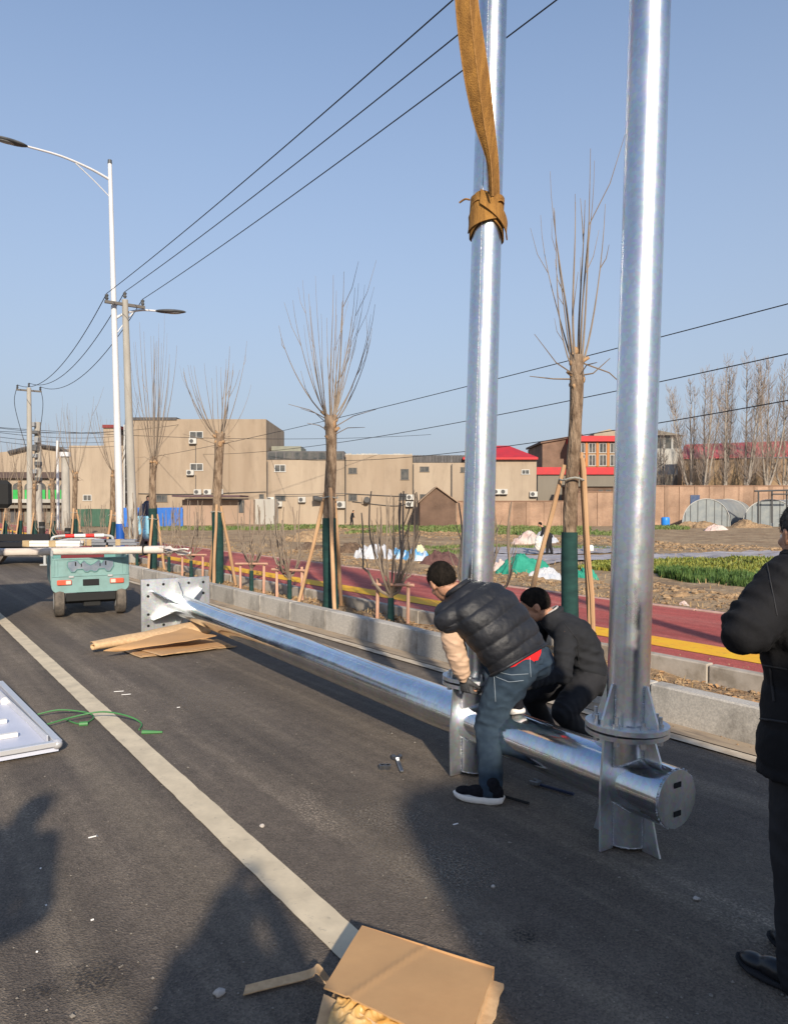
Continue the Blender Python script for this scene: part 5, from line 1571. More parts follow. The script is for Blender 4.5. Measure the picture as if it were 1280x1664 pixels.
# plastic tunnels
M_poly = mat('greenhouse_film', (.145, .165, .175), .4, col2=(.20, .215, .21), nscale=1.4, spec=.5)
def tunnel(label, px0, px1, py, Y, ln_, skew):
    a, b_ = P(px0, 845, Y), P(px1, 845, Y); cx = (a.x + b_.x) / 2; rx = (b_.x - a.x) / 2; h = P(0, py, Y).z - FZ
    t = thing('greenhouse', label, 'greenhouse', (cx, Y, FZ))
    m = MB(); n = 20
    def f(u, v): return Vector((cx + rx * math.cos(math.pi * u) + skew * v, Y + ln_ * v, FZ - .1 + (h + .1) * math.sin(math.pi * u) ** .8 * (1 + .012 * math.sin(v * 40))))
    m.grid(f, [i / n for i in range(n + 1)], [i / 30 for i in range(31)])
    o = m.build('film_cover', M_poly, t, smooth=True)
    m = MB(); m.prism([f(i / n, 0) + Vector((0, .02, 0)) for i in range(n + 1)], (0, .03, 0)); m.build('end_sheet', M_poly, t)
    for k in range(7):
        u = .16 + .68 * k / 6; q = f(u, 0)
        MB().box((q.x, q.y - .012, (q.z + FZ) / 2), (.05, .03, q.z - FZ)).build('upright', M_acd, t)
    for k in range(4):
        MB().tube([f(i / n, k * .33) * 1.0 + Vector((0, -.03, .03)) for i in range(n + 1)], .035, 5).build('hoop', M_acw, t)
tunnel('left plastic film greenhouse tunnel with its rounded end towards the field', 1108, 1186, 811, 78, 14, 13)
tunnel('right plastic film greenhouse tunnel half hidden by the standing man', 1206, 1296, 812, 76, 14, 13)
bb = P(1081, 833, 77); t = thing('barrel', 'bright blue plastic barrel by the orange brick wall', 'barrel', (bb.x, 77, FZ))
MB().tube([Vector((bb.x, 77, FZ + z)) for z in (.0, .08, .3, .6, .9, .98)], [.38, .42, .43, .43, .42, .36], 20).build('barrel_body', mat('blue_plastic', (.02, .18, .55), .4), t, smooth=True)
fr_ = thing('timber_frame', 'dark timber frame of a ruined shelter beside the greenhouses', 'frame', P(1262, 845, 74))
for (x, y0) in ((1232, 798), (1254, 796), (1278, 796)): MB().cyl(P(x, y0, 74), P(x, 850, 74), .08, n=6).build('post', M_acd, fr_)
MB().cyl(P(1226, 798, 74), P(1300, 796, 74), .10, n=6).build('beam', M_acd, fr_); MB().cyl(P(1254, 803, 73.8), P(1300, 803, 73.8), .08, n=6).build('beam', M_acd, fr_)

# ------------------------------------------------------------------ bare poplars behind the wall
M_poplar = mat('poplar_bark', (.30, .265, .225), .9, col2=(.21, .18, .15), nscale=1.5)
M_twig = mat('poplar_twigs', (.17, .135, .11), .95, col2=(.22, .18, .15), nscale=.4)
def poplar(px, Y, top, label, seed, wide=1.0):
    rg = random.Random(seed)
    g = P(px, 850, Y); base = Vector((g.x, Y, FZ)); H = P(px, top, Y).z - FZ
    t = thing('poplar_tree', label, 'tree', base, group='bare poplars behind the brick wall')
    tr = MB(); tw = MB()
    nst = rg.choice((2, 3, 3))
    f0 = H * rg.uniform(.14, .24)
    tr.tube([base, base + Vector((0, 0, f0))], [.20, .16], 7)
    stems = []
    for k in range(nst + 1):
        a = rg.uniform(0, 6.28); sp_ = rg.uniform(.08, .19) * H * wide if k else .01 * H
        pts = []
        for i in range(9):
            u = i / 8
            pts.append(base + Vector((math.cos(a) * sp_ * u ** .7 + rg.uniform(-.12, .12) * u, math.sin(a) * sp_ * u ** .7, f0 + (H * rg.uniform(.97, 1.0) - f0) * u * (1 if not k else rg.uniform(.9, .97)))))
        tr.tube(pts, [.13 * (1 - .88 * i / 8) for i in range(9)], 6)
        stems.append(pts)
    for _ in range(330):
        pts = rg.choice(stems); u = rg.uniform(.06, .97) * 7.99; k = int(u); p = pts[k].lerp(pts[k + 1], u - k)
        a = rg.uniform(0, 6.28); l = H * rg.uniform(.05, .17) * (1.15 - u / 10)
        q1 = p + Vector((math.cos(a) * l * .42, math.sin(a) * l * .42, l * .42)); q2 = q1 + Vector((math.cos(a) * l * .12, math.sin(a) * l * .12, l * .55))
        tw.tube([p, q1, q2], [.026, .018, .007], 3, False)
        for _ in range(3):
            a2 = a + rg.uniform(-1.2, 1.2); s_ = p.lerp(q2, rg.uniform(.3, .9)); l2 = l * rg.uniform(.25, .5)
            tw.tube([s_, s_ + Vector((math.cos(a2) * l2 * .3, math.sin(a2) * l2 * .3, l2))], [.013, .005], 3, False)
    tr.build('trunk', M_poplar, t, smooth=True); stuff(tw.build('twigs', M_twig, t))
for i, (px, top, Y, lb_) in enumerate(((1122, 612, 88, 'leftmost of the bare pale poplars, just right of the pole'), (1141, 590, 86.5, 'second bare poplar from the left, beside the blue door'), (1176, 572, 87, 'bare poplar with a low fork behind the left greenhouse'),
        (1209, 566, 86, 'bare poplar behind the gap between the greenhouses'), (1245, 575, 87, 'thick forked bare poplar left of the timber frame'), (1272, 580, 88, 'bare poplar above the standing man'), (1305, 570, 87, 'bare poplar beyond the right edge'),
        (1078, 690, 92, 'small thin bare poplar right beside the right pole'))):
    poplar(px, Y, top, lb_, 40 + i, 1.0)
# ================================================================== street trees, shrubs, props
M_bark = mat('street_tree_bark', (.100, .066, .042), .95, col2=(.235, .170, .115), nscale=16, ndetail=8, lo=.38, hi=.60, bscale=38, bstr=1.0, bdist=.03, stretch=(1, 1, .35))
M_cutwood = mat('pale_cut_wood', (.34, .22, .12), .9, col2=(.22, .13, .07), nscale=14, bscale=40, bstr=.8, bdist=.01)
M_shoot = mat('bare_shoot', (.140, .105, .078), .85, col2=(.23, .185, .14), nscale=3)
M_wrap = mat('green_trunk_wrap', (.012, .046, .040), .85, col2=(.007, .027, .025), nscale=6, bscale=160, bstr=.5, bdist=.004, stretch=(1, 1, 3))
M_stake = mat('peeled_stake', (.42, .27, .15), .85, col2=(.33, .19, .10), nscale=5, bscale=30, bstr=.4, bdist=.005, stretch=(1, 1, .2), rand=.15)
M_pinkstake = mat('pinkish_stake', (.46, .27, .19), .85, col2=(.38, .21, .14), nscale=5, bscale=30, bstr=.4, bdist=.005, rand=.12)
M_tie = mat('twine', (.25, .25, .22), .9)

def street_tree(px, spx, head_px, head_y, wrap_y, top_y, spread, r, n, label, seed, t_=5.46, thin=1.0, knots=True, fine=1):
    """px: pixel of the trunk foot on the strip; head_px/head_y the pollard head; spread: half width of the shoots in pixels"""
    rg = random.Random(seed)
    az = math.atan((px - CX) / FPX) + RA                       # bearing from the road direction
    s_ = t_ / math.tan(az)
    base = ST(s_, t_, .16); Y = base.y
    hp = P(head_px, head_y, Y); wz = P(0, wrap_y, Y).z; tz = P(0, top_y, Y).z
    tr = thing('street_tree', label, 'tree', base, group='pollarded street trees along the kerb')
    pts, rad = [], []
    N = 15
    ph = rg.uniform(0, 6)
    for i in range(N):
        u = i / (N - 1)
        p = base.lerp(hp, u) + Vector((.025 * math.sin(u * 5 + ph), .02 * math.sin(u * 4 + ph * 2), 0)) * math.sin(math.pi * u)
        pts.append(p - Vector((0, 0, .1)) if i == 0 else p); rad.append(r * (1.15 - .22 * u + (.12 if i == 0 else 0) + rg.uniform(-.03, .03)))
    rad[-1] *= 1.12; rad[-2] *= 1.08
    m = MB(); m.tube(pts, rad, 14 if fine else 8)
    o = m.build('trunk', M_bark, tr, smooth=True, sharp=0)
    me = o.data
    for v in me.vertices:
        q = v.co; d = Vector((q.x, q.y, 0)); 
        k = 1 + .10 * nz3((q.x * 1, q.y, q.z * .5), 14, seed) + .06 * nz3(q, 5, seed)
        c = pts[0] - base; t = min(1, max(0, q.z / max(.1, hp.z - base.z))); c = base.lerp(hp, t) - base
        v.co = Vector((c.x + (q.x - c.x) * k, c.y + (q.y - c.y) * k, q.z))
    # wrap
    u1 = (wz - base.z) / (hp.z - base.z); wm = MB(); wp, wr = [], []
    for i in range(9):
        u = u1 * i / 8; k = u * (N - 1); j = min(N - 2, int(k)); wp.append(pts[j].lerp(pts[j + 1], k - j)); wr.append((rad[j] + (rad[j + 1] - rad[j]) * (k - j)) * 1.10 + .004 + rg.uniform(0, .003))
    wm.tube(wp, wr, 14 if fine else 8); wm.build('trunk_wrap', M_wrap, tr, smooth=True, sharp=40)
    # pollard head: knuckles and stubs
    if knots:
        hm = MB()
        for k in range(9 if fine else 5):
            a = rg.uniform(0, 6.28); z = rg.uniform(-.30, .05); d = Vector((math.cos(a), math.sin(a), 0))
            hm.ball(hp + Vector((0, 0, z)) + d * r * .75, (r * rg.uniform(.35, .6), r * rg.uniform(.35, .6), r * rg.uniform(.4, .8)), 8, 6)
        for k in range(5 if fine else 2):
            a = rg.uniform(0, 6.28); z = rg.uniform(-.38, -.02); d = Vector((math.cos(a), math.sin(a), rg.uniform(.4, 1.1))).normalized()
            q = hp + Vector((0, 0, z)) + d * r * .5
            hm.tube([q, q + d * r * rg.uniform(.8, 1.7)], [r * .34, r * rg.uniform(.22, .30)], 8)
        ho_ = hm.build('pollard_knot', M_cutwood, tr, smooth=True, sharp=0)
        stuff(ho_)
    # shoots
    sm = MB(); pxm = Y / FPX
    for k in range(n):
        a = rg.uniform(0, 6.28) if k > 2 else (0, math.pi, 1.5)[k]
        e = rg.uniform(.1, 1) ** .8
        L_ = (tz - hp.z) * (rg.uniform(.78, 1.05) if k > 2 else 1.04) * (1 - .24 * e if k else 1)
        out = spread * pxm * e
        d = Vector((math.cos(a), math.sin(a) * .8, 0))
        st_ = hp + d * r * .7 + Vector((0, 0, rg.uniform(-.14, .04)))
        q = []; M_ = 10
        w1, w2 = rg.uniform(-.025, .025), rg.uniform(-.025, .025)
        for i in range(M_):
            u = i / (M_ - 1)
            o_ = out * (1 - (1 - u) ** 1.35)
            q.append(st_ + d * o_ + Vector((w1 * math.sin(u * 5), w2 * math.sin(u * 4), L_ * (u ** (1 + .25 * e)))))
        r0 = rg.uniform(.0065, .0125) * thin
        sm.tube(q, [r0 * (1 - .80 * i / (M_ - 1)) for i in range(M_)], 6)
        for _ in range(rg.choice((0, 1, 2)) if fine else 1):
            i = rg.randint(2, 7); b_ = q[i]; a2 = a + rg.uniform(-1, 1); l = L_ * rg.uniform(.10, .42)
            dd = Vector((math.cos(a2) * .45, math.sin(a2) * .45, 1)).normalized()
            sm.tube([b_, b_ + dd * l * .5 + d * .02, b_ + dd * l + Vector((0, 0, l * .15))], [r0 * .45, r0 * .35, r0 * .18], 4)
    for k in range(5 if fine else 2):
        a = rg.uniform(0, 6.28); d = Vector((math.cos(a), math.sin(a), rg.uniform(-.5, .7))).normalized(); l = rg.uniform(.25, .75)
        q0 = hp + Vector((0, 0, rg.uniform(-.3, 0)))
        sm.tube([q0, q0 + d * l * .5 + Vector((0, 0, .05)), q0 + d * l + Vector((0, 0, rg.uniform(-.1, .25)))], [.008 * thin, .006 * thin, .003 * thin], 4)
    stuff(sm.build('shoots', M_shoot, tr))
    return base, hp, pts
def props(label, base, pts, tops, feet, m, rr_=.028):
    t = thing('tree_prop', label, 'tree stakes', base, group='stakes propping the street trees')
    for (u, (dx, dy)) in zip(tops, feet):
        k = u * (len(pts) - 1); j = min(len(pts) - 2, int(k)); tp = pts[j].lerp(pts[j + 1], k - j)
        ft = base + U * dy + V * dx; s_, t2 = toST(ft); ft.z = zstrip(s_, min(5.74, max(5.1, t2))) - .12
        d = (ft - tp); d.z = 0; d.normalize()
        a = tp + d * .10 + Vector((0, 0, .02)); b_ = ft
        pp = [a + (a - b_).normalized() * .12] + [a.lerp(b_, i / 5) + Vector((rnd(-.008, .008), rnd(-.008, .008), 0)) for i in range(6)]
        MB().tube(pp, [rr_ * rnd(.85, 1.1) for _ in pp], 8).build('stake', m, t, smooth=True)
    tp = tops[0] * (len(pts) - 1); j = min(len(pts) - 2, int(tp)); c = pts[j].lerp(pts[j + 1], tp - j)
    MB().tube([c + Vector((math.cos(w) * .115, math.sin(w) * .115, .012 * math.sin(3 * w))) for w in np.linspace(0, 2 * math.pi, 17)], .009, 5).build('tie', M_tie, t)

b_, h_, p_ = street_tree(926, 0, 937, 577, 865, 232, 56, .062, 12, 'tallest nearest street tree with knobbly cut head, between the two upright poles', 11, 5.42, 1.1)
props('three pale stakes leaning on the tree between the two upright poles', b_, p_, (.60, .62, .64), ((-.30, .46), (.15, -.20), (.26, -.06)), M_stake, .024)
b_, h_, p_ = street_tree(537, 0, 537, 676, 842, 436, 98, .082, 22, 'street tree with fan of bare shoots just left of the shrub, left of the workers', 12)
props('tripod of stakes on the fan shaped tree left of the workers', b_, p_, (.58, .56, .55), ((-.30, -.62), (-.28, .55), (.26, .1)), M_stake, .030)
b_, h_, p_ = street_tree(352, 0, 357, 704, 832, 556, 54, .085, 20, 'street tree right of the far base plate, green wrap low on its trunk', 13)
props('stakes on the tree standing behind the big base plate', b_, p_, (.48, .47, .46), ((-.30, -.55), (.26, -.35), (.1, .7)), M_stake, .03)
b_, h_, p_ = street_tree(246, 0, 250, 742, 826, 510, 48, .080, 22, 'street tree beside the lamp post with a thick swollen head', 14)
props('stakes on the tree between the lamp post and the base plate', b_, p_, (.45, .44, .43), ((-.25, -.5), (.28, -.1), (.1, .6)), M_stake, .03)
b_, h_, p_ = street_tree(176, 0, 186, 764, 848, 640, 40, .085, 13, 'leaning street tree partly hidden by the lamp post', 15, fine=0)
props('stakes on the leaning tree half hidden by the lamp post', b_, p_, (.5, .48, .46), ((-.25, -.5), (.28, -.2), (.1, .6)), M_stake, .03)
b_, h_, p_ = street_tree(121, 0, 122, 768, 843, 645, 38, .085, 14, 'street tree above the red and white rail of the tricycle', 16, fine=0)
props('stakes on the tree above the red and white rail', b_, p_, (.5, .48, .46), ((-.25, -.5), (.28, -.2), (.1, .6)), M_stake, .03)
for i, (x, hy, ty, lb_) in enumerate(((84, 779, 668, 'fourth street tree from the left edge, before the green arches'), (55, 784, 690, 'third street tree from the left edge, by the far power pole'), (31, 784, 700, 'second street tree from the left edge, before the arched shop'), (8, 788, 705, 'leftmost distant street tree at the edge of the photo'))):
    b_, h_, p_ = street_tree(x, 0, x + 1, hy, 846, ty, 26, .085, 10, lb_, 20 + i, 5.5, 1.2, fine=0)
    props(('stakes on the tree before the green arches', 'stakes on the tree by the far power pole', 'stakes on the tree before the arched shop', 'stakes on the leftmost distant tree')[i], b_, p_, (.45, .44), ((-.25, -.5), (.28, .4)), M_stake, .03)

def shrub(px, by, top_y, spread, label, seed, n=13, t_=5.44, fr=None, r=.030, frlabel=None):
    rg = random.Random(seed)
    az = math.atan((px - CX) / FPX) + RA; s_ = t_ / math.tan(az); base = ST(s_, t_, .17); Y = base.y
    tz = P(0, top_y, Y).z; pxm = Y / FPX
    t = thing('shrub', label, 'shrub', base, group='bare multi stemmed shrubs in the planting strip')
    zt = base.z + .36 + rg.uniform(-.03, .06)
    top = Vector((base.x, base.y, zt))
    MB().tube([base - Vector((0, 0, .08)), base + Vector((0, 0, .2)), top, top + Vector((0, 0, .14))], [r * 1.15, r, r * .95, r * .9], 10).build('stem', M_bark, t, smooth=True)
    MB().tube([base - Vector((0, 0, .05)), base + Vector((0, 0, .18)), top - Vector((0, 0, .02))], [r * 1.35, r * 1.2, r * 1.12], 10).build('trunk_wrap', M_wrap, t, smooth=True)
    m = MB()
    for k in range(n):
        a = rg.uniform(0, 6.28) if k > 1 else (0.1, 3.0)[k]; e = rg.uniform(.12, 1) ** .75
        d = Vector((math.cos(a), math.sin(a) * .9, 0)); L_ = (tz - zt) * rg.uniform(.72, 1.0) * (1 - .12 * e)
        out = spread * pxm * e; q = []
        w1, w2 = rg.uniform(-.05, .05), rg.uniform(-.05, .05)
        for i in range(10):
            u = i / 9
            q.append(top + Vector((0, 0, rg.uniform(-.02, .08))) * (1 if i else 0) + d * out * min(1, (u / .45)) ** .8 * (1 if u < .45 else 1 + .12 * (u - .45)) + Vector((w1 * math.sin(u * 6), w2 * math.sin(u * 5), L_ * (u ** (1 + .35 * e)))))
        r0 = r * rg.uniform(.42, .58)
        m.tube(q, [r0 * (1 - .58 * i / 9) for i in range(10)], 6)
        for _ in range(3):
            i = rg.randint(2, 6); a2 = a + rg.uniform(-1.4, 1.4); l = L_ * rg.uniform(.12, .35); dd = Vector((math.cos(a2) * .5, math.sin(a2) * .5, 1)).normalized()
            m.tube([q[i], q[i] + dd * l * .5, q[i] + dd * l + Vector((0, 0, l * .2))], [r0 * .4, r0 * .3, r0 * .15], 4)
    stuff(m.build('branches', M_shoot, t))
    if fr:
        f = thing('plant_support', frlabel, 'stake frame', base, group='small wooden frames holding the shrubs')
        for sg, dl in ((-1, fr[0]), (1, fr[1])):
            q = base + U * sg * -dl * pxm * 1.0 * .8 + Vector((sg * dl * pxm * .5, 0, 0)) - Vector((0, .05, 0))
            q = Vector((base.x + sg * dl * pxm, base.y - sg * dl * pxm * .6, 0)); s2, t2 = toST(q); q.z = zstrip(s2, min(5.74, max(5.09, t2)))
            MB().tube([q - Vector((0, 0, .1)), q + Vector((rnd(-.01, .01), 0, .52))], [.024, .022], 8).build('post', M_pinkstake, f, smooth=True)
        a = Vector((base.x - fr[0] * pxm * 1.35, base.y + fr[0] * pxm * .8 - .04, base.z + .47)); c = Vector((base.x + fr[1] * pxm * 1.35, base.y - fr[1] * pxm * .8 - .04, base.z + .47 + rnd(-.01, .03)))
        MB().tube([a, c], [.021, .019], 8).build('crossbar', M_pinkstake, f, smooth=True)
shrub(635, 998, 782, 50, 'tall bare shrub in a wooden frame just left of the bending worker', 31, 15, fr=(23, 27), r=.036, frlabel='wooden frame round the shrub nearest the bending worker')
shrub(470, 963, 803, 32, 'bare shrub behind the fan shaped tree, second from the worker', 32, 12, fr=(23, 22), frlabel='wooden frame at the shrub beside the fan shaped tree')
shrub(408, 950, 803, 26, 'bare shrub right of the base plate with arching stems', 33, 11, fr=(21, 22), frlabel='wooden frame at the shrub right of the base plate')
shrub(310, 930, 805, 27, 'bare shrub directly behind the base plate', 34, 11, fr=(18, 22), frlabel='wooden frame behind the base plate')
shrub(274, 916, 812, 22, 'bare shrub between the two trees left of the base plate', 35, 10)
shrub(782, 1040, 800, 48, 'bare shrub hidden behind the left upright pole', 36, 12, fr=(20, 24), r=.036, frlabel='wooden frame behind the left upright pole')
shrub(222, 905, 800, 24, 'bare shrub at the foot of the utility pole', 37, 11)
shrub(150, 885, 812, 22, 'bare shrub before the green hoarding', 38, 12)
shrub(100, 872, 818, 16, 'bare shrub behind the flatbed, left of the tricycle', 39, 9)
shrub(70, 868, 815, 14, 'distant bare shrub near the far power pole', 40, 9)
shrub(20, 862, 818, 12, 'distant bare shrub at the left edge', 41, 9)

# ------------------------------------------------------------------ lamp post, power poles, wires
M_lampwhite = mat('lamp_post_white', (.52, .52, .53), .35, spec=.5, col2=(.47, .47, .47), nscale=2)
M_lampblue = mat('lamp_post_blue_band', (.012, .07, .30), .4)
M_lamphead = mat('lamp_head_dark', (.05, .055, .06), .45, col2=(.09, .09, .09), nscale=6)
M_lens = mat('lamp_lens', (.25, .26, .26), .2)
M_conc = mat('weathered_concrete_pole', (.33, .31, .275), .95, col2=(.25, .235, .205), nscale=3, bscale=20, bstr=.4, bdist=.01, stretch=(1, 1, .3))
M_wire = mat('black_cable', (.012, .012, .014), .6)
az = math.atan((196 - CX) / FPX) + RA; base = ST(5.35 / math.tan(az), 5.35, .16); YL = base.y
lt = thing('street_lamp', 'tall white street lamp with blue foot band and two dark lamp heads', 'street lamp', base)
top = P(178.5, 266, YL)
MB().tube([base.lerp(top, i / 12) for i in range(13)], [.105 - .055 * i / 12 for i in range(13)], 20).build('pole', M_lampwhite, lt, smooth=True)
zb = P(0, 851, YL).z; u = (zb - base.z) / (top.z - base.z)
MB().tube([base.lerp(top, .002), base.lerp(top, u)], [.1095, .1045], 20).build('blue_band', M_lampblue, lt, smooth=True)
MB().cyl(top, top + Vector((0, 0, .10)), .055, .05, n=12).build('cap', M_lamphead, lt, smooth=True)
MB().box(base + Vector((0, 0, -.02)), (.4, .4, .05)).build('base_plate', M_lampwhite, lt)
def lamp_arm(y_att, head, d, name_):
    a = base.lerp(top, (P(0, y_att, YL).z - base.z) / (top.z - base.z)); 
    q = [a, a.lerp(head, .25) + Vector((0, 0, (head.z - a.z) * .12 + .05)), a.lerp(head, .6) + Vector((0, 0, .10)), head]
    arm = MB(); arm.tube(curve(q, 18), [.034 - .010 * i / 17 for i in range(18)], 10); ao = arm.build('arm', M_lampwhite, lt, smooth=True)
    a2 = a - Vector((0, 0, .45)); e = a.lerp(head, .42) + Vector((0, 0, .07))
    MB().tube(curve([a2, a2.lerp(e, .5) + Vector((0, 0, .02)), e], 10), .014, 8).build('brace', M_lampwhite, ao, smooth=True)
    dd = (head - q[2]).normalized(); r_ = dd.cross(Vector((0, 0, 1))).normalized(); u_ = r_.cross(dd)
    M = Matrix((r_, dd, u_)).transposed()
    hm = MB(); hm.ball(head + dd * .33, (.135, .42, .055), 20, 12, M); ho_ = hm.build('lamp_head', M_lamphead, lt, smooth=True)
    MB().ball(head + dd * .40 - u_ * .030, (.10, .24, .035), 16, 10, M).build('lens', M_lens, ho_, smooth=True)
h1 = Vector((base.x, base.y, 0)) - V * 2.15; h1.z = P(0, 236, h1.y).z
lamp_arm(292, h1, -V, 'l')
h2 = Vector((base.x, base.y, 0)) + V * 1.02; h2.z = P(0, 505, h2.y).z
lamp_arm(518, h2, V, 'r')

def power_pole(px, t_, top_y, label, r0=.125, r1=.075, top_px=None):
    az = math.atan((px - CX) / FPX) + RA; b_ = ST(t_ / math.tan(az), t_, .15)
    tp = P(top_px or px, top_y, b_.y)
    t = thing('power_pole', label, 'utility pole', b_, group='concrete poles carrying the overhead wires')
    MB().tube([b_ - Vector((0, 0, .1))] + [b_.lerp(tp, i / 8) for i in range(1, 9)], [r0 - (r0 - r1) * i / 8 for i in range(9)], 14).build('pole', M_conc, t, smooth=True)
    arm = tp - Vector((0, 0, .12))
    MB().box(arm, (.07, 1.0, .07), RA - R(90)).build('crossarm', M_framed, t)
    ends = []
    for k in (-.45, 0, .45):
        q = arm + V * k + Vector((0, 0, .04 if k else .16))
        MB().tube([q, q + Vector((0, 0, .05)), q + Vector((0, 0, .08)), q + Vector((0, 0, .13)), q + Vector((0, 0, .16))], [.02, .05, .03, .05, .02], 10).build('insulator', M_lamphead, t, smooth=True)
        ends.append(q + Vector((0, 0, .17)))
    return t, ends, tp
t1_, e1, tp1 = power_pole(217, 5.62, 487, 'concrete power pole right behind the lamp post', top_px=203)
t2_, e2, tp2 = power_pole(49, 5.75, 630, 'concrete power pole with hanging loops at the far left', .15, .09, 47)
b_ = ST(1.0, 5.6, .15); tp = b_ + Vector((0, 0, 6.9))
t0_ = thing('power_pole', 'nearest concrete power pole, out to the right of the standing man', 'utility pole', b_, group='concrete poles carrying the overhead wires')
MB().tube([b_ - Vector((0, 0, .1)), tp], [.125, .075], 14).build('pole', M_conc, t0_, smooth=True)
arm = tp - Vector((0, 0, .12)); MB().box(arm, (.07, 1.0, .07), RA - R(90)).build('crossarm', M_framed, t0_)
e0 = [arm + V * k + Vector((0, 0, .2)) for k in (-.45, 0, .45)]
e3 = [ST(60 , 5.9 + k, 6.9) for k in (-.45, 0, .45)]
def wire(a, b_, sag, label, r=.008, group='overhead wires between the poles', name='overhead_wire'):
    n = 36
    pts = [a.lerp(b_, i / n) - Vector((0, 0, sag * 4 * (i / n) * (1 - i / n))) for i in range(n + 1)]
    o = MB().tube(pts, r, 5).build(name, M_wire, base=a, smooth=True)
    tag(o, label, 'wire', group)
lab = ('upper', 'middle', 'lower')
for k in range(3):
    wire(e1[k], e0[k], .14, 'black overhead wire, %s of the three rising from the lamp post to the top' % lab[k], .0085)
    wire(e1[k], e2[k], .85, 'sagging wire, %s of the three between lamp post and far left pole' % lab[k], .011)
for k, w_ in ((0, 'left'), (2, 'right')):
    c = e2[k]; pts = curve([c, c + Vector((-.12 if k == 0 else .1, 0, -.9)), tp2 + Vector((-.2 if k == 0 else .25, .1, -2.6)), tp2 + Vector((.0, 0, -3.2))], 24)
    o = MB().tube(pts, .013, 5).build('hanging_loop', M_wire, t2_)
# cables over the field to a pole standing out to the right
fp = P(1430, 840, 21); fp.z = FZ
tq = thing('power_pole', 'concrete power pole in the field beyond the right edge', 'utility pole', fp, group='concrete poles carrying the overhead wires')
MB().tube([fp, Vector((fp.x, fp.y, 9.2))], [.16, .10], 14).build('pole', M_conc, tq, smooth=True)
for (y0, x1, y1, sg, lb_) in ((452, 250, 742, .9, 'highest cable crossing behind both upright poles to the right edge'), (540, 330, 738, 2.0, 'middle cable crossing behind both upright poles to the right edge'), (622, 440, 742, 2.6, 'lowest sagging cable crossing behind both upright poles')):
    a = Vector((fp.x, fp.y, P(0, y0, fp.y).z)); b_ = P(x1, y1, YB - .1)
    wire(a, b_, sg * .45, lb_, .020, 'cables over the field')
wire(P(-60, 690, 60), P(700, 706, YB), .8, 'faint distant cable low over the roofs', .022, 'cables over the field')
wire(P(-60, 697, 60), P(290, 690, YB), .6, 'faint distant cable ending on the tall block', .022, 'cables over the field')
for i in range(4):
    wire(P(-80, 684 + i * 7, 48), P(196, 700 + i * 8, 80), .5, ('topmost', 'second', 'third', 'lowest')[i] + ' of four thin cables at the far left above the shop', .018, 'cables at the far left')
# far left: transformer pole, box pole, white pole
def simple_pole(px, top, Y, r, m, label, nm='utility_pole'):
    a = P(px, top, Y); b0 = Vector((a.x, Y, FZ))
    t = thing(nm, label, 'pole', b0)
    MB().tube([b0, a], [r, r * .8], 12).build('pole', m, t, smooth=True)
    return t, a
t, a = simple_pole(61, 686, 40, .20, M_conc, 'thick weathered pole carrying a cluster of switch boxes at the far left')
for k in range(9):
    MB().box(a + Vector((rnd(-.12, .16), -.25, -.15 - k * .42)), (rnd(.25, .42), .3, rnd(.16, .34)), bev=.02).build('switch_box', M_lamphead if k % 2 else M_steel, t)
t, a = simple_pole(93, 716, 45, .09, M_lampwhite, 'thin white pole at the far left')
t, a = simple_pole(106, 742, 50, .30, M_conc, 'stout grey post with a cap between shop and tan building')
MB().cyl(a, a + Vector((0, 0, .3)), .36, n=14).build('cap', M_lampwhite, t, smooth=True)
for px, s_ in ((68, 'left'), (110, 'right')):
    a = P(px, 848 if px < 80 else 858, 24); b0 = Vector((a.x, 24, .15))
    t = thing('bollard', 'black ringed bollard, the %s one of two beyond the tricycle' % s_, 'bollard', b0, group='black bollards beyond the tricycle')
    MB().tube([b0, a], .095, 14).build('post', M_black, t, smooth=True)
    for k in range(3): MB().cyl(b0.lerp(a, .3 + .25 * k), b0.lerp(a, .36 + .25 * k), .102, n=14).build('band', M_lamphead, t, smooth=True)
# ================================================================== cargo tricycle with its load
M_teal = mat('teal_paint', (.155, .265, .255), .5, col2=(.125, .20, .19), nscale=5, ndetail=8, lo=.48, hi=.70, spec=.4)
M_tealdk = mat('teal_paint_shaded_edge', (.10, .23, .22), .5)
M_emblem = mat('pressed_silver', (.52, .56, .62), .28, .9, col2=(.30, .38, .48), nscale=7)
M_tail = mat('tail_light_red', (.55, .09, .05), .25, spec=.6)
M_tailw = mat('tail_light_clear', (.60, .45, .38), .2, spec=.6)
M_tyre = mat('dusty_tyre', (.06, .052, .045), .95, col2=(.13, .11, .09), nscale=9, bscale=60, bstr=.6, bdist=.01)
M_tube = mat('grey_tube', (.33, .34, .34), .4)
M_redtape = mat('red_reflector', (.55, .03, .025), .4); M_whtape = mat('white_reflector', (.6, .58, .55), .4)
g = G(148, 1001); TR = R(27)
tk = thing('cargo_tricycle', 'teal three wheeled cargo tricycle seen from behind with tailgate, carrying long profiles', 'tricycle', (g.x, g.y, 0), TR)
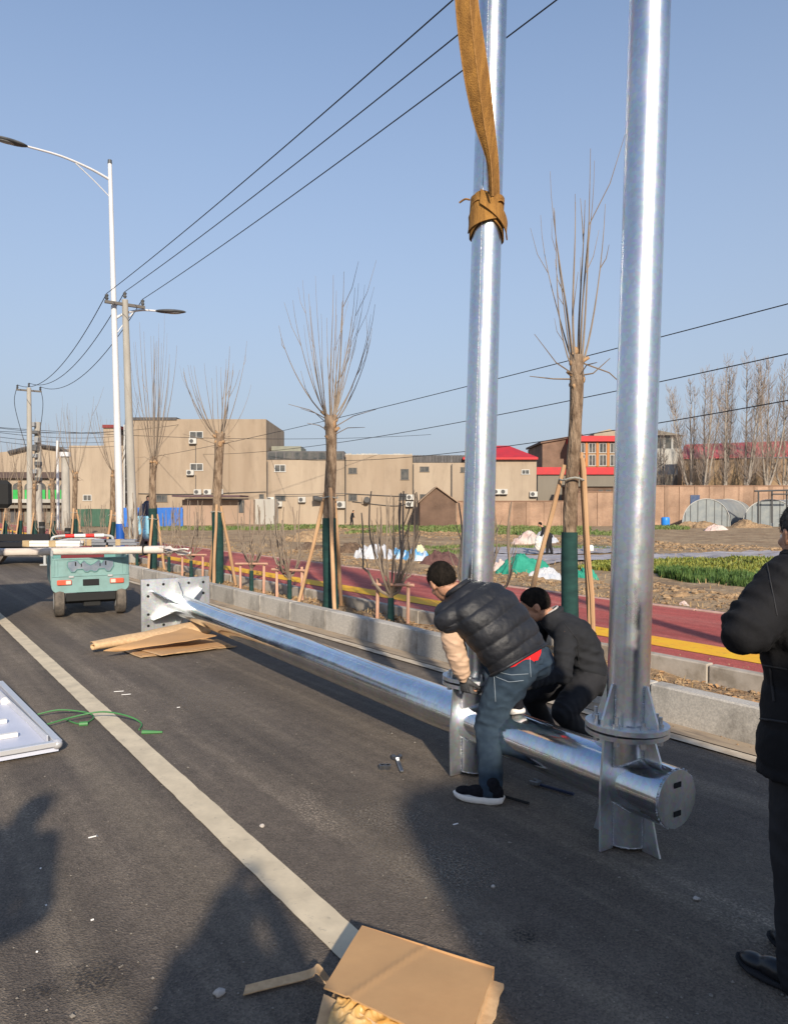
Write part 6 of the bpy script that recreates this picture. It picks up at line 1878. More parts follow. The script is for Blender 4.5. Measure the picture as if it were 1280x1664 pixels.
# local: x right, y forward, origin between the rear wheels on the road
def tb(name, c, size, m, par=tk, bev=.01): return MB().box(c, size, bev=bev).build(name, m, par, local=True)
W2 = .53
for s_ in (-1, 1):
    w = MB()
    w.tube([(s_ * .43 - .075, .12, .235), (s_ * .43 - .06, .12, .235), (s_ * .43, .12, .235), (s_ * .43 + .06, .12, .235), (s_ * .43 + .075, .12, .235)], [.185, .225, .237, .225, .185], 26)
    wo = w.build('wheel', M_tyre, tk, local=True, smooth=True)
    MB().cyl((s_ * .43 - .078, .12, .235), (s_ * .43 + .078, .12, .235), .12, n=18).build('rim', M_tube, wo, local=True)
fw = MB(); fw.tube([(-.05, 2.2, .235), (0, 2.2, .235), (.05, 2.2, .235)], [.20, .237, .20], 24); fw.build('wheel', M_tyre, tk, local=True, smooth=True)
MB().cyl((-.43, .12, .235), (.43, .12, .235), .045, n=10).build('axle', M_black, tk, local=True)
tb('axle_housing', (.02, .10, .25), (.24, .2, .2), M_black); tb('mud_flap', (.0, -.05, .30), (.7, .02, .12), M_black)
tb('bed_floor', (0, .72, .46), (1.06, 1.5, .05), M_tealdk)
tb('side_panel', (-W2, .72, .70), (.03, 1.5, .44), M_teal); tb('side_panel', (W2, .72, .70), (.03, 1.5, .44), M_teal); tb('front_panel', (0, 1.47, .72), (1.06, .03, .48), M_tealdk)
# rear end: bumper panel, tailgate with raised border
bum = MB(); rx = .10
out = []
for cx, cz, a0 in ((W2 + .01 - rx, .37 + rx, -90), (W2 + .01 - .02, .585, 0), (-W2 - .01 + .02, .585, 90), (-W2 - .01 + rx, .37 + rx, 180)):
    if a0 in (-90, 180):
        for k in range(7): 
            w = R(a0 + 90 * k / 6); out.append(Vector((cx + rx * math.cos(w), -.05, cz + rx * math.sin(w))))
    else: out.append(Vector((cx + (.02 if a0 == 0 else -.02), -.05, cz + .02)))
bum.prism(out, (0, .07, 0)); bu = bum.build('rear_panel', M_teal, tk, local=True)
tg = tb('tailgate', (0, -.02, .745), (1.06, .035, .275), M_teal)
for c, sz in (((0, -.040, .872), (1.06, .014, .022)), ((0, -.040, .617), (1.06, .014, .020)), ((-.50, -.040, .745), (.022, .014, .235)), ((.50, -.040, .745), (.022, .014, .235)), ((-.45, -.038, .745), (.008, .010, .235)), ((.45, -.038, .745), (.008, .010, .235))):
    tb('rib', c, sz, M_teal, tg, .004)
for x in (-.27, .27): tb('hinge', (x, -.06, .607), (.07, .02, .03), M_tube, tg, .004)
# the pressed silver emblem: two outer shields and a middle wing joined by a wavy lower edge
pts = [(-.335, .83), (-.20, .85), (-.155, .79), (-.10, .845), (-.055, .80), (0, .775), (.055, .80), (.12, .85), (.155, .79), (.20, .85), (.335, .83), (.34, .755), (.285, .675), (.235, .675), (.20, .715), (.12, .715), (.085, .675), (.04, .672), (.02, .69), (-.02, .69), (-.04, .672), (-.085, .675), (-.12, .715), (-.20, .715), (-.235, .675), (-.285, .675), (-.34, .755)]
em = MB(); poly = [Vector((x * .95, -.0382, z)) for x, z in pts]; em.prism(poly, (0, -.012, 0)); eo = em.build('emblem', M_emblem, tg, local=True)
for a in (-1, 1):
    MB().box((a * .205, -.053, .80), (.020, .008, .075), M=Matrix.Rotation(a * R(22), 3, 'Y')).build('slot', M_tealdk, eo, local=True) if False else tb('slot', (a * .21, -.052, .795), (.018, .008, .06), M_hole, tg, .002)
    tb('slot', (a * .13, -.052, .775), (.014, .008, .045), M_hole, tg, .002)
el = MB(); el.tube([Vector((x * .95, -.052, z)) for x, z in pts] + [Vector((pts[0][0] * .95, -.052, pts[0][1]))], .006, 5, False); el.build('emblem_edge', M_tealdk, tg, local=True)
for s_ in (-1, 1):
    l = tb('tail_light', (s_ * .365, -.062, .525), (.20, .03, .075), M_tail, bu, .01)
    tb('tail_lens', (s_ * .365 + .055 * (1 if s_ < 0 else -1) * 1.0, -.079, .525), (.07, .008, .055), M_tailw, bu, .004)
tb('number_plate', (0, -.058, .515), (.225, .012, .095), mat('black_plate', (.006, .006, .007), .5), bu, .004)
for s_ in (-1, 1):
    MB().tube([(s_ * (W2 + .0), .02, .56), (s_ * (W2 + .0), .02, 1.0)], .022, 10).build('corner_post', M_tube, tk, local=True, smooth=True)
tb('driver_seat', (0, 1.62, .82), (.75, .35, .16), mat('maroon_seat', (.12, .015, .02), .6), tk, .05); tb('seat_back', (0, 1.50, .95), (.3, .08, .2), mat('maroon_seat', (.12, .015, .02), .6), tk, .04)
tb('steering_column', (0, 2.05, .75), (.10, .1, .9), M_black); MB().tube([(-.36, 1.9, 1.06), (-.2, 2.0, 1.08), (.2, 2.0, 1.08), (.36, 1.9, 1.06)], .018, 8).build('handlebar', M_tube, tk, local=True, smooth=True)
tb('front_fairing', (0, 2.1, .62), (.42, .10, .75), M_teal, tk, .05); tb('chassis', (0, 1.3, .36), (.35, 2.0, .08), M_black)
# head rail with reflecting tape
hr = MB(); hr.tube(curve([(-.50, 1.42, .93), (-.48, 1.42, 1.08), (-.36, 1.42, 1.16), (.36, 1.42, 1.16), (.48, 1.42, 1.08), (.50, 1.42, .93)], 40), .022, 10); ho_ = hr.build('head_rail', M_tube, tk, local=True, smooth=True)
for k, (x0, x1) in enumerate(((-.27, -.13), (-.13, .04), (.04, .18), (.18, .33))):
    MB().cyl((x0, 1.42, 1.16), (x1, 1.42, 1.16), .032, n=12).build('reflector_band', M_whtape if k % 2 else M_redtape, ho_, local=True, smooth=True)
# load: long wrapped profiles laid across, resting on the side panels
M_wrapw = mat('white_film_wrap', (.55, .50, .45), .5, col2=(.42, .37, .33), nscale=9, bscale=30, bstr=.5, bdist=.01, stretch=(.3, 1, 1))
M_alu = mat('aluminium_profile', (.45, .46, .48), .35, .8, col2=(.33, .34, .36), nscale=5, stretch=(.1, 1, 1))
M_tape = mat('brown_packing_tape', (.30, .215, .115), .5, col2=(.36, .28, .17), nscale=12)
Z0 = .925
a, b_ = P(-260, 902, g.y - .12), P(268, 893, g.y - .12)
ld = thing('wrapped_profile', 'long white film wrapped profile laid across the tricycle, its torn end sticking out right', 'profile', a.lerp(b_, .5))
M = Matrix.Rotation(math.atan2(b_.y - a.y, b_.x - a.x), 3, 'Z'); d = (b_ - a); 
rows = []
n = 40
for i in range(n + 1):
    p = a + d * i / n; k = 1 + .12 * nz3(p, 3, 1)
    rows.append([p + Vector((0, .085 * math.copysign(abs(math.cos(w)) ** .7, math.cos(w)) * k,   .058 * math.copysign(abs(math.sin(w)) ** .7, math.sin(w)) * k)) for w in np.linspace(0, 2 * math.pi, 17)[:-1]])
if (rows[0][1] - rows[0][0]).cross(d).dot(rows[0][0] - a) < 0: rows = [q[::-1] for q in rows]
mb = MB(); mb.loft(rows); mb.build('wrapping', M_wrapw, ld, smooth=True)
te = MB()
for k in range(3):
    L1_, R1_ = [], []
    for i in range(9):
        u = i / 8; w = (.075 + .02 * math.sin(4 * u + k)) * (1 - .55 * u) 
        q = b_ + Vector((-.05 + .40 * u, (k - 1) * .03 + .02 * math.sin(5 * u + k), .05 * (1 - k) * .6 - .03 * u + .012 * math.sin(9 * u + 2 * k)))
        L1_.append(q + Vector((rnd(-.015, .015), w, rnd(-.008, .02)))); R1_.append(q + Vector((rnd(-.015, .015), -w, rnd(-.02, .008))))
    ribbon(te, L1_, R1_, .004, .02)
stuff(te.build('torn_film', M_wrapw, ld, smooth=True))
MB().box(b_ - d.normalized() * .3, (.02, .19, .16), M=M).build('strap', M_black, ld)
def bundle(label, p0, p1, y_, zoff, n, m, tapes):
    a, b_ = P(p0, 886, y_), P(p1, 886, y_); z = a.z + zoff
    t = thing('profile_bundle', label, 'profile bundle', ((a.x + b_.x) / 2, y_, z), group='bundles of metal profiles on the tricycle')
    L_ = b_.x - a.x
    for k in range(n):
        MB().box(((a.x + b_.x) / 2 + rnd(-.03, .03), y_ + .07 * (k // 2), z + .045 * (k % 2)), (L_, .062, .042), bev=.004).build('profile', m, t)
    for u in tapes:
        MB().box((a.x + L_ * u, y_ + .03, z + .022), (L_ * .06 + .05, .145, .100), bev=.006).build('tape_band', M_tape, t)
bundle('white profile bundle with brown tape at the left of the tricycle load', 40, 133, g.y - .02, .0, 4, M_whtape, (.04, .50))
bundle('grey profile bundle with a wide tape band in the middle of the tricycle load', 132, 176, g.y + .14, .02, 4, M_alu, (.10, .32))
bundle('grey profile bundle with tape at the right end of the tricycle load', 172, 222, g.y + .14, .02, 4, M_alu, (.42,))

# ------------------------------------------------------------------ dark flatbed beyond, and the truck whose mirror pokes in at the left
fb_ = P(60, 880, 20.5)
fl = thing('flatbed_trailer', 'low black flatbed trailer standing beyond the tricycle at the left edge', 'trailer', (fb_.x, fb_.y, 0), ROADROT)
M_blk = mat('flatbed_black', (.012, .012, .014), .5)
def fbx(name, x0, x1, y0, y1, z0, z1, m=M_blk):      # pixels for the visible face at this depth
    p, q = P(x0, z0, 20.5), P(x1, z1, 20.5)
    return p, q
fl.rotation_euler = (0, 0, 0)
p, q = P(-90, 868, 20.5), P(78, 880, 20.5)
MB().box(((p.x + q.x) / 2, 20.6, (p.z + q.z) / 2), (q.x - p.x, .08, p.z - q.z), bev=.01).build('side_board', M_blk, fl)
p, q = P(-90, 881, 20.4), P(186, 889, 20.4)
MB().box(((p.x + q.x) / 2, 21.5, (p.z + q.z) / 2), (q.x - p.x, 2.2, p.z - q.z), bev=.01).build('bed', M_blk, fl)
p, q = P(-90, 889, 20.4), P(40, 897, 20.4)
MB().box(((p.x + q.x) / 2, 21.4, (p.z + q.z) / 2 - .02), (q.x - p.x, 1.4, p.z - q.z), bev=.01).build('chassis', M_blk, fl)
for x in (70, 140):
    p = P(x, 900, 20.6); MB().cyl((p.x, 20.7, 0), (p.x, 20.7, .62), .04, n=10).build('support_leg', M_tube, fl)
    MB().box((p.x, 20.7, .015), (.2, .2, .03)).build('foot', M_tube, fl)
for x in (-60, -10):
    p = P(x, 900, 20.9); MB().cyl((p.x, 20.7, .4), (p.x, 20.95, .4), .4, n=24).build('wheel', M_tyre, fl, smooth=True)
cs = ST(10.4, .92, 0)
tu = thing('parked_truck', 'truck parked facing the camera just outside the left edge, only its mirror showing', 'truck', cs, ROADROT)
MB().box((1.0, 1.15, 1.6), (2.0, 2.25, 2.2), bev=.12).build('cab', M_cab, tu, local=True)
MB().box((-.01, 1.15, 1.95), (.03, 1.9, .8), bev=.01).build('windscreen', M_glass, tu, local=True)
MB().box((5.0, 1.15, 1.0), (5.6, 2.2, .5), bev=.02).build('deck', M_steel, tu, local=True)
for x in (.9, 5.5, 6.6):
    for y in (.25, 2.05):
        w = MB().cyl((x, y - .14, .48), (x, y + .14, .48), .48, n=26).build('wheel', M_tyre, tu, local=True, smooth=True)
m_ = P(3, 803, 9.0); ml = Matrix.Rotation(-ROADROT, 3, 'Z') @ (m_ - cs)
mi = MB().box((ml.x, ml.y, ml.z), (.12, .22, .34), bev=.05).build('mirror', M_black, tu, local=True)
MB().tube([(ml.x, ml.y, ml.z + .1), (.15, .02, ml.z + .25)], .015, 8).build('mirror_arm', M_black, tu, local=True)
# light blue scooter far on the red path, with its rider
c = G(238, 889, .31)
sc_ = thing('scooter', 'small light blue electric scooter standing on the red path behind the trees', 'scooter', c)
M_ltblue = mat('light_blue_plastic', (.22, .45, .55), .4)
mb = MB(); mb.ball(c + Vector((0, 0, .45)), (.22, .55, .26), 14, 10); mb.box(c + Vector((0, -.35, .72)), (.42, .10, .62), bev=.05); mb.build('body', M_ltblue, sc_, smooth=True)
for dy in (-.55, .55): MB().cyl(c + Vector((-.05, dy, .22)), c + Vector((.05, dy, .22)), .22, n=18).build('wheel', M_tyre, sc_, smooth=True)
MB().tube([c + Vector((-.32, -.3, 1.02)), c + Vector((.32, -.3, 1.02))], .02, 8).build('handlebar', M_black, sc_)
MB().ball(c + Vector((0, .25, .74)), (.16, .32, .07), 12, 8).build('seat', M_black, sc_, smooth=True)
# ================================================================== people far off in the field
def field_person(label, px, py, Y, h, lean, f_, coat, trous, cap):
    g0 = P(px, py, Y); pos = Vector((g0.x, Y, field_at(g0.x, Y))); f_ = Vector(f_).normalized(); R_ = Vector((f_.y, -f_.x, 0)); k = h / 1.7
    w = thing('person', label, 'person', pos)
    hc = pos + up * .90 * k; sp_ = (up * math.cos(lean) + f_ * math.sin(lean))
    nk = hc + sp_ * .54 * k; hdp = nk + (sp_ * .6 + f_ * .25).normalized() * .17 * k
    fd = sp_.cross(R_) * -1
    sL, sR = nk - R_ * .18 * k - sp_ * .04, nk + R_ * .18 * k - sp_ * .04
    eL, eR = sL - up * .27 * k + f_ * .04, sR - up * .27 * k + f_ * .06
    wL, wR = eL - up * .22 * k + f_ * .12, eR - up * .22 * k + f_ * .10
    hL, hR = hc - R_ * .09 * k, hc + R_ * .09 * k
    aL, aR = pos - R_ * .11 + f_ * .12 + up * .06, pos + R_ * .11 - f_ * .10 + up * .06
    b = MB(); torso(b, [(hc.lerp(nk, t), R_ * a * k, f_ * c * k) for t, a, c in ((-.05, .14, .09), (.3, .14, .09), (.7, .17, .10), (1, .07, .06))])
    limb(b, [nk, hdp], [.055 * k, .055 * k]); head(b, hdp + sp_ * .03, (f_ + up * -.4 * math.sin(lean) * 2), up, k)
    for q in ((sL, eL, wL), (sR, eR, wR)): limb(b, q, [.05 * k, .042 * k, .032 * k]); b.ball(q[2] - up * .06, (.03, .04, .07), 8, 6)
    for q in ((hL, hL.lerp(aL, .5) + f_ * .03, aL), (hR, hR.lerp(aR, .5) + f_ * .03, aR)): limb(b, q, [.08 * k, .055 * k, .04 * k])
    remesh('body', b, M_skin, w, .02, 2)
    hair(hdp + sp_ * .03, f_, up, M_hair, w, k * 1.03)
    m = MB(); torso(m, [(hc.lerp(nk, t), R_ * a * k, f_ * c * k) for t, a, c in ((-.15, .18, .13), (.3, .18, .13), (.7, .20, .13), (1, .10, .08))])
    for q in ((sL, eL, wL.lerp(eL, .1)), (sR, eR, wR.lerp(eR, .1))): limb(m, q, [.075 * k, .062 * k, .048 * k])
    remesh('jacket', m, coat, w, .022, 3)
    m = MB(); 
    for q in ((hL, hL.lerp(aL, .5) + f_ * .03, aL), (hR, hR.lerp(aR, .5) + f_ * .03, aR)): limb(m, q, [.115 * k, .085 * k, .07 * k])
    m.ball(hc, .15 * k, 12, 8); remesh('trousers', m, trous, w, .022, 3)
    for a_ in (aL, aR): MB().ball(a_ + f_ * .06 - up * .02, (.05, .13, .05), 10, 6, frame(f_, up)[0]).build('shoe', M_black, w, smooth=True)
    return w, wL, wR
w_, a_, b_ = field_person('person in dark clothes bending over the grey plastic sheets in the field', 893, 900, 32.5, 1.55, R(38), (-1, .15, 0), M_jacket, M_trousers, None)
t = thing('white_sack', 'white sack held by the bending person in the field', 'sack', a_ - up * .3)
mb = MB(); mb.ball(a_ - up * .22 + Vector((-.06, -.08, 0)), (.17, .14, .34), 12, 10)
remesh('sack_body', mb, mat('white_sack', (.5, .48, .44), .8), t, .025, 2, folds([], .03, 6, 3))
field_person('far small figure in black walking along the foot of the tan wall', 571, 853, 80, 1.72, R(14), (.9, -.3, 0), M_jacket, M_trousers, None)
# scooter rider
rp = G(238, 889, .31)
w_ = thing('person', 'person in dark clothes beside the light blue scooter', 'person', rp + Vector((-.1, .55, 0)))
mb = MB(); pp = rp + Vector((-.1, .55, 0)); limb(mb, [pp + up * .85, pp + up * 1.35], [.15, .17]); head(mb, pp + up * 1.6, Vector((0, -1, 0)), up)
limb(mb, [pp + up * 1.3, pp + up * 1.5], [.07, .06])
for s_ in (-1, 1): limb(mb, [pp + Vector((s_ * .1, 0, .85)), pp + Vector((s_ * .11, 0, .1))], [.09, .06]); limb(mb, [pp + Vector((s_ * .2, 0, 1.36)), pp + Vector((s_ * .26, -.1, 1.1)), pp + Vector((s_ * .22, -.32, 1.0))], [.06, .05, .035])
remesh('body', mb, M_skin, w_, .025, 2)
mb = MB(); limb(mb, [pp + up * .82, pp + up * 1.36], [.18, .20])
for s_ in (-1, 1): limb(mb, [pp + Vector((s_ * .2, 0, 1.36)), pp + Vector((s_ * .26, -.1, 1.1)), pp + Vector((s_ * .22, -.28, 1.01))], [.08, .065, .05])
remesh('jacket', mb, M_navy, w_, .025, 2)
mb = MB()
for s_ in (-1, 1): limb(mb, [pp + Vector((s_ * .1, 0, .88)), pp + Vector((s_ * .11, 0, .05))], [.11, .075])
remesh('trousers', mb, M_trousers, w_, .025, 2); hair(pp + up * 1.6, Vector((0, -1, 0)), up, M_hair, w_)

# ------------------------------------------------------------------ heaps, sheets and rubbish on the field
def heap(name, label, cat, px0, px1, pbase, ptop, m, seed, rough=.35, depth=.6, n=34, fold=1.0):
    a, b_ = onfield(px0, pbase), onfield(px1, pbase); Y = (a.y + b_.y) / 2; cx = (a.x + b_.x) / 2; rx = (b_.x - a.x) / 2; ry = rx * depth
    h = P(0, ptop, Y).z - min(a.z, b_.z); cy = Y + ry * .7
    t = MB(); n = int(n * 1.5); sn = rx if rx < 1.6 else 1.6
    def f(u, v):
        r = math.hypot(u, v); w = math.atan2(v, u)
        lim = 1 + .34 * nz3((math.cos(w), math.sin(w), seed), 1.5, seed) + .12 * nz3((math.cos(w), math.sin(w), seed), 4.5, seed)
        k = max(0, 1 - (r / lim) ** 2)
        x, y = cx + rx * u * 1.05, cy + ry * v * 1.05
        q = Vector((x, y, seed)); q = q + Vector((nz3(q, .8 / sn, 1), nz3(q, .8 / sn, 2), 0)) * .5 * sn
        c1 = 1 - min(1, abs(nz3(q, 1.5 / sn, seed)) * 2.6)
        c2 = 1 - min(1, abs(nz3(q, 3.8 / sn, seed + 2)) * 2.4)
        c3 = 1 - min(1, abs(nz3(q, 9.0 / sn, seed + 3)) * 2.2)
        z = k ** .85 * (.40 + .45 * nz3(q, .8 / sn, seed + 4)) + fold * k ** .7 * (.42 * c1 + .24 * c2 + .12 * c3) * (.4 + rough)
        return Vector((x, y, z if r < lim else -1))
    us = [-1.15 + 2.3 * i / n for i in range(n + 1)]
    t.grid(f, us, us)
    zm = max(q[2] for q in t.v); hv = h * .98
    t.v = [(x, y, field_at(x, y) + (hv * max(0, z) / zm if z >= 0 else -.08) + .012) for x, y, z in t.v]
    o = t.build(name, m, base=Vector((cx, cy, field_at(cx, cy))), smooth=True, sharp=0)
    tag(o, label, cat); return o
M_net = mat('green_net', (.015, .19, .13), .8, col2=(.03, .26, .18), nscale=5, ndetail=8, bscale=40, bstr=.8, bdist=.03)
M_tarpw = mat('white_plastic_sheet', (.46, .45, .45), .55, col2=(.30, .33, .38), nscale=1.8, ndetail=7, bscale=14, bstr=.8, bdist=.04)
M_tarpb = mat('blue_plastic_sheet', (.07, .27, .50), .5, col2=(.42, .46, .52), nscale=1.6, ndetail=6, lo=.45, hi=.58, bscale=14, bstr=.8, bdist=.04)
M_yel = mat('yellowish_sheet', (.48, .45, .24), .6, col2=(.38, .40, .34), nscale=2.5, bscale=14, bstr=.7, bdist=.04)
M_brownnet = mat('purple_brown_net', (.075, .036, .036), .9, col2=(.14, .075, .065), nscale=4, ndetail=8, bscale=30, bstr=1, bdist=.05)
M_brush = mat('brushwood', (.07, .045, .03), .95, col2=(.15, .10, .065), nscale=6, bscale=20, bstr=1, bdist=.06)
M_pinksheet = mat('faded_pink_sheet', (.40, .27, .24), .8, col2=(.46, .42, .38), nscale=1.5, ndetail=7, bscale=12, bstr=.7, bdist=.04)
heap('plastic_heap', 'crumpled pale plastic sheet heap left of the framed shrub', 'plastic heap', 574, 640, 911, 884, M_tarpw, 1)
heap('plastic_heap', 'blue plastic sheet heap right behind the framed shrub', 'plastic heap', 655, 700, 912, 888, M_tarpb, 2, n=40)
heap('plastic_heap', 'small blue and white crumpled sheet behind the shrub branches', 'plastic heap', 630, 668, 909, 889, M_tarpb, 3)
heap('plastic_heap', 'yellowish crumpled sheet between the blue heap and the dark net', 'plastic heap', 672, 692, 905, 884, M_yel, 4)
heap('net_heap', 'dark purple brown heap of net left of the left upright pole', 'net heap', 686, 752, 920, 896, M_brownnet, 5, .45)
heap('net_heap', 'bright green heap of net between the two upright poles', 'net heap', 812, 893, 936, 903, M_net, 6, .40)
heap('net_heap', 'small green net heap right of the nearest street tree', 'net heap', 938, 970, 941, 922, M_net, 7, .4)
heap('plastic_heap', 'pale crumpled sheet at the right foot of the green net heap', 'plastic heap', 868, 915, 942, 925, M_tarpw, 8)
heap('plastic_heap', 'pinkish torn sheet left of the green net heap', 'plastic heap', 792, 832, 928, 908, M_pinksheet, 9)
heap('brush_heap', 'dark brushwood heap right of the fan shaped tree', 'brushwood heap', 534, 592, 899, 881, M_brush, 10, .5, .8)
heap('brush_heap', 'dark brushwood heap left of the fan shaped tree', 'brushwood heap', 478, 528, 893, 880, M_brush, 11, .5, .8)
heap('soil_heap', 'reddish soil heap behind the second shrub', 'soil heap', 455, 530, 880, 862, M_soil, 12, .3, .8)
heap('sheet_heap', 'tan and pink cloth heap behind the bending field person', 'sheet heap', 830, 880, 884, 862, M_pinksheet, 13)
heap('plastic_heap', 'white plastic heap just behind the bending field person', 'plastic heap', 866, 906, 882, 862, M_tarpw, 14)
heap('soil_heap', 'brown soil heap with grass before the left greenhouse', 'soil heap', 1110, 1180, 858, 846, M_soil, 15, .4, .8)
heap('soil_heap', 'brown soil heap before the right greenhouse', 'soil heap', 1196, 1262, 858, 845, M_soil, 16, .4, .8)
heap('plastic_heap', 'pale pink plastic heap in the middle of the bare field right of the pole', 'plastic heap', 1140, 1186, 862, 853, M_pinksheet, 17)
heap('sheet_heap', 'small white rag at the edge of the red path right of the pole', 'rag', 1100, 1124, 990, 979, M_pinksheet, 18, .3, .8, 22)
heap('brush_heap', 'pile of pale broken sticks at the foot of the tan wall', 'brushwood heap', 505, 545, 872, 864, M_straw, 19, .5)
# plastic mulch sheets laid flat in strips
M_mulch = mat('grey_mulch_film', (.34, .32, .33), .5, col2=(.23, .20, .19), nscale=1.2, ndetail=8, lo=.4, hi=.62, bscale=5, bstr=.8, bdist=.06, stretch=(.5, 2, 1))
def mulch(label, q):
    c = [onfield(*p) for p in q]
    m = MB(); n1, n2 = 60, 10
    def f(u, v):
        p = (c[0] * (1 - u) + c[1] * u) * (1 - v) + (c[3] * (1 - u) + c[2] * u) * v
        e = .25 * nz3((p.x, p.y, 1), .6, 4); y = p.y + e
        return Vector((p.x, y, field_at(p.x, y) + .05 + .05 * nz3(p, 1.3, 2) + .03 * nz3(p, 4, 7)))
    m.grid(f, [i / n1 for i in range(n1 + 1)], [i / n2 for i in range(n2 + 1)])
    o = m.build('mulch_film', M_mulch, base=c[0], smooth=True, sharp=0); tag(o, label, 'plastic film', 'strips of grey plastic film on the field')
mulch('long strip of grey plastic film crossing the field behind the yellow green crop', [(800, 913), (1290, 909), (1290, 897), (800, 901)])
mulch('strip of grey plastic film left of the bending field person', [(760, 900), (1010, 899), (1010, 889), (760, 890)])
mulch('patch of grey plastic film behind the green net heap', [(770, 923), (900, 918), (930, 908), (770, 911)])
bk_ = onfield(956, 897); t = thing('bucket', 'white bucket lying on the grey film right of the nearest tree', 'bucket', bk_)
MB().cyl(bk_ + Vector((-.22, 0, .16)), bk_ + Vector((.18, .05, .16)), .15, .18, n=18).build('bucket_body', M_whtape, t, smooth=True)
MB().cyl(bk_ + Vector((.181, .05, .16)), bk_ + Vector((.186, .05, .16)), .165, n=18).build('opening', M_pinksheet, t)

# ------------------------------------------------------------------ cardboard
M_card = mat('corrugated_cardboard', (.41, .245, .115), .85, col2=(.37, .215, .10), nscale=3, bscale=14, bstr=.25, bdist=.006)
M_cardin = mat('cardboard_torn_core', (.50, .34, .19), .9, col2=(.40, .26, .14), nscale=30)
M_yelfilm = mat('amber_plastic_film', (.42, .19, .02), .38, col2=(.50, .33, .14), nscale=8, spec=.4, bscale=22, bstr=.4, bdist=.01)
def board(mb, c, th, nu=22, nv=18, bump=.004, ragged=0.0, seed=0, sag=None):
    """a cardboard sheet between four corners: real thickness, slight buckles, torn border"""
    vs = []
    for s_ in (1, -1):
        for j in range(nv + 1):
            for i in range(nu + 1):
                u, v = i / nu, j / nv
                e = ragged
                if e:
                    if i == nu: u += e * nz3((v * 9, seed, 0), 1, 3)
                    if j == 0: v += e * nz3((u * 9, seed, 2), 1, 4)
                    if j == nv: v += e * nz3((u * 11, seed, 5), 1, 6)
                p = (c[0] * (1 - u) + c[1] * u) * (1 - v) + (c[3] * (1 - u) + c[2] * u) * v
                z = bump * nz3(p, 5, seed) + bump * 2 * nz3(p, 1.7, seed + 2)
                if sag: z += sag(u, v)
                vs.append(p + Vector((0, 0, z + (th / 2) * s_)))
    n = nu + 1; N = n * (nv + 1); fs = []
    for j in range(nv):
        for i in range(nu):
            a = j * n + i; fs.append((a, a + 1, a + n + 1, a + n)); fs.append((N + a, N + a + n, N + a + n + 1, N + a + 1))
    bd = [i for i in range(n)] + [j * n + nu for j in range(1, nv + 1)] + [nv * n + i for i in range(nu - 1, -1, -1)] + [j * n for j in range(nv - 1, 0, -1)]
    for k in range(len(bd)):
        a, b_ = bd[k], bd[(k + 1) % len(bd)]; fs.append((b_, a, N + a, N + b_))
    mb.add(vs, fs)
zt = .135
cA, cB, cC, cD = G(588, 1506, zt), G(803, 1572, zt), G(752, 1720, zt - .02), G(526, 1607, zt)
cb = thing('cardboard_box', 'flattened brown cardboard box at the bottom edge with amber film in its open end', 'cardboard', G(650, 1640))
def crease(u, v): return .006 * math.exp(-((u - .35 - .3 * (.5 - v)) / .012) ** 2) - .010 * u * (1 - v) + .012 * math.sin(u * 3.1) * v
mb = MB(); board(mb, [cA, cB, cC, cD], .006, 40, 26, .003, .008, 1, crease); mb.build('top_panel', M_card, cb, smooth=True, sharp=40)
lo = [q + Vector((.015, -.01, -.035)) for q in (cA, cB, cC, cD)]; lo[1] += Vector((.012, -.015, -.01)); lo[2] += Vector((.03, 0, -.01))
mb = MB(); board(mb, lo, .006, 40, 26, .004, .022, 2); mb.build('inner_panel', M_cardin, cb, smooth=True, sharp=40)
lo = [Vector((q.x, q.y, .012)) for q in (cA, cB, cC, cD)]
lo = [lo[0] + Vector((.0, -.02, 0)), lo[1] + Vector((-.01, -.02, 0)), lo[2], lo[3]]
mb = MB(); board(mb, lo, .007, 20, 14, .003, .012, 3); mb.build('bottom_panel', M_card, cb, smooth=True, sharp=40)
mb = MB(); board(mb, [cA, cB, lo[1], lo[0]], .006, 20, 8, .003, .0, 4); mb.build('side_flap', M_card, cb, smooth=True, sharp=40)
mb = MB(); board(mb, [cB + Vector((-.004, 0, -.012)), cC + Vector((0, 0, -.012)), lo[2], lo[1]], .006, 20, 8, .006, .02, 5); mb.build('side_flap', M_cardin, cb, smooth=True, sharp=40)
e0, e1_ = cD.lerp(cC, .0), cD.lerp(cC, .45)
g0, g1 = G(505, 1700, .03), G(640, 1740, .03)
mb = MB(); board(mb, [e0 + Vector((0, 0, -.012)), e1_ + Vector((0, 0, -.012)), g1, g0], .005, 24, 14, .02, .02, 6, lambda u, v: .03 * math.sin(u * 5 + 1) * v); mb.build('torn_flap', M_cardin, cb, smooth=True, sharp=40)
mb = MB()
q0 = [G(548, 1636, .10), G(640, 1640, .10), G(690, 1700, .05), G(520, 1710, .05)]
board(mb, q0, .003, 60, 44, .010, .05, 7, lambda u, v: .032 * (1 - min(1, 1.8 * abs(nz3((u * 3.2 + v * 2, v * 1.6, 3), 1, 4)))) + .006 * (1 - min(1, 2.4 * abs(nz3((u * 11, v * 5, 3), 1, 9))))); mb.build('plastic_film', M_yelfilm, cb, smooth=True, sharp=0)
st_ = MB(); pts = [G(397, 1611, .01), G(440, 1600, .012), G(490, 1588, .014), G(508, 1582, .05), G(516, 1576, .055), G(531, 1594, .02), G(536, 1604, .015)]
L_ = curve(pts, 30); ribbon(st_, [p + Vector((0, .022, .004)) for p in L_], [p - Vector((0, .022, -.0)) for p in L_], .004, .002)
tag(st_.build('cardboard_strip', M_cardin, base=pts[0], smooth=True), 'bent strip torn off the cardboard, left of the box at the bottom', 'cardboard strip')
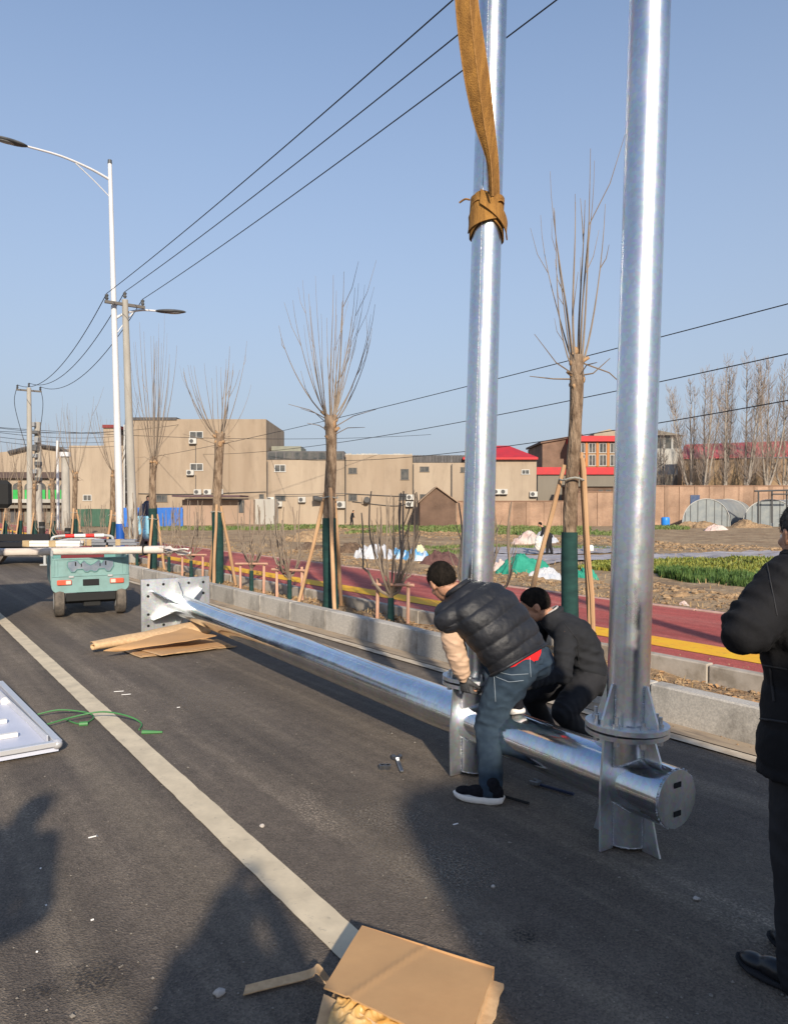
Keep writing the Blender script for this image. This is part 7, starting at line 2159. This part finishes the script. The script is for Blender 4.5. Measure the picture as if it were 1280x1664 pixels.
# under the far base plate: a rolled sheet on flat sheets
ca = thing('cardboard_roll', 'half rolled brown cardboard sheet pinned under the big base plate', 'cardboard', G(240, 1050))
pA, pB = G(150, 1056, .04), G(330, 1030, .05)
rows = []
for i in range(26):
    u = i / 25; p = pA.lerp(pB, u) ; rr_ = .050 + .04 * u
    row = []
    for k in range(30):
        w = R(150) - R(430) * k / 29; r2 = rr_ * (1 - .35 * k / 29) * (1 + .10 * nz3((u * 4, k * .3, 0), 1, 2))
        ax = (pB - pA).normalized(); sd = Vector((ax.y, -ax.x, 0))
        if sd.y > 0: sd = -sd
        row.append(p + sd * math.cos(w) * r2 * (1.5 + u) + Vector((0, 0, r2 * math.sin(w) + r2 * .9)))
    rows.append(row)
mb = MB(); vs = [q for r_ in rows for q in r_]; mb.add(vs, [(i * 30 + k, i * 30 + k + 1, (i + 1) * 30 + k + 1, (i + 1) * 30 + k) for i in range(25) for k in range(29)])
o = mb.build('rolled_sheet', M_cardin, ca, smooth=True, sharp=0); sm_ = o.modifiers.new('s', 'SOLIDIFY'); sm_.thickness = .006
sh_ = [G(205, 1062, .09), G(300, 1036, .16), G(385, 1050, .05), G(290, 1066, .02)]
mb = MB(); board(mb, [G(168, 1058, .10), G(300, 1020, .19), G(352, 1034, .16), G(190, 1060, .06)], .006, 24, 10, .012, .012, 8); mb.build('upper_sheet', M_card, ca, smooth=True, sharp=40)
for k, q in enumerate(([(195, 1056), (330, 1038), (382, 1052), (228, 1069)], [(215, 1054), (350, 1040), (372, 1050), (262, 1066)])):
    t = thing('cardboard_sheet', ('lower flat cardboard sheet under the rolled one', 'upper flat cardboard sheet showing its torn right end')[k], 'cardboard', G(280, 1060), group='flat cardboard sheets under the base plate')
    for j in range(2):
        mb = MB(); board(mb, [G(x + 3 * j, y - 2 * j, .012 + .022 * k + .010 * j) for x, y in q], .006, 26, 12, .005, .02, 20 + 3 * k + j); mb.build('ply', M_card if j else M_cardin, t, smooth=True, sharp=40)

# ------------------------------------------------------------------ sign panel lying face down at the left, cable, tools, litter
M_panel = mat('white_coated_panel', (.46, .48, .56), .4, col2=(.42, .44, .52), nscale=2, spec=.5)
M_panelrib = mat('panel_rib_aluminium', (.55, .55, .56), .35, .5)
pn = thing('sign_panel', 'pale ribbed metal panel lying on the road at the left edge', 'panel', G(20, 1190))
c0_, c1_, c2_, c3_ = G(0, 1113, .05), G(95, 1212, .05), G(-190, 1262, .05), G(-330, 1150, .05)
d1 = (c1_ - c0_); 
mb = MB(); mb.prism([c0_, c1_, c2_, c3_], (0, 0, -.035)); mb.build('sheet', M_panel, pn)
def bar(a, b_, w, h, m, nm, zo=0.0):
    d = (b_ - a); L_ = d.length; d.normalize(); MB().box((a + b_) / 2 + Vector((0, 0, h / 2 + zo)), (L_, w, h), math.atan2(d.y, d.x), bev=.004).build(nm, m, pn)
bar(c0_, c1_, .05, .035, M_panelrib, 'edge_flange'); bar(c2_, c1_, .05, .035, M_panelrib, 'edge_flange', .001)
bar(c0_ + Vector((-.09, -.02, 0)), c1_ + Vector((-.10, .06, 0)), .012, .05, M_panelrib, 'inner_lip', .001)
MB().ball(c1_ + Vector((-.01, .0, .012)), .035, 12, 8).build('corner', M_panelrib, pn, smooth=True)
for k in range(5):
    u = .12 + .19 * k
    a = c0_.lerp(c1_, u) + Vector((-.22, 0, 0)); e = (c2_ - c1_).normalized()
    bar(a, a + e * 1.0, .045, .03, M_whtape, 'stiffener', .001)
MB().ball(G(8, 1140, .07), .035, 12, 8).build('lamp_boss', M_whtape, pn, smooth=True)
M_green = mat('green_strap_cable', (.045, .16, .05), .5)
gc = thing('green_strap', 'thin green strapping loops lying across the cream lane line', 'strap', G(150, 1170))
for pts in ([(50, 1164, .02), (95, 1154, .05), (140, 1158, .03), (152, 1166, .012), (140, 1176, .008)], [(74, 1178, .03), (120, 1165, .05), (165, 1157, .07), (205, 1163, .06), (229, 1175, .02), (226, 1186, .008)], [(108, 1170, .01), (125, 1176, .008), (142, 1177, .008)]):
    MB().tube(curve([G(*q) for q in pts], 30), .006, 6).build('strap_loop', M_green, gc, smooth=True)
MB().cyl(G(129, 1177, .012), G(143, 1176, .012), .018, n=10).build('clip', M_green, gc); MB().cyl(G(231, 1190, .012), G(264, 1190, .010), .016, .008, n=10).build('clip', M_green, gc)
# tools
M_tool = mat('worn_tool_steel', (.36, .38, .40), .35, 1.0, col2=(.22, .23, .25), nscale=30)
def spanner(label, a, b_, r, m2=None, hd=1):
    d = (b_ - a).normalized(); n_ = Vector((-d.y, d.x, 0)); t = thing('wrench', label, 'wrench', a)
    MB().box((a + b_) / 2, ((b_ - a).length, r * 2, r * 1.2), math.atan2(d.y, d.x), bev=r * .3).build('handle', m2 or M_tool, t)
    h = MB(); c = a
    h.prism([c + n_ * r * 2.6 - d * r * 3.2, c + n_ * r * 2.8 + d * r * .5, c + n_ * r * 1.2 + d * r * 2.4, c - n_ * r * 1.2 + d * r * 2.4, c - n_ * r * 2.8 + d * r * .5, c - n_ * r * 2.4 - d * r * 3.4, c - n_ * r * 1.0 - d * r * 3.0, c - n_ * r * .9 - d * r * .4, c + n_ * r * .9 - d * r * .4, c + n_ * r * 1.1 - d * r * 2.8], (0, 0, r * 1.5)); h.build('jaw', M_tool, t)
spanner('short grey wrench lying left of the bending worker beside two nuts', G(645, 1233, .012), G(653, 1254, .012), .012)
spanner('dark handled adjustable wrench on the road between worker and right pole', G(872, 1274, .014), G(932, 1291, .014), .011, mat('blue_black_grip', (.02, .025, .05), .5))
for k, (x, y) in enumerate(((621, 1250), (630, 1250))):
    c = G(x, y, .0); t = thing('steel_nut', ('left of two steel nuts beside the short wrench', 'right of two steel nuts beside the short wrench')[k], 'nut', c, group='loose nuts on the road')
    MB().cyl(c, c + Vector((0, 0, .028)), .022, n=6).build('nut_body', M_tool, t); MB().cyl(c + Vector((0, 0, .0282)), c + Vector((0, 0, .029)), .012, n=12).build('hole', M_hole, t)
t = thing('steel_rod', 'thin dark steel rod on the road behind the bending worker heel', 'rod', G(838, 1300)); MB().cyl(G(818, 1294, .012), G(859, 1306, .012), .008, n=8).build('rod_body', M_black, t, smooth=True)
for k, (x, y, r, lb_) in enumerate(((356, 1614, .020, 'pale pebble left of the torn cardboard strip'), (426, 1342, .014, 'pale pebble right of the lane line in mid road'), (1132, 1461, .016, 'flat pale pebble near the standing man'), (801, 1441, .010, 'small pebble in the shaded road right of centre'))):
    c = G(x, y, r * .4); mb = MB(); mb.ball(c, (r, r * .8, r * .6), 10, 7); mb.v = [tuple(Vector(p) + Vector((1, 1, 1)) * r * .25 * nz3(p, 60, k)) for p in mb.v]
    tag(mb.build('pebble', mat('pale_pebble', (.42, .38, .34), .9, col2=(.3, .27, .24), nscale=60), base=c, smooth=True), lb_, 'pebble', 'pale pebbles on the road')
mb = MB()
for _ in range(900):
    if random.random() < .6: p = G(rnd(-100, 1350), rnd(1060, 1700), .003)
    else: p = ST(rnd(0, 16), rnd(1.8, 4.5), .003)
    r = rnd(.0015, .006) if random.random() < .93 else rnd(.006, .011); n = 5
    mb.add([p + Vector((r * math.cos(6.28 * i / n) * rnd(.7, 1.2), r * math.sin(6.28 * i / n) * rnd(.7, 1.2), 0)) for i in range(n)] + [p + Vector((0, 0, r * .8))], [(i, (i + 1) % n, n) for i in range(n)])
stuff(mb.build('road_grit', mat('grit', (.22, .195, .165), .95, col2=(.12, .11, .095), nscale=40)), 'pale grit and stone chips scattered on the asphalt', 'grit')
mb = MB()
for x, y, w, l in ((150, 1361, .6, .06), (158, 1359, 2.2, .05), (193, 1124, .3, .13), (205, 1129, .35, .12), (290, 1150, .5, .04), (66, 1412, 0, .012), (75, 1472, 1, .012), (150, 1496, .7, .02), (60, 1548, 0, .012), (740, 1340, .5, .05), (985, 1375, .6, .10), (995, 1372, .7, .07)):
    p = G(x, y, .005); d = Vector((math.cos(w), math.sin(w), 0)) * l / 3.2; n_ = Vector((-d.y, d.x, 0)).normalized() * min(.0026, l / 5)
    mb.add([p - d - n_, p + d - n_, p + d + n_ + Vector((0, 0, .004)), p - d + n_ + Vector((0, 0, .004))], [(0, 1, 2, 3)])
stuff(mb.build('litter', M_whtape), 'scraps of white plastic and shavings on the road', 'litter')
